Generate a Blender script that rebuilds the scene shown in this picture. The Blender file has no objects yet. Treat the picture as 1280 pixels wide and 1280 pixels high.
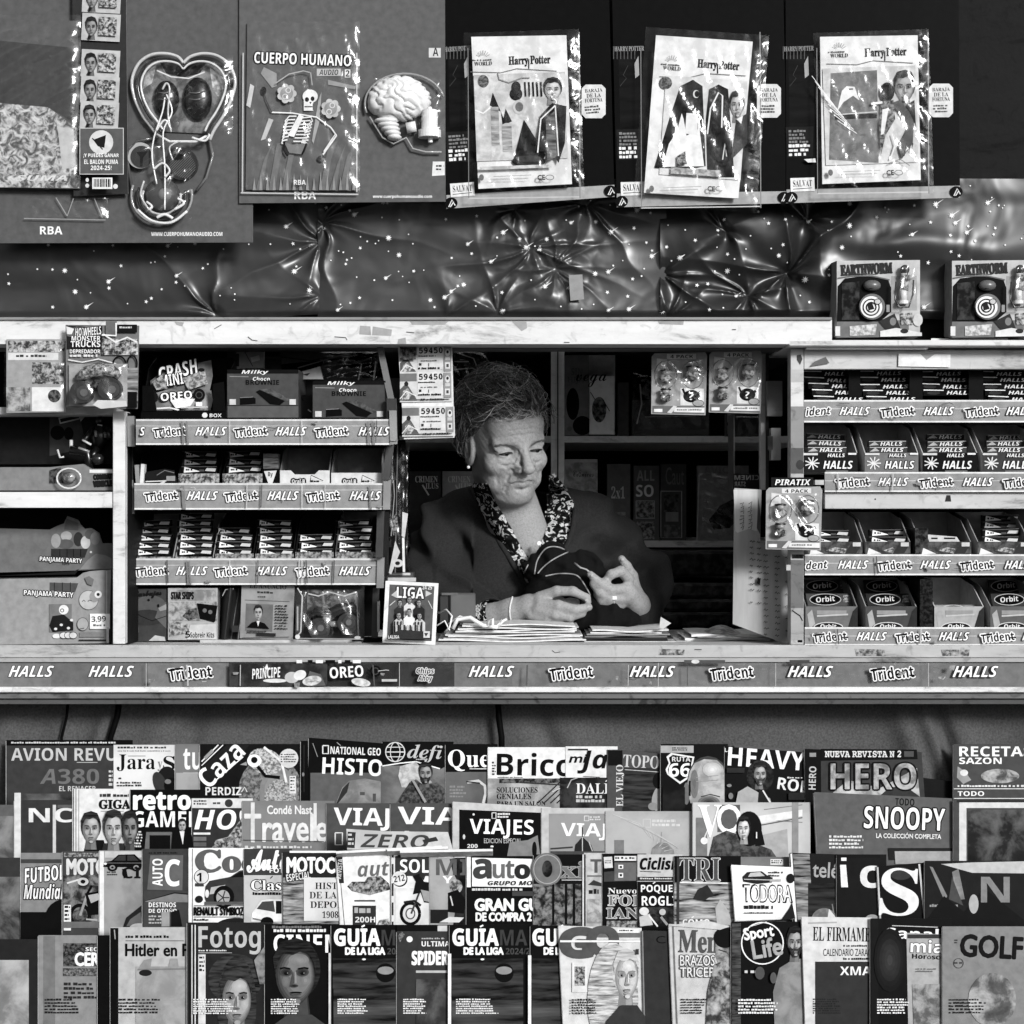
# News kiosk in the street: script builds everything itself (bpy 4.5)
import bpy, math, random
import numpy as np
from mathutils import Vector
random.seed(7); np.random.seed(7)
SC = bpy.context.scene
COL = SC.collection
# ---------------------------------------------------------------- camera, world, sun, exposure
D, CH, S = 3.6, 1.35, 0.0015          # camera distance to the counter front, camera height, metres per photo pixel on that plane
cam = bpy.data.cameras.new('camera'); cam.sensor_width = 36; cam.lens = 36 * D / (1280 * S)
cam.clip_end = 500; cam.clip_start = .05
co = bpy.data.objects.new('camera', cam); COL.objects.link(co)
co.location = (0, -D, CH); co.rotation_euler = (math.radians(90), 0, 0); SC.camera = co
SUN_EL, SUN_AZ = math.radians(20), math.radians(31)   # azimuth: to the right of straight behind the camera
w = bpy.data.worlds.new('World'); SC.world = w; w.use_nodes = True
nt = w.node_tree; bg = nt.nodes['Background']
sky = nt.nodes.new('ShaderNodeTexSky'); sky.sky_type = 'NISHITA'; sky.sun_disc = False
sky.sun_elevation = SUN_EL; sky.sun_rotation = math.pi - SUN_AZ; sky.air_density = 1.6; sky.dust_density = 4.0
bw = nt.nodes.new('ShaderNodeRGBToBW')                # the photograph is monochrome: a grey sky
nt.links.new(sky.outputs[0], bw.inputs[0]); nt.links.new(bw.outputs[0], bg.inputs[0]); bg.inputs[1].default_value = .075
sl = bpy.data.lights.new('sun', 'SUN'); sl.energy = 2.8; sl.angle = math.radians(12); sl.color = (1, 1, 1)
so = bpy.data.objects.new('sun', sl); COL.objects.link(so)
sd = Vector((math.sin(SUN_AZ) * math.cos(SUN_EL), -math.cos(SUN_AZ) * math.cos(SUN_EL), math.sin(SUN_EL)))
so.rotation_euler = sd.to_track_quat('Z', 'Y').to_euler(); so.location = sd * 20
SC.view_settings.view_transform = 'Standard'; SC.view_settings.look = 'None'; SC.view_settings.gamma = 1
SC.view_settings.exposure = .5
SC.render.engine = 'CYCLES'
SC.cycles.max_bounces = 6; SC.cycles.diffuse_bounces = 4; SC.cycles.glossy_bounces = 3; SC.cycles.transparent_max_bounces = 10
SC.cycles.caustics_reflective = False; SC.cycles.caustics_refractive = False
SC.cycles.use_denoising = True
try: SC.cycles.denoiser = 'OPENIMAGEDENOISE'
except Exception: pass
# ---------------------------------------------------------------- helpers
CAM = np.array((0, -D, CH))
def P(px, py, Y=0.0):
    k = (D + Y) / D
    return np.array(((px - 640) * S * k, Y, CH + (640 - py) * S * k))
def alb(t):                                         # printed tone 0..255 -> base colour
    return max(.0035, .80 * (max(t, 0) / 250.) ** 2.35)
MATS = {}
def mat(k):
    """k: tone, or a tuple ('n' noise picture | 'w' streaks | 'v' cells | 'g' glossy | 'm' metal | 'c' cloth | 'd' worn board | 's' skin | 'h' hair | 'f' film | 'x' foil, ...)"""
    if not isinstance(k, tuple): k = ('p', int(k) // 5 * 5)
    if k in MATS: return MATS[k]
    m = bpy.data.materials.new('surface_' + '_'.join(str(q) for q in k)); m.use_nodes = True
    n = m.node_tree.nodes; L = m.node_tree.links; b = n['Principled BSDF']; kind = k[0]
    tc = n.new('ShaderNodeTexCoord')
    def noise(sc, det=4, dist=0, vec=None, rough=.55):
        t = n.new('ShaderNodeTexNoise'); t.inputs['Scale'].default_value = sc; t.inputs['Detail'].default_value = det
        t.inputs['Distortion'].default_value = dist; t.inputs['Roughness'].default_value = rough
        L.new(vec or tc.outputs['Object'], t.inputs['Vector']); return t.outputs['Fac']
    def ramp(fac, stops):
        r = n.new('ShaderNodeValToRGB'); L.new(fac, r.inputs[0]); e = r.color_ramp.elements
        while len(e) < len(stops): e.new(.5)
        for i, (p, a) in enumerate(stops): e[i].position = p; e[i].color = (a, a, a, 1)
        return r.outputs[0]
    def mapping(sx, sy, sz, rx=0):
        q = n.new('ShaderNodeMapping'); q.inputs['Scale'].default_value = (sx, sy, sz); q.inputs['Rotation'].default_value = (0, rx, 0)
        L.new(tc.outputs['Object'], q.inputs[0]); return q.outputs[0]
    def bump(fac, st, dist=.002):
        q = n.new('ShaderNodeBump'); q.inputs['Strength'].default_value = st; q.inputs['Distance'].default_value = dist
        L.new(fac, q.inputs['Height']); L.new(q.outputs[0], b.inputs['Normal'])
    R = b.inputs['Roughness']; R.default_value = .45; col = None; SP = b.inputs['Specular IOR Level']
    if kind in 'pnwvdb': SP.default_value = .025
    if kind == 'p':                                 # printed paper or card
        a = alb(k[1]); col = ramp(noise(70, 6), [(.28, a * .8), (.5, a * .97), (.72, min(a * 1.12, .8))]); R.default_value = .38
        bump(noise(14, 2), .12, .004)
    elif kind == 'n':                               # noise picture: tones t1..t2, scale
        t1, t2, sc = k[1:4]; d = (t2 - t1) / 4.
        col = ramp(noise(sc, 6, k[4] if len(k) > 4 else .25, None, .6), [(.26, alb(t1)), (.43, alb(t1 + d)), (.56, alb(t2 - d)), (.74, alb(t2))]); R.default_value = .35
        bump(noise(14, 2), .12, .004)
    elif kind == 'w':                               # streaks along x (rx turns them)
        t1, t2, sc = k[1:4]; rx = k[4] if len(k) > 4 else 0
        col = ramp(noise(1, 5, .3, mapping(sc * .12, sc, sc, rx)), [(.34, alb(t1)), (.66, alb(t2))]); R.default_value = .35
    elif kind == 'v':                               # blouse print: pale blots on black
        t = n.new('ShaderNodeTexVoronoi'); t.inputs['Scale'].default_value = k[3]; t.feature = 'F1'
        q = n.new('ShaderNodeMixRGB'); q.inputs[0].default_value = .03
        L.new(tc.outputs['Object'], q.inputs[1]); tt = n.new('ShaderNodeTexNoise'); tt.inputs['Scale'].default_value = 60; L.new(tc.outputs['Object'], tt.inputs['Vector']); L.new(tt.outputs['Color'], q.inputs[2])
        L.new(q.outputs[0], t.inputs['Vector'])
        col = ramp(noise(k[3], 3, 1.5), [(.40, alb(k[1])), (.53, alb(k[1] + 25)), (.57, alb(k[2])), (.70, alb(k[2] - 60))]); R.default_value = .7
    elif kind == 'g':
        a = alb(k[1]); col = ramp(noise(30, 3), [(.3, a * .9), (.7, a * 1.1)]); R.default_value = k[2] if len(k) > 2 else .2
    elif kind == 'm':
        a = alb(k[1]); col = ramp(noise(1, 4, 0, mapping(12, 40, 12)), [(.3, a * .75), (.7, a * 1.1)]); R.default_value = .42; b.inputs['Metallic'].default_value = .35
        bump(noise(90, 3), .1)
    elif kind == 'c':
        a = alb(k[1]); col = ramp(noise(260, 3), [(.3, a * .7), (.7, a * 1.25)]); R.default_value = .95; bump(noise(450, 2), .35, .001)
        b.inputs['Specular IOR Level'].default_value = .15
    elif kind == 'd':                               # painted board, worn and stained
        a = alb(k[1]); c1 = ramp(noise(1, 9, .4, mapping(6, 20, 26), .7), [(.30, a * .32), (.43, a * .88), (.62, a), (.8, min(a * 1.06, .9))])
        q = n.new('ShaderNodeMixRGB'); q.blend_type = 'MULTIPLY'; q.inputs[0].default_value = k[2] if len(k) > 2 else .6
        L.new(c1, q.inputs[1]); L.new(ramp(noise(34, 7, 1.2), [(.30, .35), (.42, .95), (.6, 1)]), q.inputs[2]); col = q.outputs[0]; R.default_value = .5; bump(noise(120, 4), .15)
    elif kind == 's':                               # skin
        a = alb(k[1]); c1 = ramp(noise(240, 6, .2, None, .7), [(.3, a * .7), (.5, a), (.72, a * 1.15)])
        col = c1; R.default_value = .58; SP.default_value = .25; bump(noise(420, 5, .4), .8, .0014)
        b.inputs['Subsurface Weight'].default_value = .0
    elif kind == 'h':
        a = alb(k[1]); col = ramp(noise(120, 3), [(.3, a * .6), (.7, a * 1.3)]); R.default_value = .4
    elif kind == 'b':                               # bark / cardboard
        a = alb(k[1]); col = ramp(noise(1, 6, .2, mapping(60, 60, 8)), [(.3, a * .8), (.7, a * 1.1)]); R.default_value = .85
    elif kind == 'x':                               # wrapping foil
        a = alb(k[1]); col = ramp(noise(5, 3), [(.3, a * .8), (.7, a * 1.2)]); R.default_value = .33; b.inputs['Metallic'].default_value = .2; bump(noise(9, 2, .5), .4, .02)
    elif kind == 'f':                               # clear film: mostly see-through, glossy
        n.remove(b); tr = n.new('ShaderNodeBsdfTransparent'); gl = n.new('ShaderNodeBsdfGlossy'); gl.inputs['Roughness'].default_value = .14
        lw = n.new('ShaderNodeLayerWeight'); lw.inputs[0].default_value = .5; pw = n.new('ShaderNodeMath'); pw.operation = 'POWER'; pw.inputs[1].default_value = 4
        ma = n.new('ShaderNodeMath'); ma.operation = 'MULTIPLY_ADD'; ma.inputs[1].default_value = .6; ma.inputs[2].default_value = .032 * (k[1] - 1) / .5; ma.use_clamp = True
        q = n.new('ShaderNodeBump'); q.inputs['Strength'].default_value = .35; q.inputs['Distance'].default_value = .006
        L.new(noise(26, 2, .8), q.inputs['Height']); L.new(q.outputs[0], gl.inputs['Normal']); L.new(q.outputs[0], lw.inputs['Normal'])
        L.new(lw.outputs['Facing'], pw.inputs[0]); L.new(pw.outputs[0], ma.inputs[0])
        mx = n.new('ShaderNodeMixShader'); L.new(ma.outputs[0], mx.inputs[0]); L.new(tr.outputs[0], mx.inputs[1]); L.new(gl.outputs[0], mx.inputs[2])
        L.new(mx.outputs[0], n['Material Output'].inputs[0])
    elif kind == 't':                               # translucent panel added in the roof to light the inside
        n.remove(b); tl = n.new('ShaderNodeBsdfTranslucent'); tl.inputs[0].default_value = (k[1],) * 3 + (1,); L.new(tl.outputs[0], n['Material Output'].inputs[0])
    if col is not None: L.new(col, b.inputs['Base Color'])
    MATS[k] = m; return m
# lettering from Blender's built-in font (bold, italic, serif and script letters through its own fallback glyphs)
BASE = {'s': (0x1D400, 0x1D7CE), 'si': (0x1D468, 0x1D7CE), 'b': (0x1D5D4, 0x1D7EC), 'bi': (0x1D63C, 0x1D7EC), 'sc': (0x1D4D0, 0x1D7CE), 'm': (0x1D670, 0x1D7F6)}
TXT = {}
def textmesh(s, st):
    if (s, st) in TXT: return TXT[s, st]
    out = s
    if st in BASE:
        L, N = BASE[st]; out = ''
        for c in s:
            if 'A' <= c <= 'Z': out += chr(L + ord(c) - 65)
            elif 'a' <= c <= 'z': out += chr(L + 26 + ord(c) - 97)
            elif '0' <= c <= '9': out += chr(N + ord(c) - 48)
            else: out += c
    c = bpy.data.curves.new('lettering', 'FONT'); c.body = out; c.resolution_u = 3
    o = bpy.data.objects.new('lettering', c); me = bpy.data.meshes.new_from_object(o)
    v = np.array([q.co[:2] for q in me.vertices]).reshape(-1, 2); f = [list(p.vertices) for p in me.polygons]
    bpy.data.objects.remove(o); bpy.data.curves.remove(c); bpy.data.meshes.remove(me)
    if len(v):
        lo, hi = v.min(0), v.max(0); v = (v - lo) / np.maximum(hi - lo, 1e-6)
    TXT[s, st] = (v, f); return TXT[s, st]
def smooth(pts, n=8):
    p = np.array(pts, float); o = []
    for i in range(len(p) - 1):
        a, b_, c, d = p[max(i - 1, 0)], p[i], p[i + 1], p[min(i + 2, len(p) - 1)]
        for k in range(n): t = k / n; o.append(.5 * (2 * b_ + (c - a) * t + (2 * a - 5 * b_ + 4 * c - d) * t * t + (3 * b_ - a - 3 * c + d) * t ** 3))
    return o + [p[-1]]
class B:
    """Collects flat printed layers (given on a plane) and solid shapes, then becomes ONE mesh object."""
    def __init__(s, O=None, N=(0, -1, 0), rot=0):
        s.v = []; s.f = []; s.m = []; s.sm = []; s.n = 0; s.k = 1; s.rot = rot; s.mats = []
        s.plane(P(640, 640, 0) if O is None else O, N)
    def plane(s, O, N=(0, -1, 0)):
        s.O = np.array(O, float); s.N = np.array(N, float); s.N /= np.linalg.norm(s.N)
    def pt(s, pts, lift=0):
        p = np.atleast_2d(np.array(pts, float)); d = np.stack([(p[:, 0] - 640) * S, np.full(len(p), D), (640 - p[:, 1]) * S], 1)
        t = ((s.O - CAM) @ s.N) / (d @ s.N); return CAM + d * t[:, None] + s.N * lift
    def mi(s, k):
        if not isinstance(k, tuple): k = int(k) // 5 * 5
        if k not in s.mats: s.mats.append(k)
        return s.mats.index(k)
    def add(s, v, f, k, sm=False):
        i = s.mi(k); s.v.append(np.asarray(v, float)); n = s.n; s.n += len(v)
        for q in f: s.f.append([a + n for a in q]); s.m.append(i); s.sm.append(sm)
    def lift(s): s.k += 1; return s.k * .00010
    # --- flat printing, in photo pixels on the plane
    def poly(s, pts, t, lift=None):
        v = s.pt(pts, s.lift() if lift is None else lift)
        if len(v) > 4:
            from mathutils.geometry import tessellate_polygon
            s.add(v, [list(q) for q in tessellate_polygon([[Vector((a[0], a[1], 0)) for a in pts]])], t)
        else: s.add(v, [list(range(len(v)))], t)
    def rect(s, x0, y0, x1, y1, t, rot=None):
        s.poly(s.turn([(x0, y1), (x1, y1), (x1, y0), (x0, y0)], (x0 + x1) / 2, (y0 + y1) / 2, s.rot if rot is None else rot), t)
    def turn(s, pts, cx, cy, deg):
        a = math.radians(deg); c, q = math.cos(a), math.sin(a)
        return [(cx + (x - cx) * c + (y - cy) * q, cy - (x - cx) * q + (y - cy) * c) for x, y in pts]
    def ell(s, cx, cy, rx, ry, t, rot=0, a0=0, a1=360, n=22):
        pts = [(cx + rx * math.cos(math.radians(a0 + (a1 - a0) * i / n)), cy - ry * math.sin(math.radians(a0 + (a1 - a0) * i / n))) for i in range(n + (a1 - a0 < 360))]
        s.poly(s.turn(pts, cx, cy, rot), t)
    def ring(s, cx, cy, rx, ry, wd, t, n=24):
        s.line([(cx + rx * math.cos(6.2832 * i / n), cy + ry * math.sin(6.2832 * i / n)) for i in range(n + 1)], wd, t)
    def line(s, pts, wd, t):
        L = s.lift(); p = np.array(pts, float); o = []
        for i in range(len(p)):
            d = p[min(i + 1, len(p) - 1)] - p[max(i - 1, 0)]; d /= max(np.linalg.norm(d), 1e-6); q = np.array((-d[1], d[0])) * wd / 2
            o += [p[i] + q, p[i] - q]
        s.add(s.pt(o, L), [[2 * i, 2 * i + 1, 2 * i + 3, 2 * i + 2] for i in range(len(p) - 1)], t)
    def frame(s, x0, y0, x1, y1, wd, t): s.line([(x0, y0), (x1, y0), (x1, y1), (x0, y1), (x0, y0)], wd, t)
    def text(s, tx, x0, y0, x1, y1, t, st='b', rot=None, out=None, ow=1, sh=0):
        v, f = textmesh(tx, st)
        if not len(v): return
        rot = s.rot if rot is None else rot; cx, cy = (x0 + x1) / 2, (y0 + y1) / 2
        x = x0 + v[:, 0] * (x1 - x0) + sh * (v[:, 1] - .5) * (y1 - y0); y = y1 - v[:, 1] * (y1 - y0)
        a = math.radians(rot); c, q = math.cos(a), math.sin(a)
        p = np.stack([cx + (x - cx) * c + (y - cy) * q, cy - (x - cx) * q + (y - cy) * c], 1)
        if out is not None:
            for i in range(8): s.add(s.pt(p + ow * np.array((math.cos(i * .785), math.sin(i * .785))), s.lift()), f, out)
        s.add(s.pt(p, s.lift()), f, t)
    def micro(s, x0, y0, x1, y1, rows, t, gap=.35, al='l'):
        h = (y1 - y0) / rows; r = random.Random(int(x0 * 7 + y0 * 13)); v = []; f = []; L = s.lift()
        for i in range(rows):
            y = y0 + i * h; x = x0 + (r.random() * .2 * (x1 - x0) if al == 'c' else 0); e = x1 - r.random() * .25 * (x1 - x0)
            while x < e:
                wd = min(h * r.uniform(.5, 1.0), e - x)
                if wd > .2:
                    a = r.uniform(0, .25) * h; n = len(v); v += [(x, y + h * (1 - gap)), (x + wd, y + h * (1 - gap)), (x + wd, y + a), (x, y + a)]; f.append([n, n + 1, n + 2, n + 3])
                x += wd + h * (.16 if r.random() < .8 else .6)
        if v:
            s.add(s.pt(s.turn(v, (x0 + x1) / 2, (y0 + y1) / 2, s.rot), L), f, t)
    def blob(s, cx, cy, rx, ry, t0, t1, n=4, rot=0):  # soft-edged printed patch: t0 at its rim, t1 in its middle
        for i in range(n): f = 1 - i / n; s.ell(cx, cy, rx * f, ry * f, t0 + (t1 - t0) * (i + 1) / (n + .5), rot, n=16)
    def face(s, cx, cy, w, h, t=170, hair=25, beard=None, lng=0, dx=0.0):
        hm = ('w', max(hair - 12, 5), hair + 36, 260, .9); X = lambda a: cx + dx * w * .15 + a * w; Y = lambda a: cy + a * h; big = h > 20
        dk = lambda q: max(t - q, 8); g = lambda a, b_, rx, ry, q0, q1, n=4: s.blob(X(a), Y(b_), rx * w, ry * h, max(t + q0, 8), max(min(t + q1, 245), 8), n if big else 2)
        if lng: s.ell(cx, cy + h * .12, w * .62, h * .62 + lng, hm)
        s.poly([(cx - w * .24, Y(.25)), (cx + w * .22, Y(.25)), (cx + w * .30, Y(.72)), (cx - w * .32, Y(.72))], dk(62)); s.poly([(cx, Y(.3)), (cx + w * .2, Y(.3)), (cx + w * .26, Y(.72)), (cx, Y(.72))], dk(40))
        s.ell(cx, cy - h * .09, w * .53, h * .5, hm)
        o = [(.45 * math.cos(a) * (1 - .26 * max(0, math.sin(a)) ** 2), .04 + .49 * math.sin(a)) for a in np.linspace(0, 6.283, 25)[:-1]]
        for i, f in enumerate((1, .93, .85, .76, .66) if big else (1, .8)): s.poly([(X(p[0] * f + (1 - f) * .22), Y(p[1] * f - (1 - f) * .05)) for p in o], dk(58 - i * 15) if big else dk(34 - i * 30))
        g(.08, -.24, .24, .11, 0, 24); g(.24, .1, .12, .10, 0, 20, 3); g(-.2, .12, .11, .10, -14, 2, 3)
        s.poly([(X(-.47), Y(-.02)), (X(-.43), Y(-.25)), (X(-.3), Y(-.36)), (X(-.05), Y(-.33)), (X(.12), Y(-.39)), (X(.34), Y(-.33)), (X(.43), Y(-.2)), (X(.47), Y(0)), (X(.49), Y(-.3)), (X(.34), Y(-.54)), (X(.02), Y(-.62)), (X(-.34), Y(-.55)), (X(-.52), Y(-.28))], hm)
        for q in (-1, 1):
            a = dx * .06 + q * .19; g(a, -.04, .15, .075, -30, -82); s.ell(X(a), Y(-.015), w * .05, h * .024, 14); s.line([(X(a - q * .10), Y(-.095)), (X(a + q * .04), Y(-.115)), (X(a + q * .14), Y(-.10))], h * .03, max((hair + t) // 2 - 50, 14))
            if big: s.ell(X(a + .035), Y(-.025), w * .012, h * .008, min(t + 40, 230))
        n0 = .02 + dx * .1; s.poly([(X(n0 - .03), Y(-.06)), (X(n0 - .01), Y(.15)), (X(n0 - .10), Y(.18))], dk(38)); s.poly([(X(n0), Y(-.05)), (X(n0 + .04), Y(-.04)), (X(n0 + .05), Y(.14)), (X(n0), Y(.15))], min(t + 22, 240)); g(n0 - .01, .19, .10, .028, -34, -80, 3)
        if beard is not None: s.poly([(X(-.38), Y(.12)), (X(-.2), Y(.22)), (X(.2), Y(.22)), (X(.38), Y(.12)), (X(.3), Y(.38)), (X(.1), Y(.54)), (X(-.1), Y(.54)), (X(-.3), Y(.38))], ('n', max(beard - 15, 5), beard + 30, 200))
        s.ell(X(.02), Y(.305), w * .14, h * .018, dk(95)); g(.02, .335, .12, .022, -30, -44, 2); g(.02, .385, .11, .018, -30, -55, 2); g(.03, .45, .10, .045, -10, 8, 2)
    def car(s, x0, y0, x1, y1, t=40, win=160, wheel=15):
        w, h = x1 - x0, y1 - y0; q = lambda a, b: (x0 + a * w, y0 + b * h)
        s.poly([q(0, .8), q(.02, .5), q(.2, .42), q(.36, .06), q(.74, .04), q(.9, .4), q(1, .5), q(1, .82)], t)
        s.poly([q(.25, .42), q(.38, .12), q(.53, .11), q(.53, .42)], win); s.poly([q(.57, .42), q(.57, .11), q(.72, .11), q(.83, .42)], win)
        s.line([q(.03, .56), q(.98, .56)], h * .05, min(t + 70, 230)); s.ell(*q(.05, .6), w * .04, h * .07, 220)
        for a in (.22, .78): s.ell(*q(a, .82), w * .12, h * .24, wheel); s.ell(*q(a, .82), w * .065, h * .13, 140); s.ell(*q(a, .82), w * .03, h * .06, wheel)
    def bike(s, x0, y0, x1, y1, t=25):
        w, h = x1 - x0, y1 - y0; q = lambda a, b: (x0 + a * w, y0 + b * h)
        for a in (.2, .82): s.ring(*q(a, .75), w * .19, h * .21, h * .07, 15); s.ell(*q(a, .75), w * .06, h * .07, 90)
        s.line([q(.2, .75), q(.34, .32)], h * .05, 150); s.poly([q(.3, .3), q(.55, .26), q(.9, .2), q(.96, .32), q(.7, .44), q(.66, .72), q(.4, .74), q(.34, .5)], t)
        s.poly([q(.36, .34), q(.56, .3), q(.6, .42), q(.42, .5)], 170); s.line([q(.34, .32), q(.44, .14)], h * .05, t)
    # --- solid shapes
    def card(s, pts, th, t, side=None):
        if th < .0009: s.poly(pts, t); return
        a = s.pt(pts); b = a - s.N * th; n = len(a)
        s.add(a, [list(range(n))], t); s.add(np.vstack([a, b]), [[i, i + n, (i + 1) % n + n, (i + 1) % n] for i in range(n)] + [list(range(2 * n - 1, n - 1, -1))], t if side is None else side)
    def slab(s, x0, y0, x1, y1, th, t, side=None, rot=None):
        s.card(s.turn([(x0, y1), (x1, y1), (x1, y0), (x0, y0)], (x0 + x1) / 2, (y0 + y1) / 2, s.rot if rot is None else rot), th, t, side)
    def box(s, lo, hi, t, bev=0):
        lo, hi = np.array(lo, float), np.array(hi, float)
        if bev <= 0:
            v = [(x, y, z) for x in (lo[0], hi[0]) for y in (lo[1], hi[1]) for z in (lo[2], hi[2])]
            s.add(v, [[0, 1, 3, 2], [4, 6, 7, 5], [0, 4, 5, 1], [2, 3, 7, 6], [0, 2, 6, 4], [1, 5, 7, 3]], t); return
        c, h = (lo + hi) / 2, (hi - lo) / 2; v = []; ids = {}
        for x in (-1, 1):
            for y in (-1, 1):
                for z in (-1, 1):
                    for a in range(3):
                        q = h - bev; q = q.copy(); q[a] = h[a]; ids[x, y, z, a] = len(v); v.append(c + q * (x, y, z))
        f = []
        for a in range(3):
            e = [i for i in range(3) if i != a]
            for sg in (-1, 1):
                l = []
                for p in ((-1, -1), (1, -1), (1, 1), (-1, 1)):
                    k = [0, 0, 0]; k[a] = sg; k[e[0]], k[e[1]] = p; l.append(ids[k[0], k[1], k[2], a])
                f.append(l)
            for p in ((-1, -1), (1, -1), (1, 1), (-1, 1)):
                l = []
                for sg, b in ((-1, e[0]), (1, e[0]), (1, e[1]), (-1, e[1])):
                    k = [0, 0, 0]; k[a] = sg; k[e[0]], k[e[1]] = p; l.append(ids[k[0], k[1], k[2], b])
                f.append(l)
        for x in (-1, 1):
            for y in (-1, 1):
                for z in (-1, 1): f.append([ids[x, y, z, 0], ids[x, y, z, 1], ids[x, y, z, 2]])
        s.add(v, f, t)
    def pbox(s, x0, y0, x1, y1, Y0, Y1, t, bev=0):  # box whose front (at depth Y0) covers these photo pixels
        a, b = P(x0, y1, Y0), P(x1, y0, Y0); s.box((a[0], Y0, a[2]), (b[0], Y1, b[2]), t, bev)
    def tube(s, pts, r, t, n=8, cap=True):
        p = np.array(pts, float); k = len(p); r = np.broadcast_to(np.array(r, float), (k,)); v = []; prev = None
        for i in range(k):
            d = p[min(i + 1, k - 1)] - p[max(i - 1, 0)]; d /= max(np.linalg.norm(d), 1e-9)
            u = np.cross(d, (0, 0, 1) if abs(d[2]) < .9 else (0, 1, 0)) if prev is None else prev - d * (prev @ d)
            u /= max(np.linalg.norm(u), 1e-9); prev = u; w_ = np.cross(d, u)
            for j in range(n): a = 6.2832 * j / n; v.append(p[i] + r[i] * (u * math.cos(a) + w_ * math.sin(a)))
        f = [[i * n + j, i * n + (j + 1) % n, (i + 1) * n + (j + 1) % n, (i + 1) * n + j] for i in range(k - 1) for j in range(n)]
        if cap: f += [list(range(n))[::-1], list(range((k - 1) * n, k * n))]
        s.add(v, f, t, True)
    def ball(s, c, r, t, n=16):
        r = np.broadcast_to(np.array(r, float), (3,)); v = []; m = n // 2
        for i in range(m + 1):
            for j in range(n):
                a, b = math.pi * i / m, 6.2832 * j / n; v.append(np.array(c) + r * (math.sin(a) * math.cos(b), math.sin(a) * math.sin(b), math.cos(a)))
        s.add(v, [[i * n + j, (i + 1) * n + j, (i + 1) * n + (j + 1) % n, i * n + (j + 1) % n] for i in range(m) for j in range(n)], t, True)
    def disc(s, c, ax, r, h, t, n=24, inner=0):     # cylinder along ax, from c to c + ax*h
        ax = np.array(ax, float); ax /= np.linalg.norm(ax); u = np.cross(ax, (0, 0, 1) if abs(ax[2]) < .9 else (1, 0, 0)); u /= np.linalg.norm(u); w_ = np.cross(ax, u); v = []
        for q in (0, h):
            for j in range(n): a = 6.2832 * j / n; v.append(np.array(c) + ax * q + r * (u * math.cos(a) + w_ * math.sin(a)))
        s.add(v, [[j, (j + 1) % n, n + (j + 1) % n, n + j] for j in range(n)] + [list(range(n))[::-1], list(range(n, 2 * n))], t)
    def grid(s, fn, nu, nv, t, sm=True):            # fn(u,v) -> point
        v = [fn(i / nu, j / nv) for j in range(nv + 1) for i in range(nu + 1)]; q = nu + 1
        s.add(v, [[j * q + i, j * q + i + 1, (j + 1) * q + i + 1, (j + 1) * q + i] for j in range(nv) for i in range(nu)], t, sm)
    def film(s, x0, y0, x1, y1, amp=.004, t=('f', 1.45), n=14, seed=1, lift=.006):   # crinkled cellophane over a rectangle
        r = random.Random(seed); dg = r.uniform(.3, 1.2) * r.choice((-1, 1)); ks = [(dg + r.gauss(0, .3), r.uniform(14, 60), r.uniform(0, 6.28), r.uniform(.3, 1)) for _ in range(6)]; n = int(n * 1.6); amp *= 1.35
        def fn(u, v):
            x, y = x0 + (x1 - x0) * u, y0 + (y1 - y0) * (1 - v); e = min(u, 1 - u, v, 1 - v) * 8
            z = sum(a * abs(math.sin((math.cos(d) * (x - x0) + math.sin(d) * (y - y0)) * 6.28 / (f) + p)) for d, f, p, a in ks) / 3
            q = s.turn([(x, y)], (x0 + x1) / 2, (y0 + y1) / 2, s.rot)
            return s.pt(q, lift + amp * z * min(1, e + .3))[0]
        s.grid(fn, n, int(n * 1.3), t, True)
    def build(s, name, parent=None, loc=None, **kw):
        V = np.vstack(s.v); L = np.array(parent.location) if parent is not None else (np.array(loc) if loc is not None else np.array((V[:, 0].mean(), V[:, 1].max(), V[:, 2].min())))
        if parent is not None and parent.parent is not None: L = L + np.array(parent.parent.location)
        me = bpy.data.meshes.new(name); me.from_pydata((V - L).tolist(), [], s.f)
        for k in s.mats: me.materials.append(mat(k))
        me.polygons.foreach_set('material_index', s.m); me.polygons.foreach_set('use_smooth', s.sm); me.update()
        o = bpy.data.objects.new(name, me); COL.objects.link(o)
        if parent is not None: o.parent = parent
        else: o.location = L
        for a, b in kw.items(): o[a] = b
        return o
def thing(name, label, cat, loc, group=None):
    o = bpy.data.objects.new(name, None); COL.objects.link(o); o.location = Vector(loc); o.empty_display_size = .05
    o['label'] = label; o['category'] = cat
    if group: o['group'] = group
    return o
def one(b, name, label, cat, group=None):           # a thing that is one mesh
    o = b.build(name); o['label'] = label; o['category'] = cat
    if group: o['group'] = group
    return o
def setting(b, name): return b.build(name, kind='structure')
def copy_thing(o, delta, label=None):
    c = o.copy(); COL.objects.link(c); c.location = o.location + Vector(delta)
    if label: c['label'] = label
    for ch in o.children:
        d = ch.copy(); COL.objects.link(d); d.parent = c
    return c
def scuffs(b, x0, y0, x1, y1, n, seed):           # old tape, scratches and rubbed spots on a price strip
    r = random.Random(seed)
    for i in range(n):
        x, y, w_, h = r.uniform(x0, x1), r.uniform(y0 + 3, y1 - 5), r.uniform(2, 9), r.uniform(2, 6); k = r.random()
        if k < .45: b.poly([(x, y), (x + w_, y + r.uniform(-1, 1)), (x + w_ * r.uniform(.6, 1), y + h), (x + r.uniform(-1, 2), y + h * r.uniform(.6, 1))], ('n', 105, 175, 160))
        elif k < .8: b.line([(x, y), (x + w_ * 1.4, y + r.uniform(-2, 2)), (x + w_ * 2, y + r.uniform(-2, 2))], r.uniform(.4, .8), r.choice((70, 95, 205)))
        else: b.line([(x, y0 + 2), (x + r.uniform(-2, 2), y1 - 2)], r.uniform(.8, 2), r.choice((95, 185)))
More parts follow.
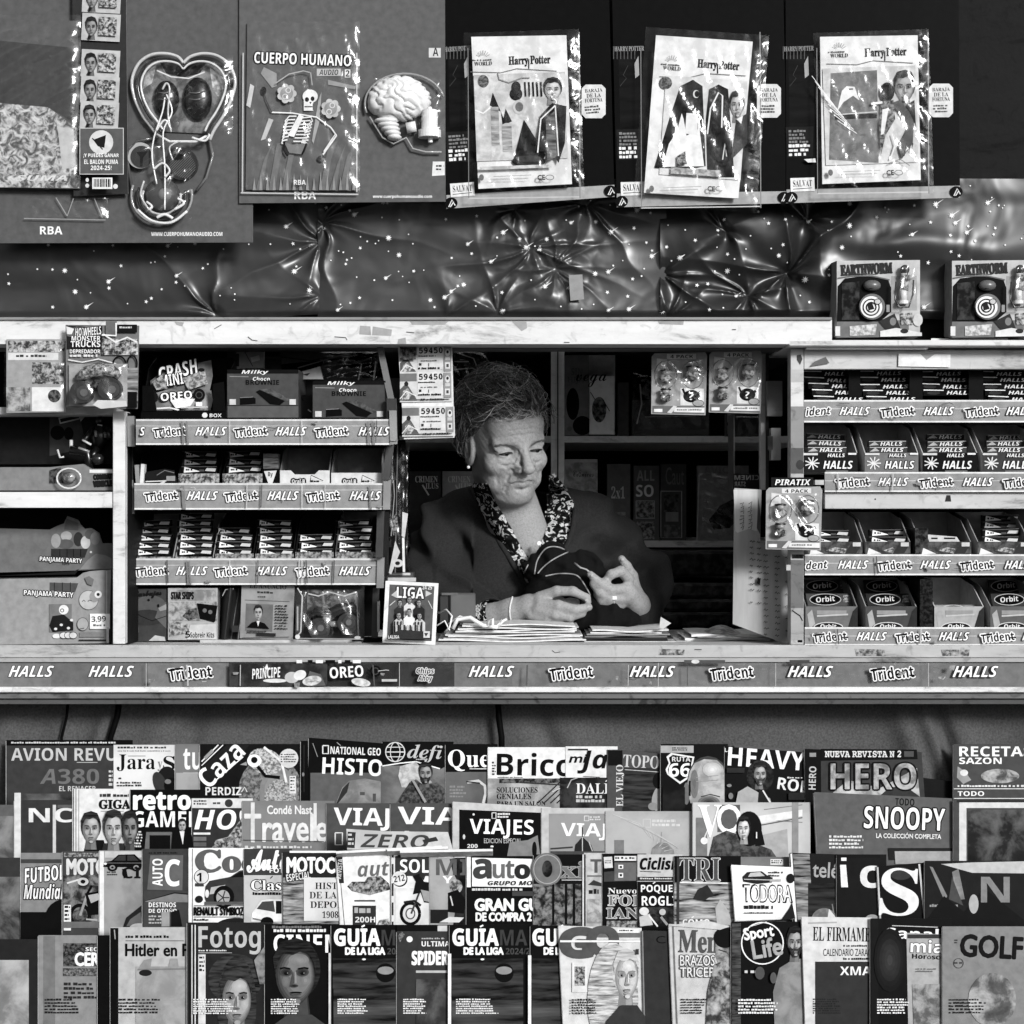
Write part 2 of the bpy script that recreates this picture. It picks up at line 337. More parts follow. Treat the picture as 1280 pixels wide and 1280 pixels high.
ORD = ['first', 'second', 'third', 'fourth', 'fifth', 'sixth', 'seventh', 'eighth']
# ---------------------------------------------------------------- ground and the kiosk itself
b = B(); b.box((-40, -60, -.3), (40, 40, 0), ('d', 120, .3)); setting(b, 'pavement')
kiosk = thing('news_kiosk', 'white painted street kiosk with an open serving window and shelves inside', 'kiosk', (0, .6, 0))
for x0, x1 in ((-1.36, -1.30), (1.30, 1.36)): b = B(); b.box((x0, .02, 0), (x1, 1.46, 2.7), ('d', 240, .3)); b.build('side_wall', kiosk)
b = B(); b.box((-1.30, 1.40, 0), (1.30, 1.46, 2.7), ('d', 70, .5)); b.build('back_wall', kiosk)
b = B()
for x0, x1, y0, y1 in ((-1.5, -1.1, -.1, 1.55), (1.1, 1.5, -.1, 1.55), (-1.1, 1.1, -.1, .10), (-1.1, 1.1, 1.4, 1.55)): b.box((x0, y0, 2.7), (x1, y1, 2.78), ('d', 240, .3))
b.build('roof', kiosk)
b = B(); b.box((-1.1, .10, 2.72), (1.1, 1.4, 2.722), ('t', 1.0)); b.build('added_skylight', kiosk)  # added panel: spreads daylight onto the shelves inside
b = B(); b.box((-1.30, .14, .12), (1.30, 1.40, .16), ('d', 200)); b.build('floor_panel', kiosk)
b = B(); b.box((-1.30, .06, 1.675), (1.30, .09, 2.7), ('d', 40)); b.build('front_panel', kiosk)      # behind the wrapping paper
b = B(); b.box((-1.30, .16, .0), (1.30, .19, 1.02), ('d', 60)); b.build('lower_panel', kiosk)
# white fascia board over the window, with torn tape left on it
b = B((0, -.03, 1.6)); b.pbox(-120, 400, 1040, 430, -.03, .05, ('d', 228, .42))
b.pbox(-120, 396.5, 1040, 399.6, -.036, .03, ('d', 150, .5))
for q in ([(450, 407), (463, 408), (464, 419), (449, 418)], [(466, 408), (490, 412), (489, 420), (465, 419)], [(512, 401), (560, 402), (556, 406), (515, 406)], [(640, 402), (658, 402), (659, 410), (652, 414), (646, 408)], [(822, 400), (855, 400), (854, 406), (824, 405)], [(218, 402), (230, 403), (228, 408), (221, 406)], [(498, 424), (507, 422), (508, 430), (497, 430)]):
    b.poly(q, 165)
for q in ([(268, 411), (277, 406)], [(418, 421), (432, 422), (434, 425)], [(310, 421), (315, 425), (322, 426)], [(508, 415), (518, 416)], [(915, 412), (920, 412)], [(705, 428), (712, 428)]): b.line(q, .9, 90)
b.build('fascia_board', kiosk)
b = B(); b.box((-1.30, .05, P(0, 433, 0)[2]), (1.30, .12, P(0, 424, 0)[2]), ('d', 110)); b.build('lintel', kiosk)
# counter: top board, edge and lower mouldings
b = B(); b.box((-1.30, .0, 1.0735), (1.30, .52, 1.0975), ('d', 205, .5)); b.build('counter_top', kiosk)
b = B((0, -.012, 1.1)); b.pbox(-200, 806.5, 1480, 822, -.012, -.001, ('d', 190, .55), .001)
for q in ([(824, 811), (856, 812), (855, 819), (823, 819)], [(1068, 811), (1105, 812), (1107, 820), (1070, 820)], [(1176, 812), (1212, 812), (1211, 820), (1178, 820)]): b.poly(q, ('n', 60, 190, 140))
b.line([(690, 813), (694, 816), (700, 815)], .8, 70); b.line([(868, 812), (877, 812)], 1, 60)
b.build('counter_edge', kiosk)
b = B(); b.pbox(-200, 823.5, 1480, 859, -.004, .0, ('d', 120)); b.build('strip_holder', kiosk)
b = B(); b.pbox(-200, 859, 1480, 865.5, -.020, -.002, ('d', 235, .35), .001); b.pbox(-200, 822.6, 1480, 827.5, -.014, -.002, ('d', 175, .5))
b.pbox(-200, 866, 1480, 873, -.010, .05, ('d', 120, .8)); b.pbox(-200, 874.5, 1480, 880, -.002, .08, ('d', 95, .9)); b.build('counter_moulding', kiosk)
# interior: shelves and uprights in the back of the kiosk
YB = .95
b = B(); b.pbox(689, 434, 705.5, 900, .75, .79, ('d', 250, .25)); b.pbox(696.5, 434, 698, 900, .747, .752, 60); b.build('upright', kiosk)
for i, (x0, x1, y0, y1, t) in enumerate(((705.5, 1010, 545, 553, 250), (120, 689, 545, 553, 235), (705.5, 1010, 676, 684, 220), (120, 689, 676, 684, 160), (705.5, 1010, 727, 729.5, 225), (120, 1010, 433, 437, 90))):
    bb = B(); a, c = P(x0, y1, .75), P(x1, y0, .75); bb.box((a[0], .752, a[2]), (c[0], 1.40, c[2]), ('d', t, .35)); bb.build('shelf', kiosk)
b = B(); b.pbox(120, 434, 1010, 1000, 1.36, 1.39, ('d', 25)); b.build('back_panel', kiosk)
b = B(); b.box((-1.30, .56, .16), (1.30, .58, 1.06), ('d', 220)); b.build('inner_apron', kiosk)
# right-hand window jamb and its white edge strip
b = B(); b.pbox(951, 436, 957, 612, .20, .23, ('d', 200, .3)); b.pbox(957.5, 436, 961, 612, .195, .24, ('d', 70)); b.build('window_jamb', kiosk)
b = B(); b.pbox(959, 476, 978, 520, .17, .2, ('d', 130)); b.pbox(964, 535, 976, 575, .16, .19, ('m', 150)); b.pbox(960, 545, 966, 562, .155, .16, ('m', 70)); b.build('latch', kiosk)

# ---------------------------------------------------------------- printed strips with sweet names, used on the counter and the racks
def halls(b, x0, y0, x1, y1): b.text('HALLS', x0, y0, x1, y1, 250, 'bi', out=70, ow=.9, sh=.18)
def trident(b, x0, y0, x1, y1):
    b.text('Trident', x0, y0, x1, y1, 25, 'bi', rot=b.rot + 5, out=248, ow=1.5, sh=-.25)
    b.line([(x0 + 1, y0 + 3.4), (x0 + (x1 - x0) * .32, y0 + 2.0)], 2.2, 25); b.line([(x1 - 6, y1 - 4.5), (x1 + 2, y1 - 5)], 1.6, 25)
b = B((0, -.008, 1.1)); b.slab(-160, 828, 1440, 858.5, .003, 122)
for x0, x1, t in ((-160, -100, 80), (64, 185, 112), (185, 286, 128), (286, 500, 58), (500, 568, 66), (568, 640, 118), (640, 750, 124)): b.rect(x0, 828, x1, 858.4, t)
b.rect(640, 828.2, 700, 858, ('n', 105, 130, 40))
for x in (12, 112, 587, 788, 985, 1191, 1390): halls(b, x, 832, x + 55, 846)
for x in (-88, 213, 688, 888, 1088, 1290): trident(b, x, 833, x + 53, 848)
b.rect(288, 829, 410, 857, ('n', 40, 78, 30), 0); b.text('PRINCIPE', 316, 834, 352, 847, 240, 'bi', 4); b.poly([(330, 832), (333, 836), (337, 836), (335, 829), (332, 834)], 235); b.ell(345, 850, 15, 2.5, 220)
b.ell(366, 846, 9, 7, 190); b.ell(376, 843, 8, 6, 225, 20); b.poly([(384, 852), (388, 838), (402, 842), (408, 856), (390, 857)], 100); b.ell(391, 850, 12, 6, ('n', 150, 225, 120), 10)
b.text('OREO', 413, 832, 455, 846, 245, 'b', 4, out=50, ow=1.2); b.ell(452, 852, 12, 5, ('n', 160, 228, 120), -10); b.ell(470, 838, 7, 7, 30); b.ring(470, 838, 4, 4, 1, 80); b.rect(478, 848, 497, 851, 190)
b.text('Chips', 521, 834, 543, 843, 60, 'bi', 0, out=220, ow=1); b.text('Ahoy', 523, 843, 541, 852, 60, 'bi', 0, out=220, ow=1)
for x in (185, 500, 822, 968, 1158): b.line([(x, 828), (x, 858)], .7, 185)
for i, x in enumerate((372, 386, 396, 408, 424, 432, 442)): b.rect(x, 824, x + (7, 6, 9, 12, 4, 7, 10)[i], 828, 30 if i % 2 else 235)
b.rect(854, 824, 905, 828, 90); b.rect(985, 824, 1010, 828, 80); b.ell(868, 826, 5, 2.5, 210)
scuffs(b, 64, 828, 1216, 858, 26, 5); b.film(64, 828, 500, 858, .0008, n=30, seed=3, lift=.003); b.film(500, 828, 1216, 858, .0008, n=40, seed=4, lift=.003)
b.build('price_strip', kiosk)

# ---------------------------------------------------------------- starred wrapping paper pinned over the upper panel
def foil(name, x0, x1, y0, y1, pins, seed, label, Y=.035, sag=0):
    r = random.Random(seed); t = thing(name, label, 'wrapping paper', P((x0 + x1) / 2, y1, Y), 'starred wrapping paper over the window')
    fo = [(r.uniform(.006, .02), r.uniform(9, 26), r.uniform(0, 6.28), r.uniform(-.16, .16)) for _ in range(6)]
    pp = [(px, py, rad, n, r.uniform(0, 6.28), amp) for px, py, rad, n, amp in pins]
    from mathutils import noise as NZ
    def crease(x, y, sc):
        d = NZ.voronoi(Vector((x / sc, y / sc, seed * 3.1)), distance_metric='DISTANCE')[0]; return d[1] - d[0]
    def ht(x, y):
        h = 0; wx = x + 14 * NZ.noise(Vector((x / 60, y / 40, seed))); wy = y + 9 * NZ.noise(Vector((x / 70, y / 50, seed + 9)))
        for a, wl, ph, sl in fo: h += a * .5 * (.5 + .5 * math.sin((wy + sl * (wx - x0)) / wl + ph)) ** 2
        for px, py, rad, n, ph, amp in pp:
            dx, dy = wx - px, wy - py; d = math.hypot(dx, dy) + 1e-3; th = math.atan2(dy, dx * .8); g = math.exp(-d / rad) * min(1, d / 14.)
            q = math.sin(n * th * .5 + ph + .8 * math.sin(2 * th + ph)) * (.6 + .4 * math.sin(3 * th + 2 * ph)); h += amp * (g * (1 - abs(q)) ** 2 * .9 - .5 * math.exp(-d / 16.))
            if n >= 9 and d < rad * 2: k = math.exp(-(d / rad) ** 2); h += amp * k * (.34 * crease(x, y, 44) + .16 * crease(x, y, 20))
        e = min(1, (y1 - y) / 10. + .15); return .004 + h * e * .6
    def edge(x): return y1 - (sag * (math.sin((x - x0) / (x1 - x0) * 3.1) - 1) * -1 if sag else 0) + 1.2 * math.sin(x / 23.)
    def fn(u, v):
        x = x0 + (x1 - x0) * u; y = y0 + (edge(x) - y0) * v; return P(x, y, Y) + np.array((0, -ht(x, y), 0))
    b = B(); b.grid(fn, int((x1 - x0) / 1.6), int((y1 - y0) / 1.6), ('x', 52 if seed == 23 else 66)); n = int((x1 - x0) * (y1 - y0) / 640)
    for i in range(n):
        x, y = r.uniform(x0 + 4, x1 - 4), r.uniform(y0 + 5, y1 - 8); big = r.random(); k = 5 if big < .8 else 8; R = r.uniform(.8, 1.3) if big < .5 else r.uniform(1.9, 2.9) if big < .8 else r.uniform(2.8, 4.4); a0 = r.random() * 6
        if big < .5: k = 4
        q = [(x + (R if j % 2 == 0 else R * (.8 if big < .5 else .42)) * math.cos(a0 + j * math.pi / k), y + (R if j % 2 == 0 else R * (.8 if big < .5 else .42)) * math.sin(a0 + j * math.pi / k)) for j in range(2 * k)]
        v = [P(x, y, Y) + np.array((0, -ht(x, y) - .0022, 0))] + [P(a, c, Y) + np.array((0, -ht(a, c) - .0022, 0)) for a, c in q]
        b.add(v, [[0, 1 + j, 1 + (j + 1) % (2 * k)] for j in range(2 * k)], 245)
        if big > .9: b.add([P(a, c, Y) + np.array((0, -ht(x, y) - .0018, 0)) for a, c in ((x, y - 1), (x + R * 2.4, y - R * 1.6), (x, y + 1))], [[0, 1, 2]], 235)
    b.build('paper_sheet', t)
    return t
foil('wrapping_paper', -70, 401, 225, 399, [(268, 396, 60, 6, .03), (400, 300, 70, 7, .03), (400, 372, 70, 6, .025)], 5, 'left sheet of starred wrapping paper, sagging smoothly beneath the heart-shaped toy', .040, 4)
foil('wrapping_paper', 398, 832, 225, 399, [(400, 280, 90, 8, .03), (558, 398, 40, 5, .02), (665, 310, 70, 9, .022), (700, 335, 50, 10, .018), (640, 262, 40, 6, .03), (735, 262, 45, 7, .034), (620, 392, 45, 7, .024)], 11, 'middle sheet of starred wrapping paper, crumpled under the caped-figure cards', .036)
foil('wrapping_paper', 824, 1350, 225, 399, [(826, 344, 60, 7, .036), (981, 341, 120, 6, .05), (930, 373, 40, 7, .028), (835, 395, 30, 9, .026), (1010, 280, 90, 4, .035), (900, 290, 90, 4, .03)], 23, 'right sheet of starred wrapping paper, gathered in deep folds behind the boxed toys', .040)
b = B(P(720, 360, .0)); b.card([(711, 344), (728, 343), (730, 374), (713, 376)], .001, 150); one(b, 'paper_scrap', 'small pale strip of paper stuck on the crumpled starred wrapping', 'paper scrap')

# ---------------------------------------------------------------- grey cloth under the counter and the stepped stand for the magazines
t = thing('cloth_curtain', 'dark grey cloth hanging in soft folds beneath the counter', 'curtain', P(640, 1000, .1))
def cl(u, v):
    x = -180 + 1640 * u; y = 866 + 170 * v; f = 0
    for c, wd, a in ((90, 18, .012), (140, 9, .02), (215, 26, .02), (252, 14, -.015), (150, 40, .01), (640, 30, .012), (668, 13, -.012), (700, 24, .01), (890, 40, .008), (1120, 16, .022), (1150, 12, .03), (1165, 9, -.02), (1185, 22, .015), (960, 60, .008), (470, 80, .008), (1290, 30, .02), (20, 20, .015)):
        f += a * math.exp(-((x - c - (y - 880) * .35 * math.copysign(1, c - 640)) / wd) ** 2) * min(1, .3 + (y - 866) / 70.)
    return P(x, y, .115) + np.array((0, -f + .004 * math.sin(x / 37. + y / 90.), 0))
b = B(); b.grid(cl, 330, 14, ('c', 90)); b.build('cloth', t)
for x, dx in ((86, -9), (150, -12), (622, 5)): b = B(); b.tube([P(x + (dx if j > 1 else dx * j * .3), 870 + 26 * j, .085) for j in range(4)], .0028 if x == 86 else .006, 15, 6); b.build('seam', t)
t = thing('magazine_stand', 'dark stepped stand that holds the rows of magazines', 'display stand', P(640, 1500, 0))
for i, (Y, y) in enumerate(((.075, 1085), (-.005, 1150), (-.085, 1235), (-.165, 1325))):
    z = P(0, y, Y)[2]; b = B(); b.box((-1.3, Y - .07, z - .02), (1.3, Y + .06, z), ('d', 30)); b.box((-1.3, Y + .02, z), (1.3, Y + .028, z + .085), ('d', 22)); b.build('stand_shelf', t)
b = B()
for x in (-1.28, 1.26): b.box((x, -.22, 0), (x + .03, .13, .62), ('d', 30))
b.build('stand_side', t)
# ---------------------------------------------------------------- magazines: four rows, each overlapping the next one to its left
ROWS = {1: (930, 1085, .035, 'magazines in the top row'), 2: (1000, 1150, -.05, 'magazines in the second row'), 3: (1065, 1235, -.13, 'magazines in the third row'), 4: (1158, 1325, -.21, 'magazines in the bottom row')}
class cur: b = None
def fin():
    if cur.b is None: return
    b = cur.b; r = ROWS[cur.row]; q = cur.q; c = b.pt([((q[2][0] + q[3][0]) / 2, q[3][1])])[0]
    t = thing(cur.name, cur.label, cur.cat, c, r[3])
    rg = random.Random(int(q[0][0]) * 31 + cur.row)
    if cur.row == 4 and q[1][0] - q[0][0] > 60:
        x0, x1 = q[0][0], q[1][0] - 12; tn = 225 if (cur.tone if not isinstance(cur.tone, tuple) else 120) < 110 else 40
        b.micro(x0 + 8, 1248, x0 + 8 + (x1 - x0) * rg.uniform(.35, .6), 1268, rg.choice((5, 6, 7)), tn, .35)
    b.build('cover', t)
    p = B(cur.O - cur.N * .0012, cur.N); sh = .7
    p.card([(q[0][0] - sh, q[0][1] + .8), (q[1][0] - 1.2, q[1][1] + .8), (q[2][0] - .8, q[2][1] + 1.2), (q[3][0] - sh, q[3][1] + 1.2)], cur.th, 205, ('w', 120, 225, 900)); p.build('pages', t)
    if cur.wrap:
        f = B(cur.O, cur.N); xs = [a[0] for a in q]; f.film(min(xs) - 2, q[0][1] - 2, max(xs) + 2, q[0][1] + 125, .004, ('f', 1.32), 22, int(q[0][0]), .004); f.build('plastic_wrap', t)
    cur.b = None
def M(row, x0, x1, yt, tone, label, wrap=0, quad=None, th=.004, near=0, dy=0, yaw=.03, name='magazine', cat='magazine', ext=10, edge=None):
    """starts a magazine whose visible cover runs from x0 to x1 with its top edge at yt; printing calls on cur.b follow"""
    fin(); r = ROWS[row]; yb = r[1] + dy
    if quad is None: quad = [(x0, yb), (x1 + ext, yb), (x1 + ext, yt), (x0, yt)]
    N = np.array((yaw, -math.cos(.17), math.sin(.17))); O = P((x0 + x1) / 2, r[1], r[2] - near)
    b = B(O, N); cur.tone = tone; cur.b, cur.row, cur.label, cur.q, cur.O, cur.N, cur.th, cur.wrap, cur.name, cur.cat = b, row, label, quad, b.O, b.N, th, wrap, name, cat
    b.card(quad, .001, tone, edge if edge is not None else min((tone if not isinstance(tone, tuple) else 120) + 30, 240)); return b
# ---- top row
b = M(1, 8, 146, 925, 68, 'dark aviation magazine with big grey numerals, at the left end of the top row', th=.005, near=.004)
b.rect(8, 925, 166, 932, 18); b.micro(14, 927, 162, 930.5, 1, 200); b.text('AVION REVUE', 14, 935, 158, 951, 190, 'b'); b.text('A380', 50, 961, 124, 980, 112, 'bi'); b.text('EL RENACER', 74, 982.5, 120, 989, 190, 'b'); b.line([(96, 953), (122, 953)], .8, 180); b.micro(136, 962, 142, 984, 4, 200); b.rect(10, 992, 150, 1090, ('n', 50, 120, 12))
b = M(1, 142, 219, 931, ('n', 185, 225, 6), 'pale hunting magazine with a serif title and a dog\'s dark head')
b.micro(147, 933, 217, 937, 1, 60); b.micro(147, 938, 217, 940, 1, 90); b.text('Jara', 146, 943, 194, 964, 30, 's'); b.text('y', 197, 952, 203, 964, 130, 's'); b.text('S', 204, 945, 219, 963, 30, 's'); b.line([(160, 945), (182, 945)], .7, 90)
b.ell(209, 972, 12, 14, 38); b.ell(200, 980, 8, 16, 60, 20); b.ell(214, 982, 9, 10, 25); b.ell(210, 977, 4, 3, 120); b.micro(146, 977, 180, 984, 2, 60, .3); b.ell(150, 973, 2, 1.2, 60); b.rect(144, 990, 228, 1080, ('n', 60, 200, 14))
b = M(1, 219, 250, 930, ('n', 105, 125, 10), 'narrow grey sliver of a magazine with the letters "tu"')
b.text('tu', 229, 936, 252, 962, 232, 'b'); b.rect(220, 966, 262, 1080, ('n', 135, 165, 8)); b.line([(229, 966), (248, 966)], .7, 190)
b = M(1, 250, 376, 930, 34, 'hunting magazine with a slanted white title band and a partridge')
b.poly([(250, 962), (284, 931), (312, 931), (268, 981), (252, 981)], 40); b.line([(252, 952), (273, 931)], 1.6, 220); b.line([(252, 957), (279, 931)], 1.2, 230); b.line([(262, 982), (304, 946)], 1.4, 230)
b.text('Caza', 244, 943, 308, 968, 235, 'b', 44); b.line([(256, 948), (266, 938)], 4, 150)
b.ell(338, 990, 40, 46, ('n', 60, 150, 160)); b.blob(348, 992, 24, 34, 120, 165, 4); b.ell(350, 1000, 20, 26, ('n', 80, 200, 260)); b.ell(332, 952, 22, 16, ('n', 90, 220, 200), -20); b.ell(318, 951, 9, 8, 235); b.ell(318, 950, 4, 4, 25); b.poly([(308, 952), (300, 956), (309, 957)], 150); b.line([(330, 934), (352, 952), (358, 978)], 3, 225); b.line([(322, 958), (332, 970), (350, 972)], 4, 25)
b.ell(361, 948, 12, 12, 205); b.micro(351, 942, 371, 954, 4, 60, .4); b.rect(362, 970, 370, 992, 215); b.micro(363, 971, 369, 991, 5, 20, .5); b.text('PERDIZ', 257, 984, 302, 994, 215, 'b'); b.line([(302, 990), (306, 984), (309, 990)], 1.2, 215)
b = M(1, 376, 388, 926, 16, 'black spine of a thick volume beside the history magazine', th=.02, yaw=0, near=.004, ext=2, name='book', cat='book')
b.line([(380, 931), (380, 990)], .6, 60); b.ell(374 + 5, 968, 1.5, 2.5, 130)
b = M(1, 386, 478, 922, 28, 'history magazine with a black header over pale rock and a small rectangle emblem', quad=[(386, 1085), (490, 1085), (490, 930), (386, 922)], near=.003)
b.rect(388, 966, 490, 1085, 98); b.frame(403.5, 932, 410.5, 942, 1.6, 225); b.text('NATIONAL GEO', 413, 934, 476, 943.5, 225, 'b', -2); b.text('HISTO', 403, 948, 478, 969, 238, 'b', -2.5); b.poly([(420, 1004), (428, 984), (436, 976), (456, 973), (482, 978), (482, 1010)], ('n', 105, 150, 30)); b.poly([(418, 1010), (428, 986), (437, 977), (434, 990), (426, 1000)], 55); b.rect(450, 990, 456, 994, 80); b.rect(466, 992, 470, 1002, 80)
b.line([(391, 929), (397, 946)], .8, 150); b.line([(421, 928), (426, 932)], .8, 170)
b = M(1, 478, 557, 927, 18, 'military magazine with a globe emblem and a seated soldier in camouflage')
b.rect(476, 957, 570, 1085, ('n', 85, 130, 16)); b.poly([(478, 957), (500, 953), (520, 952), (550, 962), (557, 958), (557, 950), (478, 950)], 22); b.line([(478, 957.5), (500, 954), (520, 952), (550, 961)], 1.4, 235)
b.ring(494, 940, 12, 12, 1.3, 210); b.ring(494, 940, 6, 12, 1, 210); b.line([(482, 940), (506, 940)], 1.4, 210); b.line([(484, 934), (504, 934)], 1, 210); b.line([(484, 946), (504, 946)], 1, 210)
b.text('defi', 509, 931, 553, 953, 190, 'si', -2); b.micro(520, 948, 540, 951, 1, 180)
b.poly([(500, 958), (520, 952), (530, 966), (540, 978), (520, 986), (502, 984), (498, 970)], ('n', 150, 205, 90)); b.poly([(492, 1010), (500, 996), (512, 978), (520, 974), (530, 982), (546, 978), (556, 986), (562, 1010)], ('n', 35, 105, 160)); b.face(532, 967, 17, 24, 150, 28, 40); b.line([(516, 975), (532, 1003)], 3, 150)
b = M(1, 557, 612, 930, 22, 'nature magazine with a rounded serif title and a heron')
b.rect(557, 965, 625, 1085, ('n', 85, 110, 9)); b.text('Que', 560, 937, 612, 964, 245, 's'); b.line([(587, 961), (610, 961)], 1, 220); b.micro(562, 982, 583, 998, 4, 135); b.line([(584, 978), (598, 976), (606, 982), (607, 992), (604, 1004)], 3.4, 195); b.line([(583, 977), (600, 979)], 1.6, 40); b.ell(612, 990, 4, 12, 55)
b = M(1, 610, 707, 934, 228, 'do-it-yourself magazine with heavy black title on white over a garden screen', near=.002)
b.rect(610, 973, 720, 1085, ('n', 120, 190, 20)); b.rect(624, 973, 720, 979, ('n', 20, 130, 120)); b.text('Brico', 621, 941, 716, 970, 18, 'b', -1); b.micro(615, 952, 620, 970, 5, 60); b.micro(622, 971, 660, 973, 1, 90)
for i, q in enumerate(('SOLUCIONES', 'GENIALES', 'PARA UN SALÓN')): b.text(q, 621, 984 + 8 * i, (672, 664, 682)[i], 991 + 8 * i, 25, 's')
for i in range(6): b.line([(672 + 8 * i, 1004), (706 + 8 * i, 972)], 1.5, 45)
b.line([(690, 990), (712, 980)], 1, 200); b.line([(650, 978), (718, 982)], 1.6, 60)
b = M(1, 707, 762, 933, 220, 'white-headed garden magazine with a slanted lower-case title and dark picture')
b.rect(700, 972, 775, 1085, ('n', 25, 70, 40)); b.text('mi', 713, 943, 733, 953, 30, 'r', sh=.3, out=30, ow=.5); b.text('Ja', 722, 938, 760, 967, 20, 'bi'); b.rect(710, 936, 735, 938, 60); b.text('DALI', 720, 979, 761, 992, 228, 's'); b.line([(757, 977), (760, 974)], 1.2, 228); b.micro(720, 994, 760, 1004, 2, 190, .25); b.line([(709, 985), (714, 975), (722, 972)], 1.4, 170); b.line([(729, 970.5), (750, 971.5)], .8, 90)
b = M(1, 759, 832, 938, 84, 'grey literary magazine with outlined capitals and an upright second title line', quad=[(759, 1085), (842, 1085), (842, 944), (775, 937), (759, 937)])
b.rect(760, 938, 778, 957, 14); b.rect(778, 966, 845, 1085, ('w', 22, 70, 160)); b.rect(779, 960, 845, 968, 58); b.text('TOPO', 779, 944, 824, 960, 195, 's', -3); b.line([(781, 962), (823, 965)], .8, 190); b.text('EL VIEJO', 749, 977, 801, 987, 205, 's', 90)
b.ell(823, 998, 8, 16, 155, -12); b.ell(816, 1008, 6, 5, 140); b.ell(823, 976, 7, 10, 14)
b = M(1, 826, 900, 930, 14, 'black motorcycle magazine with a road shield and a bald forehead on the cover', near=.008)
b.slab(826, 932, 867, 941, .0002, 165); b.micro(840, 934, 865, 939, 2, 40); b.poly([(839, 941), (868, 946), (866, 956), (868, 968), (850, 980), (834, 968), (832, 962), (836, 954), (833, 946)], 225); b.poly([(841, 943.5), (865.5, 947.5), (863.8, 956), (865.5, 967), (850, 977), (836, 967), (834.6, 962), (838, 954), (836, 947)], 16)
b.text('RUTA', 840, 946, 863, 952, 215, 'b'); b.text('66', 836, 954, 863, 971, 240, 'bi')
b.blob(885, 975, 26, 30, 60, 110, 3); b.poly([(863, 1004), (858, 985), (862, 965), (868, 954), (880, 949), (896, 950), (904, 958), (907, 980), (905, 1006)], ('n', 135, 195, 34, .2)); b.ell(858, 992, 4, 14, 110); b.line([(862, 976), (862, 995)], 2.6, 30); b.blob(886, 1003, 14, 8, 140, 45, 4); b.line([(876, 996), (888, 993), (900, 996)], 1.3, 60); b.blob(890, 962, 12, 9, 175, 215, 4); b.blob(868, 980, 5, 18, 130, 105, 3); b.line([(870, 972), (898, 969)], .7, 150); b.line([(870, 977), (898, 975)], .7, 150); b.rect(828, 984, 856, 1060, ('n', 12, 45, 30))
b = M(1, 906, 1006, 933, 14, 'rock music magazine with blocky white capitals above a long-haired person', quad=[(906, 1085), (1014, 1085), (1014, 941), (906, 932)], near=.006)
b.text('La', 905.8, 935, 914, 940, 215, 'b'); b.text('HEAVY', 910, 937, 1007, 960, 240, 'b', -4); b.rect(918, 934, 1000, 937, 90, -4); b.text('ROB', 972, 974, 1012, 989, 225, 'b', -8); b.micro(984, 971, 1008, 974, 1, 200)
b.ell(950, 970, 17, 20, ('n', 20, 60, 120)); b.face(949, 968, 17, 26, 165, 30, 60, 0, .4); b.poly([(918, 1010), (922, 990), (934, 983), (950, 992), (962, 998), (966, 1012)], 165); b.poly([(946, 1010), (948, 986), (956, 990), (964, 1010)], 40); b.line([(953, 988), (962, 1003)], 1.8, 225); b.ell(913, 995, 3, 4, 120); b.ell(911, 982, 3, 2, 130); b.rect(985, 991, 1008, 1000, 45); b.rect(908, 960, 930, 966, 50)
b = M(1, 1004, 1150, 937, 66, 'boxed comic magazine with metallic capital letters, wrapped in plastic in the top row', wrap=1, quad=[(1008, 1085), (1162, 1085), (1152, 940), (1006, 936)], th=.022, near=.012, yaw=.0)
b.poly([(1007, 1085), (1027, 1085), (1026, 937), (1006, 936)], 22); b.text('HERO', 1001, 968, 1030, 977, 190, 'b', 88); b.rect(1012, 941, 1020, 946, 150); b.poly([(1026, 936), (1146, 937), (1147, 949), (1026, 951)], 12); b.text('NUEVA REVISTA N 2', 1031, 938.5, 1126, 946.5, 225, 'm', out=225, ow=.3); b.rect(1130, 939, 1142, 946, 80)
b.poly([(1030, 1000), (1060, 975), (1100, 985), (1146, 960), (1150, 1000)], ('n', 120, 205, 40)); b.poly([(1098, 996), (1112, 984), (1132, 983), (1150, 996)], 60)
b.text('HERO', 1038, 954, 1145, 987, ('n', 95, 200, 45), 'b', out=28, ow=2.2)
b = M(1, 1153, 1194, 973, 8, 'plain black sheet standing in for the dark gap beneath the cloth at right', quad=[(1150, 1085), (1200, 1085), (1192, 977), (1153, 972)], name='folder', cat='folder', near=-.004)  # black sheet added where the row has only a shaded gap
b = M(1, 1192, 1300, 930, 76, 'grey recipe magazine with stacked white headlines, at the right end of the top row', th=.005, near=.016)
b.text('RECETAS', 1199, 933, 1290, 945.5, 240, 'b'); b.text('SAZON', 1199, 947, 1252, 955, 240, 'b'); b.poly([(1197, 958), (1206, 964), (1214, 975), (1204, 980), (1196, 972)], 150); b.ell(1205, 966, 5, 4, 215); b.micro(1197, 981, 1290, 985, 1, 220); b.line([(1192, 986), (1310, 986)], .8, 230); b.text('TODO', 1197, 989, 1230, 995, 235, 'b'); b.line([(1192, 998), (1310, 998)], .8, 230); b.ell(1250, 970, 24, 9, ('n', 60, 190, 60))
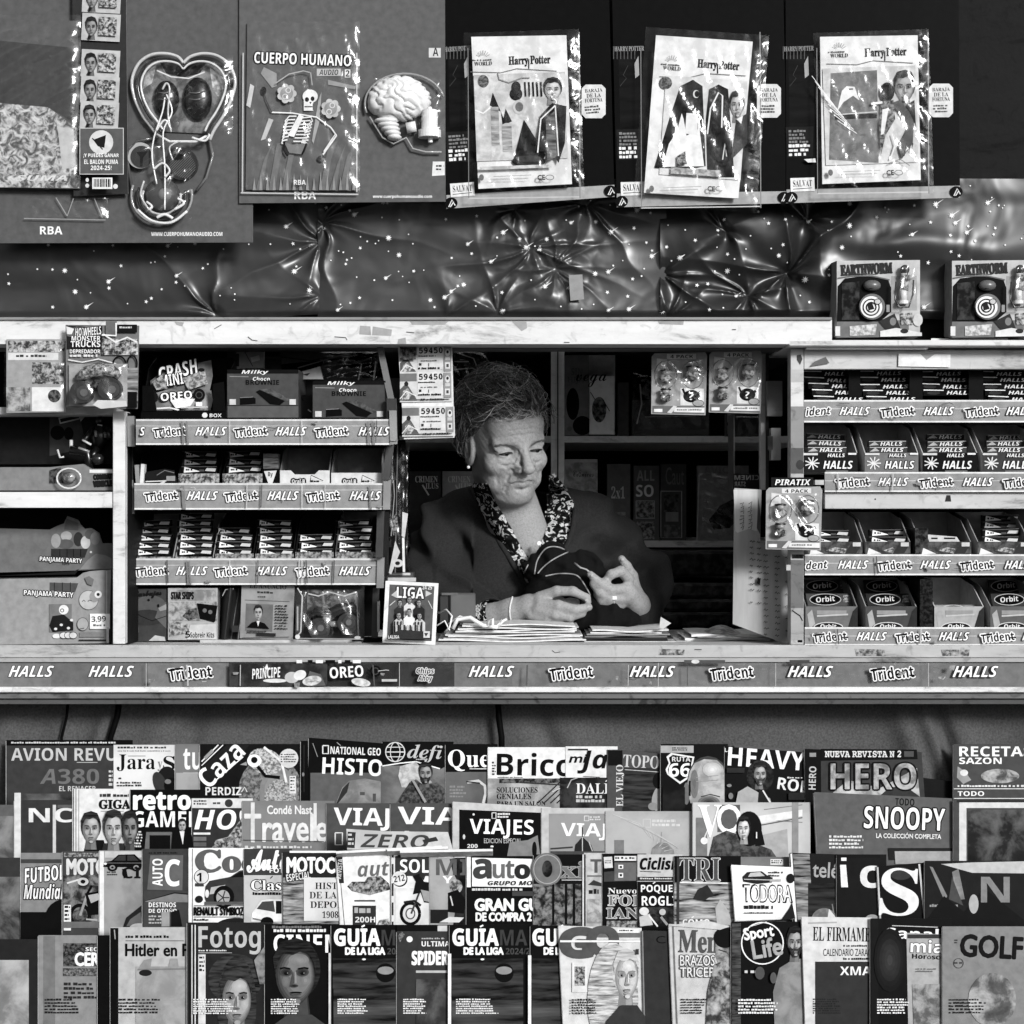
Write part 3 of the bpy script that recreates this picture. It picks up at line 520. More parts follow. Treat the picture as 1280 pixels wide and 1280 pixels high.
# ---- second row
b = M(2, -90, 18, 1006, 95, 'plain grey catalogue cover half out of view, far left of the second row')
b.rect(-90, 1020, 30, 1150, ('n', 60, 150, 14))
b = M(2, 18, 96, 1000, 60, 'dark grey magazine with a white ring letter, at the left end of the second row')
b.rect(18, 991, 26, 1150, 205); b.rect(66, 1006, 70, 1150, 195); b.text('NC', 36, 1010, 91, 1028, 215, 'b'); b.rect(72, 1006, 110, 1010, 95)
b = M(2, 91, 163, 986, 218, 'white magazine with two players\' heads under slab capitals', th=.007)
b.line([(92, 986), (92, 1100)], 1, 60); b.line([(95, 986), (95, 1100)], 1, 90); b.line([(98.5, 987), (98.5, 1100)], 1, 150); b.text('GIGA', 124, 1000, 163, 1011, 30, 's', out=30, ow=.5); b.micro(125, 992, 163, 997, 1, 60, .2); b.line([(126, 1014), (155, 1014)], .8, 150)
b.poly([(104, 1070), (108, 1050), (130, 1050), (134, 1070)], 30); b.face(114, 1036, 24, 36, 165, 28); b.poly([(126, 1075), (130, 1054), (156, 1054), (162, 1075)], 50); b.face(143, 1036, 25, 40, 180, 30); b.face(164, 1036, 20, 38, 130, 22)
b = M(2, 163, 241, 987, 15, 'black computer games magazine with thick rounded white title, a man in a suit below')
b.text('retro', 167, 991, 238, 1012, 242, 'b', out=242, ow=.7); b.text('GAMER', 166, 1014, 250, 1034, 238, 'b'); b.poly([(180, 1070), (183, 1040), (215, 1040), (220, 1070)], 105); b.rect(187, 1044, 213, 1062, 18); b.face(228, 1032, 10, 15, 170, 20); b.poly([(214, 1068), (216, 1042), (226, 1038), (240, 1044), (244, 1068)], 22); b.poly([(225, 1039), (231, 1039), (229, 1056)], 215); b.micro(166, 1038, 180, 1060, 6, 205, .3)
b = M(2, 240, 304, 997, 58, 'dark gaming monthly with a pale strip on top and slanted capitals')
b.rect(240, 998, 316, 1010, 212); b.micro(242, 1000, 262, 1007, 2, 60); b.micro(266, 1002, 281, 1007, 1, 80); b.ell(286, 1004, 5, 5, 60); b.text('HO!', 243, 1012, 304, 1037, 240, 'bi'); b.line([(242, 1042), (263, 1042)], 2.6, 220); b.rect(242, 1046, 258, 1051, 110); b.rect(242, 1053, 258, 1058, 95); b.poly([(262, 1066), (270, 1050), (285, 1046), (304, 1020), (312, 1066)], ('n', 25, 205, 150))
b = M(2, 303, 408, 1001, ('n', 110, 135, 8), 'grey travel magazine with tall condensed pale title and small two-word header above it', wrap=1)
b.text('Condé Nast', 334, 1007, 390, 1017.5, 225, 'r', out=225, ow=.35); b.text('Traveler', 306, 1018, 424, 1052, 215, 'r', out=215, ow=.9); b.line([(316, 1003), (316, 1053)], 5, 205); b.line([(394, 1004), (394, 1051)], 4, 212); b.line([(304, 1050), (405, 1052)], 1, 80); b.micro(306, 1057, 400, 1062, 1, 205); b.rect(304, 1064, 410, 1150, ('n', 50, 120, 12))
b = M(2, 408, 488, 1004, 84, 'grey travel magazine with four white capitals, first of a matching pair')
b.text('VIAJ', 417, 1010, 487, 1038, 238, 'b', -1); b.frame(419, 1041, 428, 1056, 1.6, 215)
b = M(2, 488, 566, 1004, 80, 'grey travel magazine with three white capitals and a folded pale issue before it')
b.text('VIAJ', 497, 1009, 586, 1037, 238, 'b', -1); b.text('NATIONAL', 512, 1040, 547, 1046, 200, 'b'); b.frame(506, 1039, 511, 1046, 1, 200)
b = M(2, 566, 677, 1003, 190, 'pale-framed special issue with black picture and wide white travel title', quad=[(566, 1150), (689, 1150), (689, 1009), (566, 1002)], near=.01)
b.poly([(574, 1150), (680, 1150), (680, 1016), (574, 1012)], 22); b.frame(615, 1016, 620, 1023, 1.2, 220); b.micro(622, 1016, 640, 1023, 2, 215, .25); b.text('VIAJES', 587, 1024, 667, 1048, 245, 'b', -1); b.text('EDICION ESPECIAL', 605, 1048, 652, 1054, 190, 'r'); b.text('200', 584, 1055, 597, 1060, 220, 'b'); b.line([(582, 1062), (599, 1062)], .7, 200)
b.poly([(633, 1075), (637, 1053), (660, 1050), (672, 1044), (676, 1075)], 130); b.ell(668, 1062, 3, 10, 25); b.ell(580, 1046, 1.5, 3, 200); b.ell(592, 1018, 1.4, 1.4, 220); b.ell(615, 1058, 2, 1.2, 220)
b = M(2, 677, 758, 1010, 188, 'pale travel issue with a domed cathedral and white capitals over a grey sky', near=.008)
b.rect(686, 1017, 770, 1150, ('n', 130, 152, 10)); b.frame(730.5, 1020, 736, 1026, 1, 215); b.micro(737, 1020, 753, 1026, 2, 205, .25); b.text('VIAJ', 701, 1029, 758, 1050, 238, 'b', -1); b.line([(728, 1034), (728, 1050)], 1.4, 40); b.poly([(717, 1070), (719, 1056), (728, 1046), (739, 1056), (744, 1070)], 45); b.line([(728, 1070), (728, 1046)], 1, 190); b.line([(736, 1052), (742, 1068)], 1.2, 180); b.line([(688, 1061), (716, 1059)], 2, 60); b.rect(688, 1064, 770, 1150, 75)
b = M(2, 757, 866, 1014, ('n', 150, 180, 9), 'pale grey cover with a faint dome and hardly readable white title', near=.007)
b.frame(804, 1024, 813, 1034, 1.1, 195); b.micro(815, 1024, 851, 1034, 2, 205, .25); b.poly([(812, 1075), (815, 1060), (824, 1053), (834, 1054), (842, 1062), (844, 1075)], ('n', 110, 150, 60)); b.line([(826, 1054), (827, 1040)], 1.1, 140); b.rect(768, 1050, 780, 1068, 120)
for i in range(7): b.line([(766 + i * 9, 1018 + i * 4), (800 + i * 8, 1030 + i * 5), (812 + 3 * i, 1046 + 3 * i)], .8, 190)
b = M(2, 866, 1003, 1003, ('n', 165, 200, 6), 'fashion magazine with thin elegant capitals and a dark-haired woman in a fur coat', near=.012)
for q in ([(955, 1012), (1003, 1006)], [(912, 1022), (1003, 1028)]): b.line(q, 1, 120)
b.poly([(948, 1020), (1003, 1012), (1003, 1020), (948, 1030)], 220); b.line([(948, 1032), (1003, 1022)], 1.6, 100); b.rect(990, 1003, 998, 1070, 140); b.poly([(952, 1044), (984, 1036), (986, 1080), (952, 1080)], 165); b.rect(870, 1022, 884, 1080, 120); b.line([(888, 1030), (879, 1050)], 1.5, 210); b.rect(897, 1006, 925, 1040, 95)
b.text('V', 872, 1006, 902, 1047, 245, 's'); b.text('O', 896, 1006, 926, 1042, 240, 'r', out=240, ow=.6); b.ell(880, 1051, 4.5, 4.5, 228)
b.poly([(884, 1080), (892, 1046), (908, 1038), (930, 1046), (948, 1056), (964, 1062), (976, 1080)], ('n', 40, 105, 70)); b.ell(936, 1036, 16, 22, 18); b.poly([(936, 1020), (950, 1030), (956, 1056), (944, 1058)], 18); b.face(930, 1036, 16, 27, 205, 18, None, 0, -.3); b.line([(945, 1040), (945, 1048)], 1.4, 220)
b = M(2, 1019, 1190, 998, 96, 'large grey comic collection book with outlined cartoon lettering', quad=[(1026, 1150), (1198, 1150), (1190, 998), (1018, 990)], th=.012, near=.018, name='book', cat='book')
b.text('TODO', 1119, 998, 1143, 1007, 28, 'b', -3); b.text('SNOOPY', 1080, 1009, 1181, 1037, 246, 'b', -2, out=15, ow=1.7); b.text('LA COLECCIÓN COMPLETA', 1095, 1041, 1176, 1048, 225, 'r', -1, out=225, ow=.25); b.micro(1036, 1044, 1084, 1062, 4, 215, .35); b.poly([(1110, 1060), (1190, 1060), (1191, 1075), (1111, 1075)], 40); b.poly([(1118, 1064), (1190, 1064), (1191, 1080), (1119, 1080)], 160)
b = M(2, 1192, 1300, 1000, 78, 'dark magazine with a broad white picture frame, at the right end of the second row', near=.022)
b.poly([(1199, 1150), (1208, 1150), (1208, 1010), (1290, 1010), (1290, 1003), (1199, 1003)], 205); b.rect(1210, 1012, 1288, 1150, ('n', 15, 110, 20)); b.rect(1196, 1000, 1310, 1003, 50)
fin()
# folded magazine lying across the top of the third row
b = B(P(500, 1050, -.11), (0, -.92, .4)); b.card([(434, 1062), (556, 1062), (560, 1040), (480, 1039), (433, 1036)], .002, ('n', 165, 205, 14), 225); b.text('ZERO', 453, 1043, 536, 1060, 70, 'b', -1, sh=.3); b.rect(434, 1040, 444, 1060, 55, -4); b.micro(435, 1041, 443, 1058, 3, 190)
b.poly([(536, 1050), (560, 1040), (566, 1062), (545, 1062)], 195); b.poly([(528, 1050), (545, 1046), (548, 1051), (530, 1054)], 60)
one(b, 'folded_magazine', 'pale folded issue lying crosswise on the third row, big grey capitals showing', 'magazine')
for i, (x0, x1, ya, yb_) in enumerate(((420, 552, 1064, 1056), (484, 560, 1061, 1057), (500, 616, 1063, 1060))):
    b = B(P(500, 1065, -.125 - .006 * i), (0, -.9, .44)); b.card([(x0, ya + 3), (x1, yb_ + 4), (x1, yb_ + 1), (x0, ya)], .03, 225, ('w', 150, 230, 700)); one(b, 'paper_sheaf', ['thick pale sheaf of pages tucked behind the rally car issue', 'short sheaf of pages tucked above the motorbike travel issue', 'long thin sheaf of pages lying before the white-framed special issue'][i], 'paper sheaf')
# ---- third row
b = M(3, -80, 26, 1072, 60, 'dark landscape picture cover half out of view, far left of the third row')
b.rect(-80, 1096, 40, 1235, ('n', 30, 140, 12))
b = M(3, 26, 82, 1066, 130, 'striped grey magazine with slanted outlined letters, at the left end of the third row')
b.rect(26, 1074, 90, 1079, 70); b.text('FUTBOL', 30, 1083, 80, 1102, 232, 'bi', 6, out=30, ow=1.2); b.text('Mundial', 30, 1105, 80, 1124, 225, 'bi', out=30, ow=1.2); b.ell(80, 1150, 24, 26, 20); b.rect(26, 1140, 90, 1240, 25)
b = M(3, 78, 126, 1064, 72, 'motorcycle weekly with pale condensed title and a leaning dark machine', near=.002)
b.rect(80, 1066, 126, 1071, ('n', 40, 180, 200)); b.rect(79, 1094, 140, 1160, ('n', 25, 150, 60)); b.text('MOTO', 84, 1074, 133, 1093, 205, 'r', out=205, ow=1.1); b.bike(88, 1098, 150, 1160); b.line([(84, 1104), (104, 1098)], 2, 200); b.ell(104, 1102, 7, 5, 190); b.ell(104, 1102, 3, 2.5, 30); b.rect(80, 1131, 89, 1163, 222); b.micro(81, 1132, 88, 1162, 6, 30, .4); b.rect(79, 1152, 140, 1160, 105); b.line([(108, 1149), (122, 1150)], 2, 160)
b = M(3, 124, 180, 1063, ('n', 120, 160, 10), 'car monthly with dark sports car on top and plain grey field', near=.003)
b.rect(124.5, 1064, 130, 1235, 222); b.rect(131, 1064, 190, 1072, 185); b.car(129, 1067, 182, 1088, 28, 60); b.text('CI', 153, 1084, 176, 1098, 30, 'b'); b.poly([(155, 1098), (153, 1086), (158, 1086), (160, 1096)], 25); b.micro(134, 1089, 150, 1095, 2, 70); b.poly([(152, 1165), (158, 1147), (178, 1131), (190, 1128), (190, 1165)], 40); b.poly([(158, 1158), (163, 1149), (176, 1140), (177, 1155)], 95); b.ell(174, 1160, 12, 6, 170)
b = M(3, 178, 233, 1061, 66, 'dark car magazine with a big pale letter C and an upright side title', near=.004)
b.poly([(188, 1069), (229, 1069), (228, 1113), (184, 1112)], 104); b.text('AUTO', 180, 1084, 214, 1097, 238, 'b', 90); b.text('C', 206, 1074, 225, 1108, 240, 'b'); b.micro(186, 1065, 222, 1068, 1, 30); b.rect(180, 1114, 245, 1235, 72); b.line([(180, 1127), (218, 1116), (240, 1118)], 1.2, 30); b.poly([(180, 1127), (218, 1117), (240, 1119), (240, 1128)], 125); b.text('DESTINOS', 186, 1128, 220, 1134, 230, 'b'); b.text('DE OTOÑO', 186, 1135, 221, 1141, 230, 'b'); b.micro(186, 1144, 205, 1156, 3, 170, .4); b.rect(202, 1140, 212, 1158, 150); b.poly([(214, 1158), (214, 1140), (224, 1137), (228, 1158)], 30)
b = M(3, 236, 306, 1060, 232, 'white car weekly with big grey rounded title and a bulky small car', near=.006)
b.line([(240.5, 1061), (240.5, 1160)], 1.2, 120); b.text('Coche', 245, 1063, 372, 1090, 98, 's', out=98, ow=1.3); b.ell(252, 1096, 9, 9, 205); b.ring(252, 1096, 9, 9, .8, 60); b.text('1', 246, 1091, 252, 1102, 20, 'b'); b.rect(244, 1104, 255, 1108, 70); b.ell(249, 1124, 5, 4.5, 40)
b.poly([(256, 1122), (257, 1108), (262, 1101), (288, 1096), (300, 1088), (318, 1086), (318, 1128), (258, 1128)], 62); b.poly([(264, 1109), (282, 1106), (276, 1116), (262, 1118)], 175); b.poly([(288, 1097), (300, 1090), (312, 1089), (312, 1096)], 25); b.ell(280, 1121, 13, 14, 25); b.ell(279, 1122, 8.5, 9.5, 165)
for i in range(5): b.line([(279, 1122), (279 + 8 * math.cos(i * 1.257), 1122 + 9 * math.sin(i * 1.257))], 1.4, 60)
b.ell(259, 1117, 2.5, 5, 215); b.rect(256, 1127, 310, 1131, 90); b.text('RENAULT SYMBIOZ', 243, 1134, 305, 1144, 20, 'r', out=20, ow=.5); b.line([(243, 1132), (305, 1132)], .7, 30); b.line([(243, 1146), (305, 1146)], .7, 30); b.micro(243, 1148, 262, 1152, 1, 40); b.ell(296, 1158, 26, 11, 40)
b = M(3, 305, 355, 1061, 66, 'classic car monthly with white brush-script title above a pale old saloon', near=.007)
b.text('Auto', 308, 1062, 358, 1088, 242, 'sc', 6, out=242, ow=.8); b.text('FOTO', 337, 1085, 362, 1091, 230, 'b'); b.rect(305, 1094, 370, 1235, ('n', 160, 195, 10)); b.text('Clasico', 314, 1100, 377, 1113, 235, 's', out=30, ow=1.2); b.line([(338, 1098), (341, 1095)], 1.2, 30); b.micro(316, 1115, 356, 1119, 1, 30, .1); b.poly([(314, 1152), (315, 1141), (320, 1135), (326, 1126), (334, 1124), (370, 1125), (370, 1152)], 215); b.poly([(321, 1136), (328, 1127), (342, 1126), (344, 1140)], 75); b.rect(345, 1126, 360, 1142, 30); b.ell(318, 1144, 2.5, 4, 245); b.line([(316, 1148), (352, 1156)], 2, 120); b.ell(334, 1152, 8, 6, 20)
b = M(3, 353, 426, 1065, 46, 'motorcycle special with a cream panel of serif history lettering', near=.009)
b.rect(362, 1063.5, 420, 1066, 235); b.rect(354, 1097, 440, 1235, ('w', 25, 170, 260)); b.text('MOTOCICLISMO', 359, 1072, 480, 1091, 243, 'r', out=243, ow=1); b.text('ESPECIAL', 358, 1091, 388, 1100, 215, 'b', 8, out=40, ow=1.2); b.rect(380, 1097, 440, 1151, ('n', 185, 215, 8), 0)
for q, x0, x1, y in (('HIST', 394, 422, 1103), ('DE LA', 387, 421, 1114.5), ('DEPOR', 388, 430, 1126.5), ('1908-', 403, 426, 1139)): b.text(q, x0, y, x1, y + 8.5, 25, 's')
b = M(3, 424, 489, 1064, 226, 'white rally magazine with two dusty cars and slanted grey title', quad=[(430, 1235), (496, 1235), (492, 1067), (420, 1070)], near=.012)
b.poly([(420, 1071), (428, 1071), (430, 1104), (424, 1104)], 50); b.text('REVISTA', 412, 1083, 437, 1089, 200, 'b', 84); b.line([(426, 1104), (431, 1160)], 1, 110); b.text('auto', 447, 1078, 500, 1095, 108, 'bi', 3); b.poly([(434, 1108), (440, 1102), (456, 1102), (460, 1096), (476, 1095), (486, 1104), (488, 1112), (462, 1119), (440, 1114)], ('n', 25, 190, 160)); b.rect(443, 1125, 469, 1127, 60); b.rect(441, 1132, 470, 1160, 58); b.micro(443, 1134, 468, 1143, 1, 170, .2); b.text('200H', 444, 1146, 469, 1153, 220, 'b'); b.poly([(470, 1160), (474, 1150), (486, 1148), (488, 1160)], ('n', 60, 220, 150))
b = M(3, 489, 538, 1067, 222, 'motorbike travel magazine with a dark title plate and numbered round badge', near=.014)
b.rect(489.5, 1066, 492, 1160, 60)
for i in range(4): b.rect(489.5, 1072 + i * 24, 492, 1080 + i * 24, 215)
b.rect(494, 1070, 550, 1095, 62); b.rect(497, 1067, 550, 1071, 62); b.text('SOLO', 500, 1074, 552, 1091, 243, 'b'); b.ell(500, 1099, 9.5, 9.5, 25); b.ell(499, 1098, 9, 9, 215); b.text('212', 492, 1094, 506, 1102, 25, 'b', 10); b.rect(494, 1110, 550, 1160, ('n', 190, 228, 20)); b.ring(513, 1142, 11.5, 13, 4, 18); b.ring(513, 1142, 5.5, 6.5, 1.6, 80); b.line([(514, 1142), (524, 1116)], 2.4, 70); b.poly([(516, 1118), (520, 1102), (516, 1095), (524, 1092), (530, 1102), (544, 1104), (548, 1130), (530, 1128), (526, 1116)], 32); b.poly([(526, 1112), (536, 1114), (540, 1128), (530, 1126)], 150); b.poly([(524, 1095), (526, 1090), (532, 1094), (530, 1100)], 50); b.line([(505, 1128), (518, 1126), (526, 1132)], 3, 40)
b = M(3, 537, 586, 1066, ('n', 128, 170, 12), 'grey magazine with a helmeted rider in the dark and a low boat', near=.015)
b.poly([(562, 1074), (590, 1068), (596, 1160), (566, 1160), (570, 1130), (576, 1110), (566, 1090)], ('n', 12, 60, 40)); b.text('MI', 545, 1074, 586, 1094, 98, 'b'); b.text('Y', 553, 1095, 566, 1104, 238, 'b'); b.ell(570, 1108, 8, 9, ('n', 40, 210, 120)); b.poly([(560, 1140), (560, 1116), (572, 1112), (582, 1124), (580, 1142)], 28); b.rect(538, 1137, 560, 1154, 40); b.poly([(549, 1153), (562, 1146), (580, 1147), (574, 1153)], 205); b.line([(563, 1120), (566, 1132)], 1.6, 200); b.rect(548, 1069, 566, 1072, 205); b.rect(568, 1069, 584, 1072, 215)
b = M(3, 583, 668, 1070, 20, 'black car buyer\'s guide with a white masthead and heavy white headline', near=.016)
b.rect(583.5, 1071, 588.5, 1109, 230); b.poly([(590, 1072), (680, 1074), (680, 1109), (590, 1108)], 238); b.text('a', 592, 1074, 614, 1098, 70, 'b', out=70, ow=.8); b.text('u', 616, 1080, 631, 1098, 112, 'b'); b.text('t', 632, 1076, 643, 1098, 100, 'b'); b.text('o', 644, 1081, 662, 1098, 52, 'b', out=52, ow=.8); b.text('GRUPO MOTOR', 610, 1101, 686, 1106.5, 30, 'bi'); b.micro(590, 1110, 665, 1114, 1, 205, .2); b.text('GRAN GUÍA', 594, 1120, 690, 1138, 240, 'r', out=240, ow=1); b.text('DE COMPRA 2', 595, 1141, 664, 1151, 235, 'r', out=235, ow=.7); b.rect(640, 1114, 680, 1120, 70)
b = M(3, 667, 728, 1068, 24, 'forest picture magazine with one oversized grey rounded letter', near=.018)
b.rect(667, 1104, 740, 1235, ('n', 18, 150, 90)); 
for x in (690, 706, 716): b.rect(x, 1104, x + 3, 1156, 20)
b.rect(667, 1100, 740, 1105, 30); b.text('xi', 700, 1077, 732, 1097, 118, 's', out=160, ow=.9); b.text('O', 669, 1070, 699, 1103, 118, 'b', out=118, ow=4); b.ring(684, 1086.5, 17, 18, 1, 165); b.ell(684, 1086, 6.5, 10.5, ('n', 20, 80, 60)); b.line([(702, 1100), (727, 1100)], 1, 200)
b = M(3, 730, 754, 1066, ('n', 150, 200, 40), 'narrow pale strip of a magazine between forest and comic covers', near=.02)
b.rect(730, 1068, 732, 1160, 25); b.rect(728, 1068, 730, 1160, 205); b.text('T', 738, 1074, 752, 1091, 90, 'b'); b.rect(734, 1094, 753, 1096, 110); b.poly([(735, 1106), (742, 1100), (752, 1104), (752, 1108)], 60); b.micro(736, 1111, 752, 1118, 1, 40, .1); b.rect(734, 1124, 760, 1154, ('n', 120, 200, 60))
b = M(3, 753, 798, 1067, 26, 'dark magazine with grey three-dimensional headline letters and a small phone sticker', near=.021)
b.poly([(755, 1090), (798, 1086), (798, 1101), (755, 1102)], 70); b.rect(768, 1070, 796, 1076, 215); b.micro(769, 1071, 795, 1075, 1, 30); b.rect(768, 1078, 810, 1101, 108); b.rect(773, 1081, 779, 1086, 225); b.rect(774.5, 1082.5, 777.5, 1085, 20); b.rect(773, 1091, 779, 1097, 225); b.rect(774.5, 1092.5, 777.5, 1095.5, 20); b.rect(754, 1070, 767, 1088, 25, 4); b.rect(755, 1071, 765.5, 1085, 205, 4); b.micro(756, 1075, 764, 1080, 2, 90)
b.text('Nuevo', 760, 1110, 796, 1117, 228, 's'); b.text('FOR', 760, 1119, 806, 1132, 125, 's', out=225, ow=.8); b.text('IAN', 758, 1135, 798, 1148, 105, 's', out=205, ow=.8); b.rect(758, 1151, 805, 1160, ('n', 40, 190, 150))
b = M(3, 797, 843, 1068, 190, 'cycling magazine with slanted black title and two racing cyclists', near=.023)
b.text('Ciclismo', 800, 1072, 862, 1087, 20, 'bi', out=20, ow=.4); b.line([(800, 1089), (826, 1090)], .8, 50); b.rect(797, 1096, 860, 1101, 40); b.micro(800, 1097, 840, 1100, 1, 200); b.rect(797, 1102, 860, 1235, 22); b.text('POQUER', 801, 1106, 849, 1117, 238, 'b'); b.line([(816, 1104.5), (819, 1102.5)], 1.2, 238); b.text('ROGLIC', 802, 1120, 854, 1132, 238, 'b'); b.rect(798, 1134, 858, 1158, ('n', 15, 80, 60)); b.ell(805, 1139, 6, 5, 210); b.poly([(799, 1146), (812, 1142), (816, 1156), (800, 1158)], 190); b.line([(811, 1144), (822, 1158)], 2, 220); b.ell(828, 1140, 4, 4, 190); b.line([(826, 1146), (834, 1156)], 3, 150)
b = M(3, 843, 916, 1070, 28, 'swimming magazine with outlined capitals over rippling water', near=.025)
b.rect(843, 1103, 930, 1235, ('w', 18, 185, 190)); b.line([(850, 1103), (912, 1104)], 1.6, 220); b.text('TRI', 849, 1073, 900, 1101, 82, 's', out=215, ow=.9); b.poly([(866, 1124), (872, 1112), (884, 1106), (892, 1118), (880, 1126)], 50); b.poly([(894, 1135), (900, 1124), (910, 1138), (916, 1156), (896, 1156)], 175); b.text('COMO', 853, 1149, 887, 1157, 235, 'b'); b.line([(864, 1147.5), (867, 1145.5)], 1, 235); b.rect(846, 1072, 849, 1156, 60)
b = M(3, 886, 978, 1071, ('n', 105, 130, 12), 'plain grey cover showing only its top edge behind the off-road card', near=.012, dy=-60)
b.rect(900, 1071, 903, 1082, 150); b.rect(963, 1074, 979, 1081, 220); b.micro(964, 1075, 978, 1080, 2, 40)
b = M(3, 914, 990, 1083, 236, 'white off-road card with car drawing and tall outlined capitals', quad=[(919, 1151), (994, 1148), (990, 1084), (914, 1081)], near=.034, th=.002, edge=240)
b.text('TODORA', 929, 1106, 990, 1128, 25, 'r', -1, out=25, ow=.8, sh=-.05); b.text('TODORA', 930, 1107, 989, 1127, 235, 'r', -1); b.poly([(929, 1102), (928, 1096), (934, 1090), (952, 1089), (960, 1095), (966, 1097), (965, 1103), (946, 1105)], 45); b.poly([(935, 1096), (938, 1091), (950, 1090), (956, 1095)], 190); b.line([(930, 1099), (964, 1100)], 1, 190); b.micro(960, 1089, 980, 1097, 2, 70); b.rect(962, 1099, 976, 1102, 170); b.micro(930, 1131, 972, 1137, 1, 40, .15); b.micro(930, 1140, 974, 1143, 1, 50); b.poly([(976, 1150), (986, 1136), (990, 1128), (994, 1148)], 40); b.ell(988, 1098, 5, 6, 35)
b = M(3, 988, 1046, 1068, 36, 'dark photo magazine with a bright white spine edge and pale lower-case word', quad=[(996, 1235), (1058, 1235), (1052, 1068), (987, 1066)], near=.028)
b.line([(989, 1067), (995, 1152)], 2.2, 238); b.poly([(991, 1068), (1012, 1068), (1016, 1150), (997, 1150)], ('w', 20, 160, 180)); b.rect(1010, 1104, 1054, 1150, ('w', 16, 60, 120)); b.text('telé', 1016, 1078, 1048, 1097, 165, 'r', -3, out=165, ow=.4); b.ell(1030, 1150, 16, 15, ('n', 90, 150, 30)); b.poly([(1034, 1150), (1036, 1136), (1046, 1148)], 205); b.line([(1042, 1142), (1040, 1130)], 1.6, 120)
b = M(3, 1046, 1098, 1068, 34, 'plain charcoal magazine with two pale lower-case letters', near=.031)
b.rect(1051.5, 1069, 1058, 1076, 235); b.poly([(1050, 1081), (1057.5, 1081), (1060, 1109), (1051.5, 1109)], 225); b.text('c', 1075, 1082, 1100, 1110, 222, 'b'); b.rect(1046, 1068, 1100, 1072, 16); b.ell(1090, 1150, 9, 7, 150)
b = M(3, 1098, 1156, 1080, 28, 'black magazine with one huge elegant white letter S', near=.034, quad=[(1104, 1235), (1164, 1235), (1158, 1078), (1096, 1083)])
b.line([(1097, 1084), (1101, 1160)], 2, 190); b.line([(1149, 1080), (1157, 1160)], 2.2, 205); b.ell(1126, 1092, 14, 8, 62); b.text('S', 1100, 1085, 1149, 1145, 225, 's', -3); b.micro(1112, 1148, 1140, 1151, 1, 190)
b = M(3, 1156, 1300, 1076, 38, 'dark magazine with broad slanting grey strokes, at the right end of the third row', near=.037)
b.poly([(1162, 1083), (1166, 1084), (1184, 1120), (1181, 1127)], 130); b.poly([(1190, 1090), (1198, 1086), (1206, 1124), (1196, 1125)], ('n', 110, 150, 30)); b.poly([(1186, 1124), (1190, 1096), (1204, 1132)], 75); b.micro(1162, 1130, 1200, 1134, 1, 150, .1); b.poly([(1176, 1080), (1216, 1078), (1310, 1076), (1310, 1092), (1215, 1091)], 185); b.poly([(1158, 1150), (1180, 1120), (1205, 1140), (1230, 1110), (1280, 1150), (1280, 1235), (1158, 1235)], 24); b.ell(1217, 1130, 6, 12, 170); b.text('N', 1226, 1096, 1262, 1128, 130, 'b')
# ---- bottom row
b = M(4, -80, 48, 1174, 45, 'black cover with pale plate half out of view, far left of the bottom row')
b.rect(-60, 1200, 36, 1325, ('n', 100, 190, 10))
b = M(4, 48, 124, 1169, 135, 'grey crime magazine with dark speckled plate and white capitals, bottom row left end')
b.rect(54, 1170, 69, 1325, 118); b.rect(79, 1179, 130, 1208, ('n', 15, 110, 220)); b.text('SECRETOS', 107, 1184, 150, 1189, 230, 'b'); b.text('CEREBRO', 94, 1191, 165, 1207, 238, 'r', out=238, ow=.8); b.rect(79, 1210, 130, 1220, ('n', 40, 140, 250)); b.micro(80, 1228, 126, 1250, 4, 50)
b = M(4, 122, 140, 1169, 10, 'narrow black block standing in for the dark gap beside the grey crime magazine', near=.003, name='book', cat='book', th=.018, yaw=0, ext=2)  # black block gives the shaded gap between two magazines its dark colour
b = M(4, 138, 232, 1159, 176, 'pale history paper with tall condensed black headline and a thin rule above it', near=.006, th=.006)
b.rect(138, 1160, 148, 1325, 25); b.line([(143, 1162), (144, 1174)], 1.4, 150); b.micro(157, 1169, 217, 1173, 1, 30, .15); b.line([(157, 1176), (230, 1176)], .8, 60); b.text('Hitler en París', 157, 1180, 262, 1195, 28, 'r', out=28, ow=.55); b.rect(170, 1208, 245, 1325, ('n', 130, 165, 20)); b.poly([(172, 1212), (180, 1200), (190, 1198), (188, 1212)], 140); b.poly([(210, 1212), (213, 1198), (222, 1198), (224, 1212)], 145); b.line([(172, 1212), (232, 1211)], 2, 120); b.ell(182, 1216, 8, 4, 40)
b = M(4, 234, 331, 1153, 48, 'dark photography magazine with rounded grey title and a striped spine', near=.011, th=.007)
for i, x in enumerate((237, 240, 244)): b.line([(x, 1156), (x, 1280)], 1.3, (30, 205, 215)[i])
b.text('Fotografía', 248, 1156, 392, 1193, 180, 'b'); b.micro(248, 1187, 290, 1190, 1, 200); b.line([(248, 1191), (290, 1191)], .8, 170); b.rect(248, 1193, 257, 1280, 205); b.micro(249, 1195, 256, 1216, 4, 50, .4); b.ell(294, 1224, 34, 32, ('w', 15, 75, 200, 1.2)); b.poly([(288, 1232), (291, 1198), (296, 1222)], 150); b.face(296, 1248, 40, 66, 160, 35, None, 20); b.poly([(318, 1200), (330, 1184), (345, 1190), (345, 1230), (325, 1230)], ('n', 60, 150, 50))
b = M(4, 331, 414, 1155, 26, 'black cinema magazine with a dark face looking over broad white title', near=.013)
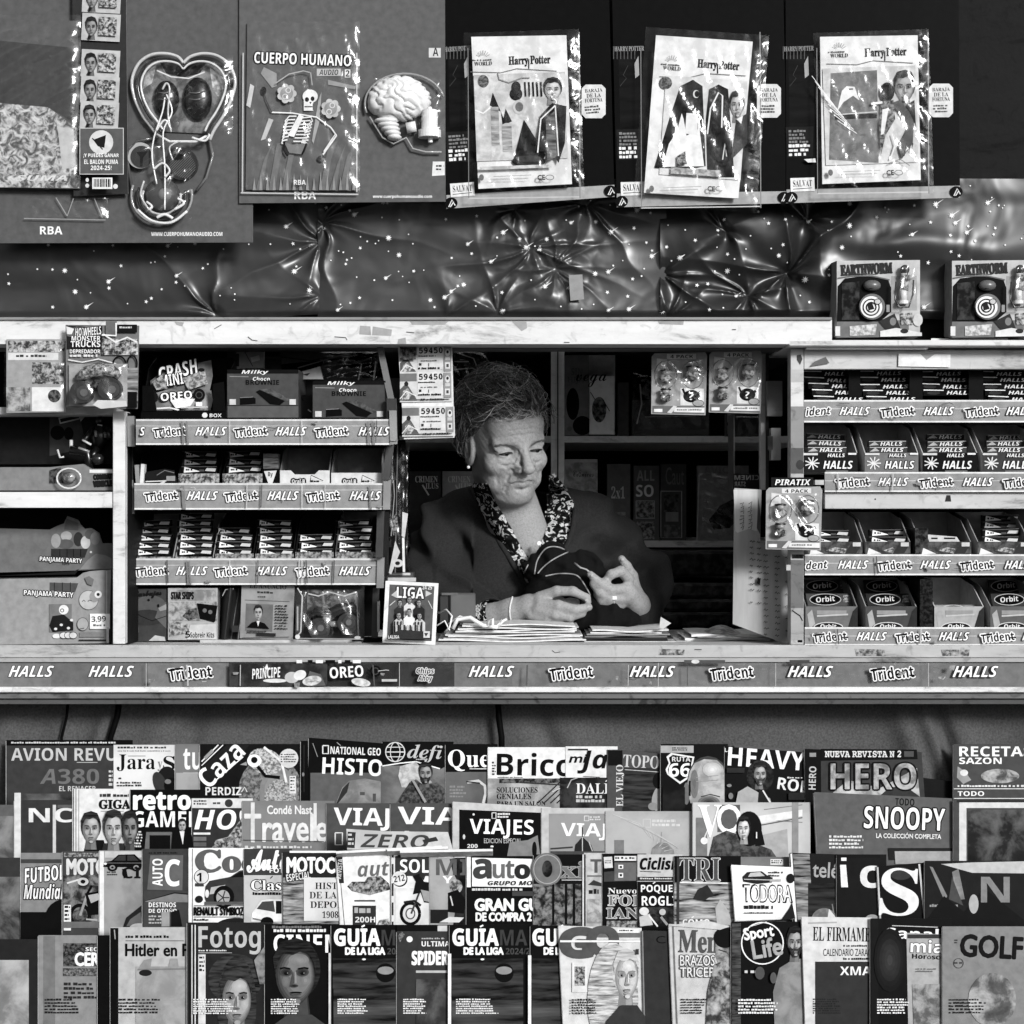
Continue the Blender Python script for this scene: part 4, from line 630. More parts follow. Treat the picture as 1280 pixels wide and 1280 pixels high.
b.micro(340, 1157, 410, 1161, 1, 110, .2); b.micro(342, 1161, 411, 1166, 1, 225, .2); b.text('CINEMANIA', 342, 1168, 498, 1191, 242, 'b'); b.ell(377, 1208, 34, 33, 22); b.face(372, 1218, 54, 74, 118, 18, None, 0, -.35); b.poly([(333, 1325), (338, 1284), (360, 1268), (390, 1268), (412, 1284), (414, 1325)], 70); b.rect(411, 1191, 414, 1280, 205)
b = M(4, 414, 496, 1156, 16, 'black football season guide with lined stadium, left of the small comic cover', near=.016)
for nm, x, full in (('a', 0, 1),):
    pass
def guide(x, cut=0):
    bb = cur.b; bb.text('GUIA', 418 + x, 1161, 475 + x, 1182, 245, 'b', out=245, ow=.6); bb.line([(452 + x, 1158.5), (456 + x, 1156.5)], 2, 245)
    bb.text('MARCA', 477 + x, 1162, 555 + x, 1182, 66, 'b'); bb.text('DE LA LIGA', 432 + x, 1184.5, 481 + x, 1193, 240, 'r', out=240, ow=.7); bb.text('2024/25', 484 + x, 1185, 520 + x, 1193, 78, 'b')
    bb.rect(416 + x, 1198, 506 + x, 1236, ('w', 10, 70, 120)); bb.ell(455 + x, 1199, 2.4, 1.2, 225); bb.ell(482 + x, 1216, 12, 12, 20); bb.ell(482 + x, 1213, 10, 5, 140); bb.rect(417 + x, 1236, 506 + x, 1325, ('w', 20, 90, 60))
guide(0)
b = M(4, 496, 562, 1164, 62, 'grey comic cover with one white dot and bold white lettering', near=.018, wrap=0)
b.rect(496, 1156, 562, 1164, 10); b.rect(547, 1157, 559, 1164, 190); b.ell(512, 1174, 3.8, 3.8, 228); b.micro(527, 1172, 556, 1175, 1, 170); b.text('ULTIMATE', 527, 1176.5, 572, 1183, 230, 'b'); b.text('SPIDER', 515, 1189, 560, 1206, 240, 'b', out=240, ow=.6); b.rect(520, 1213, 575, 1216, 180); b.poly([(497, 1170), (502, 1164), (506, 1168), (500, 1178)], ('n', 40, 150, 200)); b.rect(520, 1224, 575, 1300, ('n', 40, 110, 15))
b = M(4, 562, 663, 1156, 16, 'black football season guide with white corner strip, between comic cover and glossy monthly', near=.021)
guide(148); b.rect(560, 1192, 564, 1325, 235)
b = M(4, 663, 700, 1157, 16, 'black football season guide half hidden behind the long-haired woman\'s cover', near=.024)
guide(248); b.rect(660, 1194, 664, 1325, 228)
b = M(4, 698, 803, 1158, 206, 'pale men\'s monthly with huge grey round letters and a fair-haired woman', near=.03, quad=[(706, 1325), (806, 1325), (802, 1160), (698, 1157)])
b.rect(745, 1166, 800, 1172, 110); b.rect(772, 1161, 798, 1166, 230); b.micro(774, 1162, 797, 1165, 1, 60); b.rect(745, 1175, 800, 1177, 50)
b.text('G', 701, 1161, 740, 1196, 88, 'b', out=88, ow=2.6); b.text('Q', 735, 1159, 772, 1200, 88, 'b', out=88, ow=2); b.line([(700, 1176.5), (800, 1176.5)], 2.4, 232); b.rect(715, 1203, 734, 1240, 215); b.rect(718, 1208, 731, 1232, ('n', 30, 200, 220))
b.ell(766, 1250, 32, 72, ('w', 90, 215, 260, 1.3)); b.face(782, 1220, 32, 56, 195, 165, None, 0, .2); b.poly([(752, 1325), (758, 1276), (776, 1256), (796, 1256), (806, 1270), (806, 1325)], 60); b.rect(794, 1186, 798, 1193, 60)
b = M(4, 803, 840, 1164, 58, 'plain dark grey cover with thin black letters', near=.032, quad=[(808, 1325), (850, 1325), (842, 1164), (803, 1163)])
b.text('CQ', 820, 1170, 848, 1181, 14, 'r'); b.line([(803, 1164), (806, 1300)], 1.6, 130)
b = M(4, 838, 916, 1157, 190, 'men\'s fitness magazine with serif grey title beside a half hidden face', near=.036, quad=[(843, 1325), (926, 1325), (920, 1157), (836, 1155)])
b.line([(841, 1158), (846, 1280)], 2.4, 110); b.text('Men', 848, 1163, 898, 1191, 86, 's', -1, out=86, ow=.5); b.ell(910, 1186, 16, 28, ('n', 60, 185, 45)); b.ell(906, 1172, 14, 13, 26); b.ell(905, 1178, 4, 2, 20); b.line([(898, 1187), (908, 1190)], 1.5, 60); b.text('BRAZOS', 850, 1194, 893, 1207, 225, 'r', out=95, ow=1.2); b.text('TRICEPS', 850, 1209, 898, 1221, 225, 'r', out=95, ow=1.2); b.poly([(880, 1325), (884, 1240), (892, 1206), (906, 1200), (926, 1230), (926, 1325)], ('n', 30, 190, 60)); b.poly([(836, 1157), (880, 1150), (912, 1158), (900, 1162)], 195)
b = M(4, 914, 1003, 1152, 18, 'black sports magazine with a thin white circle round two lettered words, bearded man beside', near=.04)
b.rect(915, 1154, 926, 1325, ('w', 20, 90, 300, 1.57)); b.ring(953, 1179, 26, 26, 1.5, 235, 40); b.text('Sport', 930, 1158, 967, 1177, 240, 'r', 9, out=240, ow=.6); b.text('Life', 940, 1173, 977, 1196, 165, 'r', 9, out=165, ow=.8); b.line([(938, 1158), (958, 1152)], .8, 210)
b.poly([(970, 1325), (966, 1240), (974, 1210), (990, 1200), (1002, 1198), (1014, 1214), (1014, 1325)], ('n', 110, 150, 30, .2)); b.face(993, 1178, 20, 34, 165, 20, 45, 0, .2); b.ell(949, 1216, 6, 8, 80); b.ell(966, 1222, 4, 7, 90); b.micro(930, 1212, 944, 1218, 1, 200)
b = M(4, 1003, 1090, 1147, 208, 'pale almanac with black serif capitals and a dark lower block', near=.045, quad=[(1008, 1325), (1096, 1325), (1090, 1147), (1002, 1146)])
b.line([(1010, 1154), (1046, 1153)], 2, 165); b.text('EL FIRMAMENTO', 1016, 1159, 1112, 1177, 28, 's', -1); b.micro(1054, 1181, 1088, 1184, 1, 60, .2); b.text('CALENDARIO ZARAGOZANO', 1029, 1186, 1112, 1195, 45, 'r'); b.micro(1054, 1197, 1088, 1200, 1, 30, .1); b.poly([(1019, 1325), (1100, 1325), (1098, 1202), (1019, 1202)], 58); b.text('XMAS', 1050, 1208, 1098, 1219, 230, 'b')
b = M(4, 1088, 1180, 1148, 20, 'glossy black magazine with a pale inset booklet on its cover', near=.049)
b.rect(1089, 1149, 1098, 1325, 34); b.text('Canal', 1106, 1160, 1173, 1174, 240, 'b', -2); b.line([(1115, 1157), (1172, 1159)], 1, 190); b.poly([(1136, 1325), (1186, 1325), (1180, 1168), (1133, 1166)], 165); b.rect(1134, 1168, 1178, 1173, 60); b.text('mia', 1138, 1175, 1178, 1191, 235, 'b', -2, out=100, ow=1); b.text('Horóscopo', 1140, 1193, 1194, 1201, 25, 'b', -2); b.micro(1144, 1210, 1172, 1216, 2, 110); b.poly([(1140, 1230), (1180, 1230), (1182, 1290), (1142, 1290)], ('n', 70, 180, 40)); b.blob(1112, 1200, 20, 40, 24, 70, 6)
b = M(4, 1178, 1300, 1158, 132, 'grey magazine with black slab capitals and a round seal, bottom row right end', near=.053)
b.text('GOLF', 1201, 1170, 1278, 1197, 22, 'r', -3, out=22, ow=1.2); b.ring(1198, 1204, 6, 6, .8, 70); b.micro(1193, 1202, 1203, 1206, 1, 70); b.micro(1193, 1174, 1197, 1180, 2, 60); b.ell(1240, 1250, 30, 34, ('n', 60, 190, 25))
fin()
# ---------------------------------------------------------------- cards and toys hanging over the window
TG = 'collection cards hanging over the window'
YT = -.05
def board(name, label, quad, tone, Y, th=.003, side=150):
    b = B(P(640, 160, Y)); b.card(quad, th, tone, side); t = thing(name, label, 'display card', P(sum(q[0] for q in quad) / 4, max(q[1] for q in quad), Y), TG); return b, t
b, t = board('collection_card', 'large plain grey card holding the heart-shaped toy medical kit', [(-12, 304), (316, 303), (315, -70), (-12, -70)], 98, YT)
b.text('RBA', 50, 283, 78, 293, 240, 'b'); b.text('WWW.CUERPOHUMANOAUDIO.COM', 189, 290, 278, 295, 240, 'b'); b.micro(100, -40, 290, -10, 3, 200); b.build('printed_card', t)
# heart-shaped clear blister with toy instruments
t = thing('toy_medical_kit', 'clear heart-shaped blister with dark toy pads and round discs, on the grey card', 'toy set', P(229, 282, YT - .01))
HL = [(229, 79), (222, 71), (206, 67), (188, 69), (173, 80), (165, 100), (168, 122), (178, 144), (190, 160), (198, 172)]
HR = [(229, 79), (238, 71), (254, 67), (272, 70), (287, 82), (294, 102), (289, 124), (279, 145), (268, 162), (262, 175)]
b = B(P(229, 170, YT - .012))
for inset, r, tn in ((0, .0032, 195), (7, .0026, 45), (11, .0022, 215)):
    for H in (HL, HR): b.tube([P(229 + (x - 229) * (1 - inset / 62.), 118 + (y - 118) * (1 - inset / 58.), YT - .012 - .012 * (inset > 0)) for x, y in smooth(H, 5)], r, ('g', tn, .08), 7)
b.tube([P(196, 168, YT - .02), P(212, 177, YT - .024), P(245, 177, YT - .024), P(262, 168, YT - .02)], .0026, ('g', 225, .08), 7)
for cx, cy, rx, ry, tn in ((202, 244, 38, 36, 150), (202, 244, 30, 28, 60), (202, 246, 24, 22, 190)):
    b.tube([P(cx + rx * math.cos(a), cy + ry * math.sin(a), YT - .012) for a in np.linspace(-.2, 3.5, 20)], .0024, ('g', tn, .08), 6)
b.tube([P(262, 175, YT - .01), P(266, 195, YT - .012), P(258, 222, YT - .012), P(246, 238, YT - .01)], .0028, ('g', 110, .1), 6); b.tube([P(198, 172, YT - .01), P(172, 176, YT - .012), (P(161, 188, YT - .012)), P(160, 206, YT - .01), P(166, 240, YT - .01)], .0028, ('g', 90, .1), 6)
b.build('blister_rim', t)
b = B(P(229, 115, YT - .004)); b.poly([(229, 84)] + [(229 + (x - 229) * .86, 118 + (y - 118) * .86) for x, y in HR[1:]] + [(229 + (x - 229) * .86, 118 + (y - 118) * .86) for x, y in HL[:0:-1]], ('n', 75, 150, 45))
b.poly([(200, 78), (258, 78), (250, 92), (229, 97), (208, 92)], 45); b.line([(196, 88), (214, 96), (236, 98), (256, 90)], 1.6, 220); b.poly([(262, 84), (280, 98), (278, 128), (266, 112)], ('n', 120, 225, 90)); b.poly([(196, 80), (182, 92), (178, 112), (190, 104)], ('n', 110, 200, 90)); b.build('inlay_card', t)
for cx, cy, rx, ry in ((208, 124, 16, 23), (247, 124, 18, 27)):
    b = B(); c = P(cx, cy, YT - .008); b.ball(c, (rx * S, .016, ry * S), ('g', 24, .25), 20)
    for q in (-6, 2): b.tube([c + np.array((-rx * S * .5, -.015, -q * S)), c + np.array((0, -.0185, -q * S - .002)), c + np.array((rx * S * .6, -.013, -q * S + .003))], .0013, ('g', 110, .15), 5)
    b.build('dark_pad', t)
for cx, cy, R, tn, tr in ((177, 196, 16, 70, 175), (228, 206, 20, 62, 40)):
    b = B(P(cx, cy, YT - .014)); b.disc(P(cx, cy, YT), (0, -1, 0), R * S, .014, ('g', tr, .2), 30); b.disc(P(cx, cy, YT - .014), (0, -1, 0), R * S * .84, .0015, tn, 30)
    b.plane(P(cx, cy, YT - .0158))
    if R == 20:
        for i in range(-7, 8): hw = (1 - (i / 8.) ** 2) ** .5 * 15; b.line([(cx + i * 1.6 - hw * .7, cy + i * 1.6 + hw * .7), (cx + i * 1.6 + hw * .7, cy + i * 1.6 - hw * .7)], .8, 105)
        b.ell(cx - 6, cy - 10, 9, 4, 30)
    else: b.poly([(cx - 7, cy - 6), (cx + 8, cy - 7), (cx + 2, cy + 1), (cx + 1, cy + 12), (cx - 2, cy + 12), (cx - 2, cy)], 48)
    b.build('round_disc', t)
b = B()
for pts, r, tn in (([(206, 122), (203, 140), (193, 170), (190, 196), (196, 230)], .0015, 235), ([(208, 118), (215, 140), (204, 165), (206, 210), (206, 262)], .0015, 240), ([(203, 112), (208, 104), (212, 112), (210, 142), (214, 165)], .002, 190), ([(226, 176), (212, 184), (216, 200)], .0016, 200), ([(192, 212), (203, 204), (212, 213), (206, 222)], .0022, 215), ([(180, 226), (176, 244), (186, 262)], .002, 190), ([(218, 262), (230, 254), (222, 248)], .0026, 235), ([(183, 252), (190, 258), (186, 262)], .0024, 215), ([(196, 272), (206, 268), (216, 273)], .003, 235), ([(172, 262), (190, 276), (214, 278), (234, 264)], .0026, 230), ([(195, 164), (206, 150), (214, 162)], .002, 220), ([(240, 172), (256, 176), (262, 168)], .0024, 230)): b.tube([P(x, y, YT - .026) for x, y in smooth(pts, 5)], r, ('g', tn, .1), 6)
b.poly if 0 else None
b.build('clear_tubing', t)
b = B(); b.ball(P(203, 244, YT - .002), (22 * S, .02, 21 * S), ('g', 80, .12), 24); b.ball(P(206, 243, YT - .018), (9 * S, .008, 8 * S), ('g', 130, .2), 16); b.build('round_bulb', t)
b = B(P(202, 170, YT - .03)); b.film(166, 70, 292, 176, .01, ('f', 1.6), 18, 8, .004); b.film(168, 178, 240, 278, .01, ('f', 1.6), 14, 9, .002); b.build('clear_blister', t)
# second grey card: anatomy magazine and brain model
b, t = board('collection_card', 'grey card carrying the skeleton magazine and the white brain model', [(299, 254), (557, 252), (556, -70), (299, -70)], 104, YT - .006)
b.text('RBA', 368, 239, 395, 249, 240, 'b'); b.text('www.cuerpohumanoaudio.com', 466, 243.5, 540, 248.5, 240, 'b'); b.poly([(540, 220), (541, 202), (556, 202), (556, 219)], 220); b.micro(545, 206, 556, 214, 2, 60); b.rect(536, 60, 551, 72, 205); b.text('A', 541, 60, 548, 70, 60, 'b'); b.build('printed_card', t)
t = thing('magazine', 'grey anatomy magazine with a waving skeleton, hanging in a clear bag', 'magazine', P(375, 243, YT - .012))
b = B(P(375, 150, YT - .012)); b.card([(307, 237), (446, 239), (449, 30), (309, 28)], .004, 100); b.text('CUERPO HUMANO', 318, 67, 439, 81, 245, 'b', -2, out=20, ow=1.6)
b.slab(396, 86, 426, 95, .0002, 185); b.text('AUDIO', 399, 87, 423, 94, 70, 'bi', 0); b.rect(431, 87, 438, 97, 225); b.text('2', 432, 88, 437, 96, 30, 'b')
for q in ([(330, 84), (346, 92), (346, 108), (340, 110), (326, 92)], [(410, 100), (445, 108), (444, 112), (410, 106)]): b.poly(q, 150)
b.poly([(313, 105), (318, 108), (313, 135), (308, 132)], 205); b.poly([(336, 148), (342, 150), (332, 174), (326, 176)], 185); b.poly([(398, 126), (402, 115), (400, 150), (392, 180), (390, 176)], 165)
for x0 in (320, 336, 352, 400, 412, 424): b.poly([(x0, 238), (x0 + 10, 180 + (x0 % 7) * 4), (x0 + 22, 176), (x0 + 14, 200), (x0 + 8, 238)], 118)
for i in range(16): x = 316 + i * 8.3; b.poly([(x, 238), (x + 2, 222 - (i * 7 % 9)), (x + 4, 238)], 150)
# skeleton
W = 232
b.ell(388, 121, 9.5, 8.5, W); b.rect(380, 126, 392, 139, W); b.ell(384, 125, 2.6, 3, 25); b.ell(391, 124, 2.4, 3, 25); b.poly([(387, 128), (390, 128), (388.5, 131)], 25); b.line([(381, 134), (391, 134)], 1.3, 40); b.line([(392, 130), (392, 138)], 1.4, 90)
b.line([(340, 141), (366, 142), (378, 144), (396, 147), (414, 160), (421, 170)], 1.6, W); b.line([(340, 141), (333, 126), (330, 114)], 1.5, 70); b.ell(330, 114, 3.5, 5, 35); b.line([(421, 170), (411, 184), (404, 194)], 2, W); b.line([(419, 169), (405, 190)], 1.2, W); b.ell(402, 199, 5, 4, 60)
b.poly([(374, 144), (380, 146), (368, 172), (360, 170)], W)
for i in range(8):
    b.line([(371 - i * 1.6, 146 + i * 4.2), (362 - i * 1.2, 146 + i * 4.4), (357 - i * .6, 152 + i * 4), (358 - i * .5, 158 + i * 3.2)], 1.6, W); b.line([(379 - i * 1.7, 148 + i * 4.2), (389 - i * 1, 147 + i * 4.4), (391 - i * .8, 152 + i * 4), (384 - i, 158 + i * 3)], 1.6, W)
b.poly([(356, 178), (366, 182), (384, 180), (380, 194), (362, 192)], 120); b.line([(356, 178), (355, 188), (360, 196)], 2.6, 30); b.line([(384, 180), (380, 190), (378, 194)], 2.6, 30)
for cx, cy in ((359, 118), (414, 137)):
    for a in range(7): b.ell(cx + 8 * math.cos(a * .9), cy + 8 * math.sin(a * .9), 4.4, 4.4, 190)
    b.ell(cx, cy, 8, 8, 150); b.ring(cx + 2, cy - 4, 3, 3, 1, 215); b.ring(cx - 2, cy + 4, 3, 3, 1, 215)
b.line([(346, 145 - 40), (362, 94), (380, 90), (388, 92)], 1.3, 170); b.line([(389, 92), (391, 108)], 1.3, 170)
b.text('RBA', 368, 226, 383, 232, 235, 'b'); b.build('cover', t)
b = B(P(375, 150, YT - .013)); b.film(300, 28, 450, 243, .007, ('f', 1.55), 22, 31, .004)
for q in ([(304, 66), (303, 240)], [(446, 66), (446, 240)], [(301, 241), (448, 243)]): b.line(q, 1.6, ('g', 190, .1))
b.build('clear_bag', t)
t = thing('brain_model', 'white ridged plastic brain with its stand, in a clear bag', 'toy', P(510, 178, YT - .01))
b = B(); cx, cz = P(499, 124, YT - .01)[0], P(499, 124, YT - .01)[2]
from mathutils import noise as BN
def brain(u, v):
    a = 6.2832 * u; r = math.sin(v * 1.5708); x, z = math.cos(a) * r, math.sin(a) * r; y = math.cos(v * 1.5708)
    nz = BN.noise(Vector((x * 2.2, z * 2.2, 3.3))) * 4.5 + BN.noise(Vector((x * 5, z * 5, 8.1))) * 1.2; g = abs(math.sin(7 * x * (1 + .3 * z) + 5 * z + nz)) ** .5; sc = 1 + .13 * (g - .75)
    sq = 1 - .12 * max(0, -z) * (x > 0)
    return (cx + x * 39 * S * sc * sq, YT - .012 - .034 * y * sc, cz + (z * 28 - 3 * (x ** 2)) * S * sc)
b.grid(brain, 110, 40, ('g', 225, .4)); b.build('brain_folds', t)
b = B()
for i in range(5): b.ball(P(483 + i * 2.5, 151 + i * 5.2, YT - .018), ((15 - i * 1.5) * S, .016, 4.2 * S), ('g', 222, .4), 14)
b.build('cerebellum', t)
b = B(); b.disc(P(537, 138, YT - .02), (0, 0, -1), 10 * S, 24 * S, ('g', 232, .3), 20); b.disc(P(537, 163, YT - .02), (0, 0, -1), 14 * S, 9 * S, ('g', 225, .3), 24); b.tube([P(508, 160, YT - .02), P(520, 158, YT - .02)], .010, ('g', 230, .3), 10); b.disc(P(537, 134, YT - .02), (0, 0, -1), 3 * S, 5 * S, ('g', 230, .3), 10); b.disc(P(538, 172, YT - .02), (0, 0, -1), 3 * S, 6 * S, ('g', 230, .3), 10); b.build('stand', t)
b = B(P(505, 130, YT - .05)); b.film(456, 92, 556, 182, .012, ('f', 1.5), 18, 12, .002); b.build('clear_bag', t)
b = B(); b.tube([P(456 + 50 - 50 * math.cos(a), 130 - 38 * math.sin(a), YT - .016) for a in np.linspace(-.3, 2.9, 22)], .0022, ('g', 150, .1), 6); b.tube([P(x, y, YT - .016) for x, y in ((462, 146), (478, 172), (492, 180), (508, 172), (516, 186), (532, 190), (552, 190))], .0018, ('g', 165, .1), 6); b.build('blister_rim', t)
# sticker card and the bag at the far left
b, t = board('sticker_card', 'dark grey strip card with three player stickers and a prize notice', [(92, 245), (160, 242), (157, -60), (90, -60)], 62, YT - .016)
for y in (-18, 18, 64, 98, 130):
    b.rot = -3; b.slab(103, y, 151, y + 34, .0002, 185); b.face(115, y + 17, 15, 22, 150, 25); b.rect(125, y + 5, 147, y + 28, ('n', 20, 225, 190)); b.ell(113, y + 30, 2, 2, 40)
b.rot = 0; b.rect(103, 163, 158, 221, 190); b.rect(104, 164, 157, 220, 96); b.ell(130, 181, 15, 15, 205); b.poly([(120, 178), (136, 172), (134, 188), (126, 186)], 40); b.line([(119, 176), (132, 190)], 1.4, 40)
for q, x0, x1, y in (('¡Y PUEDES GANAR', 108, 152, 195), ('EL BALON PUMA', 109, 151, 202.5), ('2024-25!', 117, 143, 210)): b.text(q, x0, y, x1, y + 5.6, 240, 'b')
b.rect(119, 225, 144, 239, 225); r = random.Random(4); x = 121
while x < 142: wd = r.uniform(.5, 1.7); b.rect(x, 226.5, x + wd, 236.5, 25); x += wd + r.uniform(.5, 1.5)
b.ell(113, 228, 2, 2.5, 205); b.ell(113, 235, 2.4, 2.5, 200); b.ell(148, 236, 3, 3, 215); b.build('printed_card', t)
t = thing('bagged_comic', 'pale comic in a wrinkled clear bag at the left end of the hanging cards', 'comic', P(70, 240, YT - .02))
b = B(P(70, 160, YT - .022)); b.card([(-10, 234), (100, 236), (97, 26), (-10, 24)], .004, 96); b.poly([(-8, 234), (99, 235), (96, 160), (60, 134), (-8, 128)], ('n', 60, 225, 70, 1.2)); b.poly([(-8, 128), (60, 134), (90, 152), (96, 154), (94, 60), (-8, 50)], 78); b.text('SUMA', 20, 219, 84, 226, 215, 'bi'); b.poly([(72, 158), (92, 162), (96, 208), (78, 212)], 190); b.build('cover', t)
b = B(P(70, 160, YT - .024)); b.film(-14, 20, 102, 238, .01, ('f', 1.6), 18, 77, .004); b.build('clear_bag', t)
b = B(P(90, 260, YT - .008)); b.film(30, 246, 136, 276, .006, ('f', 1.6), 16, 3, .004)
for q in ([(30, 273), (132, 275)], [(70, 247), (84, 270)], [(84, 270), (92, 248)], [(118, 248), (128, 272)]): b.line(q, 1.2, ('g', 150, .1))
one(b, 'clear_bag', 'empty crinkled end of a clear bag under the sticker card', 'bag')
# three black cards with a pale lower strip, each with a bagged costume blister
def black_card(i, q, dx, dy, rot, label):
    b, t = board('collection_card', label, q, 20, YT - .002 * i, .003, 90)
    (xl, yl), (xr, yr) = q[0], q[1]; sl = math.degrees(math.atan2(yl - yr, xr - xl)); f = lambda x: yl + (yr - yl) * (x - xl) / (xr - xl)
    b.rot = sl; b.poly([(xl, yl), (xr, yr), (xr, yr - 15), (xl, yl - 17)], 168); b.poly([(xl + 2, 70), (xl + 38, 66), (xl + 40, 155), (xl + 4, 160)], ('w', 8, 38, 60, .6))
    b.poly([(xl - 1, 165 + dy), (xl + 34, 164 + dy), (xl + 33, 202 + dy), (xl + 1, 203 + dy)], 42); b.micro(xl + 3, 168 + dy, xl + 28, 186 + dy, 4, 130, .3); b.micro(xl + 3, 186 + dy, xl + 30, 202 + dy, 3, 235, .25)
    for k in range(7): b.line([(xl - 4 + k * 4.4, 58), (xl - 4 + k * 4.4, 74)], 1, 95)
    b.line([(xl + 14, 82), (xl + 8, 94), (xl + 12, 98), (xl + 4, 108)], .7, 70); b.poly([(xl + 22, 80), (xl + 27, 70), (xl + 28, 94), (xl + 23, 98)], 165); b.text('HARRY POTTER', xl - 3, 58, xl + 34, 64, 150, 's')
    b.slab(xl + 5, f(xl + 18) - 31, xl + 35, f(xl + 18) - 14, .0003, 232); b.text('SALVAT', xl + 8, f(xl + 18) - 28, xl + 32, f(xl + 18) - 20, 30, 's'); b.line([(xl + 8, f(xl + 10) - 17), (xl + 32, f(xl + 30) - 18)], .8, 60)
    lx, ly = xr - 43 + dx, 106 + dy * .2; b.poly([(lx, ly + 5), (lx + 5, ly), (lx + 25, ly), (lx + 30, ly + 5), (lx + 30, ly + 37), (lx + 25, ly + 42), (lx + 5, ly + 42), (lx, ly + 37)], 215)
    for k, (q2, wd) in enumerate((('BARAJA', 11), ('DE LA', 9), ('FORTUNA', 11))): b.text(q2, lx + 15 - wd, ly + 5 + k * 6, lx + 15 + wd, ly + 10 + k * 6, 40, 's')
    b.micro(lx + 3, ly + 26, lx + 27, ly + 37, 3, 90, .3, 'c')
    for cx, ccy in ((xl + 6, yl - 7), (xr - 5, yr - 7)): b.ell(cx, ccy, 8, 7, 20); b.line([(cx - 3, ccy + 5), (cx + 1, ccy - 4), (cx + 5, ccy + 3)], 1.3, 225); b.line([(cx - 1, ccy + 5), (cx + 3, ccy - 1)], 1.2, 225)
    b.build('printed_card', t)
def costume(i, q, rot, label, art):
    t = thing('costume_blister', label, 'costume set', P((q[0][0] + q[1][0]) / 2, q[0][1] + 16, YT - .02), 'bagged costume cards'); b = B(P(640, 150, YT - .018 - .001 * i), rot=rot); b.card(q, .004, ('n', 198, 236, 22), 210)
    art(b); b.build('printed_card', t)
    b = B(P(640, 150, YT - .022 - .001 * i), rot=rot); b.film(min(a[0] for a in q) - 6, 40, max(a[0] for a in q) + 12, max(a[1] for a in q) + 14, .0055, ('f', 1.5), 20, 40 + i, .006)
    xs = min(a[0] for a in q) - 4; xe = max(a[0] for a in q) + 9; yb = max(a[1] for a in q) + 12
    b.line([(xs, yb), (xe, yb - 2)], 1.4, ('g', 190, .1)); b.line([(xe, 40), (xe + 1, yb)], 1.2, ('g', 130, .1)); b.line([(xs, 60), (xs + 1, yb)], 1, ('g', 120, .1)); b.build('clear_bag', t)
def title(b, x, y, s=1, r=0):
    b.text('Harry Potter', x, y, x + 52 * s, y + 13, 35, 's', b.rot, out=35, ow=.3); b.line([(x + 25 * s, y + 4), (x + 25 * s, y + 16)], 1.4, 35); b.micro(x - 46 * s, y + 4, x - 20 * s, y + 7, 1, 90); b.text('WORLD', x - 43 * s, y + 7, x - 21 * s, y + 12, 60, 's', b.rot); b.line([(x - 48, y + 20), (x - 10, y + 21), (x + 10, y + 16), (x + 60, y + 19)], .9, 120)
    for k in range(7): a = .45 + k * .38; b.line([(x - 32 + 4 * math.cos(a), y + 2 - 3 * math.sin(a)), (x - 32 + 9 * math.cos(a), y + 2 - 9 * math.sin(a))], .6, 150)
def ce(b, x, y): b.text('CE', x, y, x + 9, y + 6, 60, 'r', out=60, ow=.3); b.ring(x + 15, y + 3, 5, 3, .8, 90); b.line([(x - 55, y + 2), (x - 8, y)], .7, 150); b.line([(x - 60, y + 5), (x - 12, y + 4)], .6, 170); b.ell(x - 70, y + 3, 3, 4, 110)
def art1(b):
    title(b, 636, 70); b.rect(594, 92, 708, 200, ('n', 165, 220, 40)); b.ell(604, 102, 7, 8, ('n', 40, 140, 200))
    b.poly([(612, 132), (616, 116), (632, 154), (628, 156), (626, 140)], 25); b.poly([(628, 154), (632, 136), (640, 152), (636, 154)], 25); b.line([(594, 138), (604, 142), (614, 134)], 2, 235); b.rect(614, 134, 624, 182, ('w', 110, 190, 200, 1.57)); b.rect(628, 158, 640, 190, ('w', 110, 190, 200, 1.57))
    b.ell(645, 110, 6, 8, 35); b.ell(645, 118, 8, 8, 30); b.ell(649, 134, 8, 9, 190); b.ell(649, 134, 5, 6, 110)
    for k in range(5): b.line([(656 + k * 5, 103), (657 + k * 5, 121)], 2.2, 35)
    b.line([(622, 92), (624, 100), (636, 104), (652, 98), (662, 98)], 1.4, 130)
    b.poly([(642, 200), (655, 150), (682, 194), (678, 202), (660, 205)], 20); b.ell(661, 202, 21, 8, 38); b.ell(661, 199, 17, 4, 60)
    b.face(691, 113, 22, 26, 200, 30, None); b.poly([(668, 190), (676, 145), (690, 130), (708, 134), (706, 180), (698, 205), (690, 190)], 42); b.line([(672, 192), (676, 150), (694, 133)], 1.6, 230); b.line([(694, 134), (698, 196)], 1.6, 215); b.poly([(682, 150), (693, 140), (696, 196), (684, 204)], ('w', 60, 130, 150, 1.57)); b.rect(600, 208, 690, 212, ('n', 150, 215, 90)); ce(b, 672, 220)
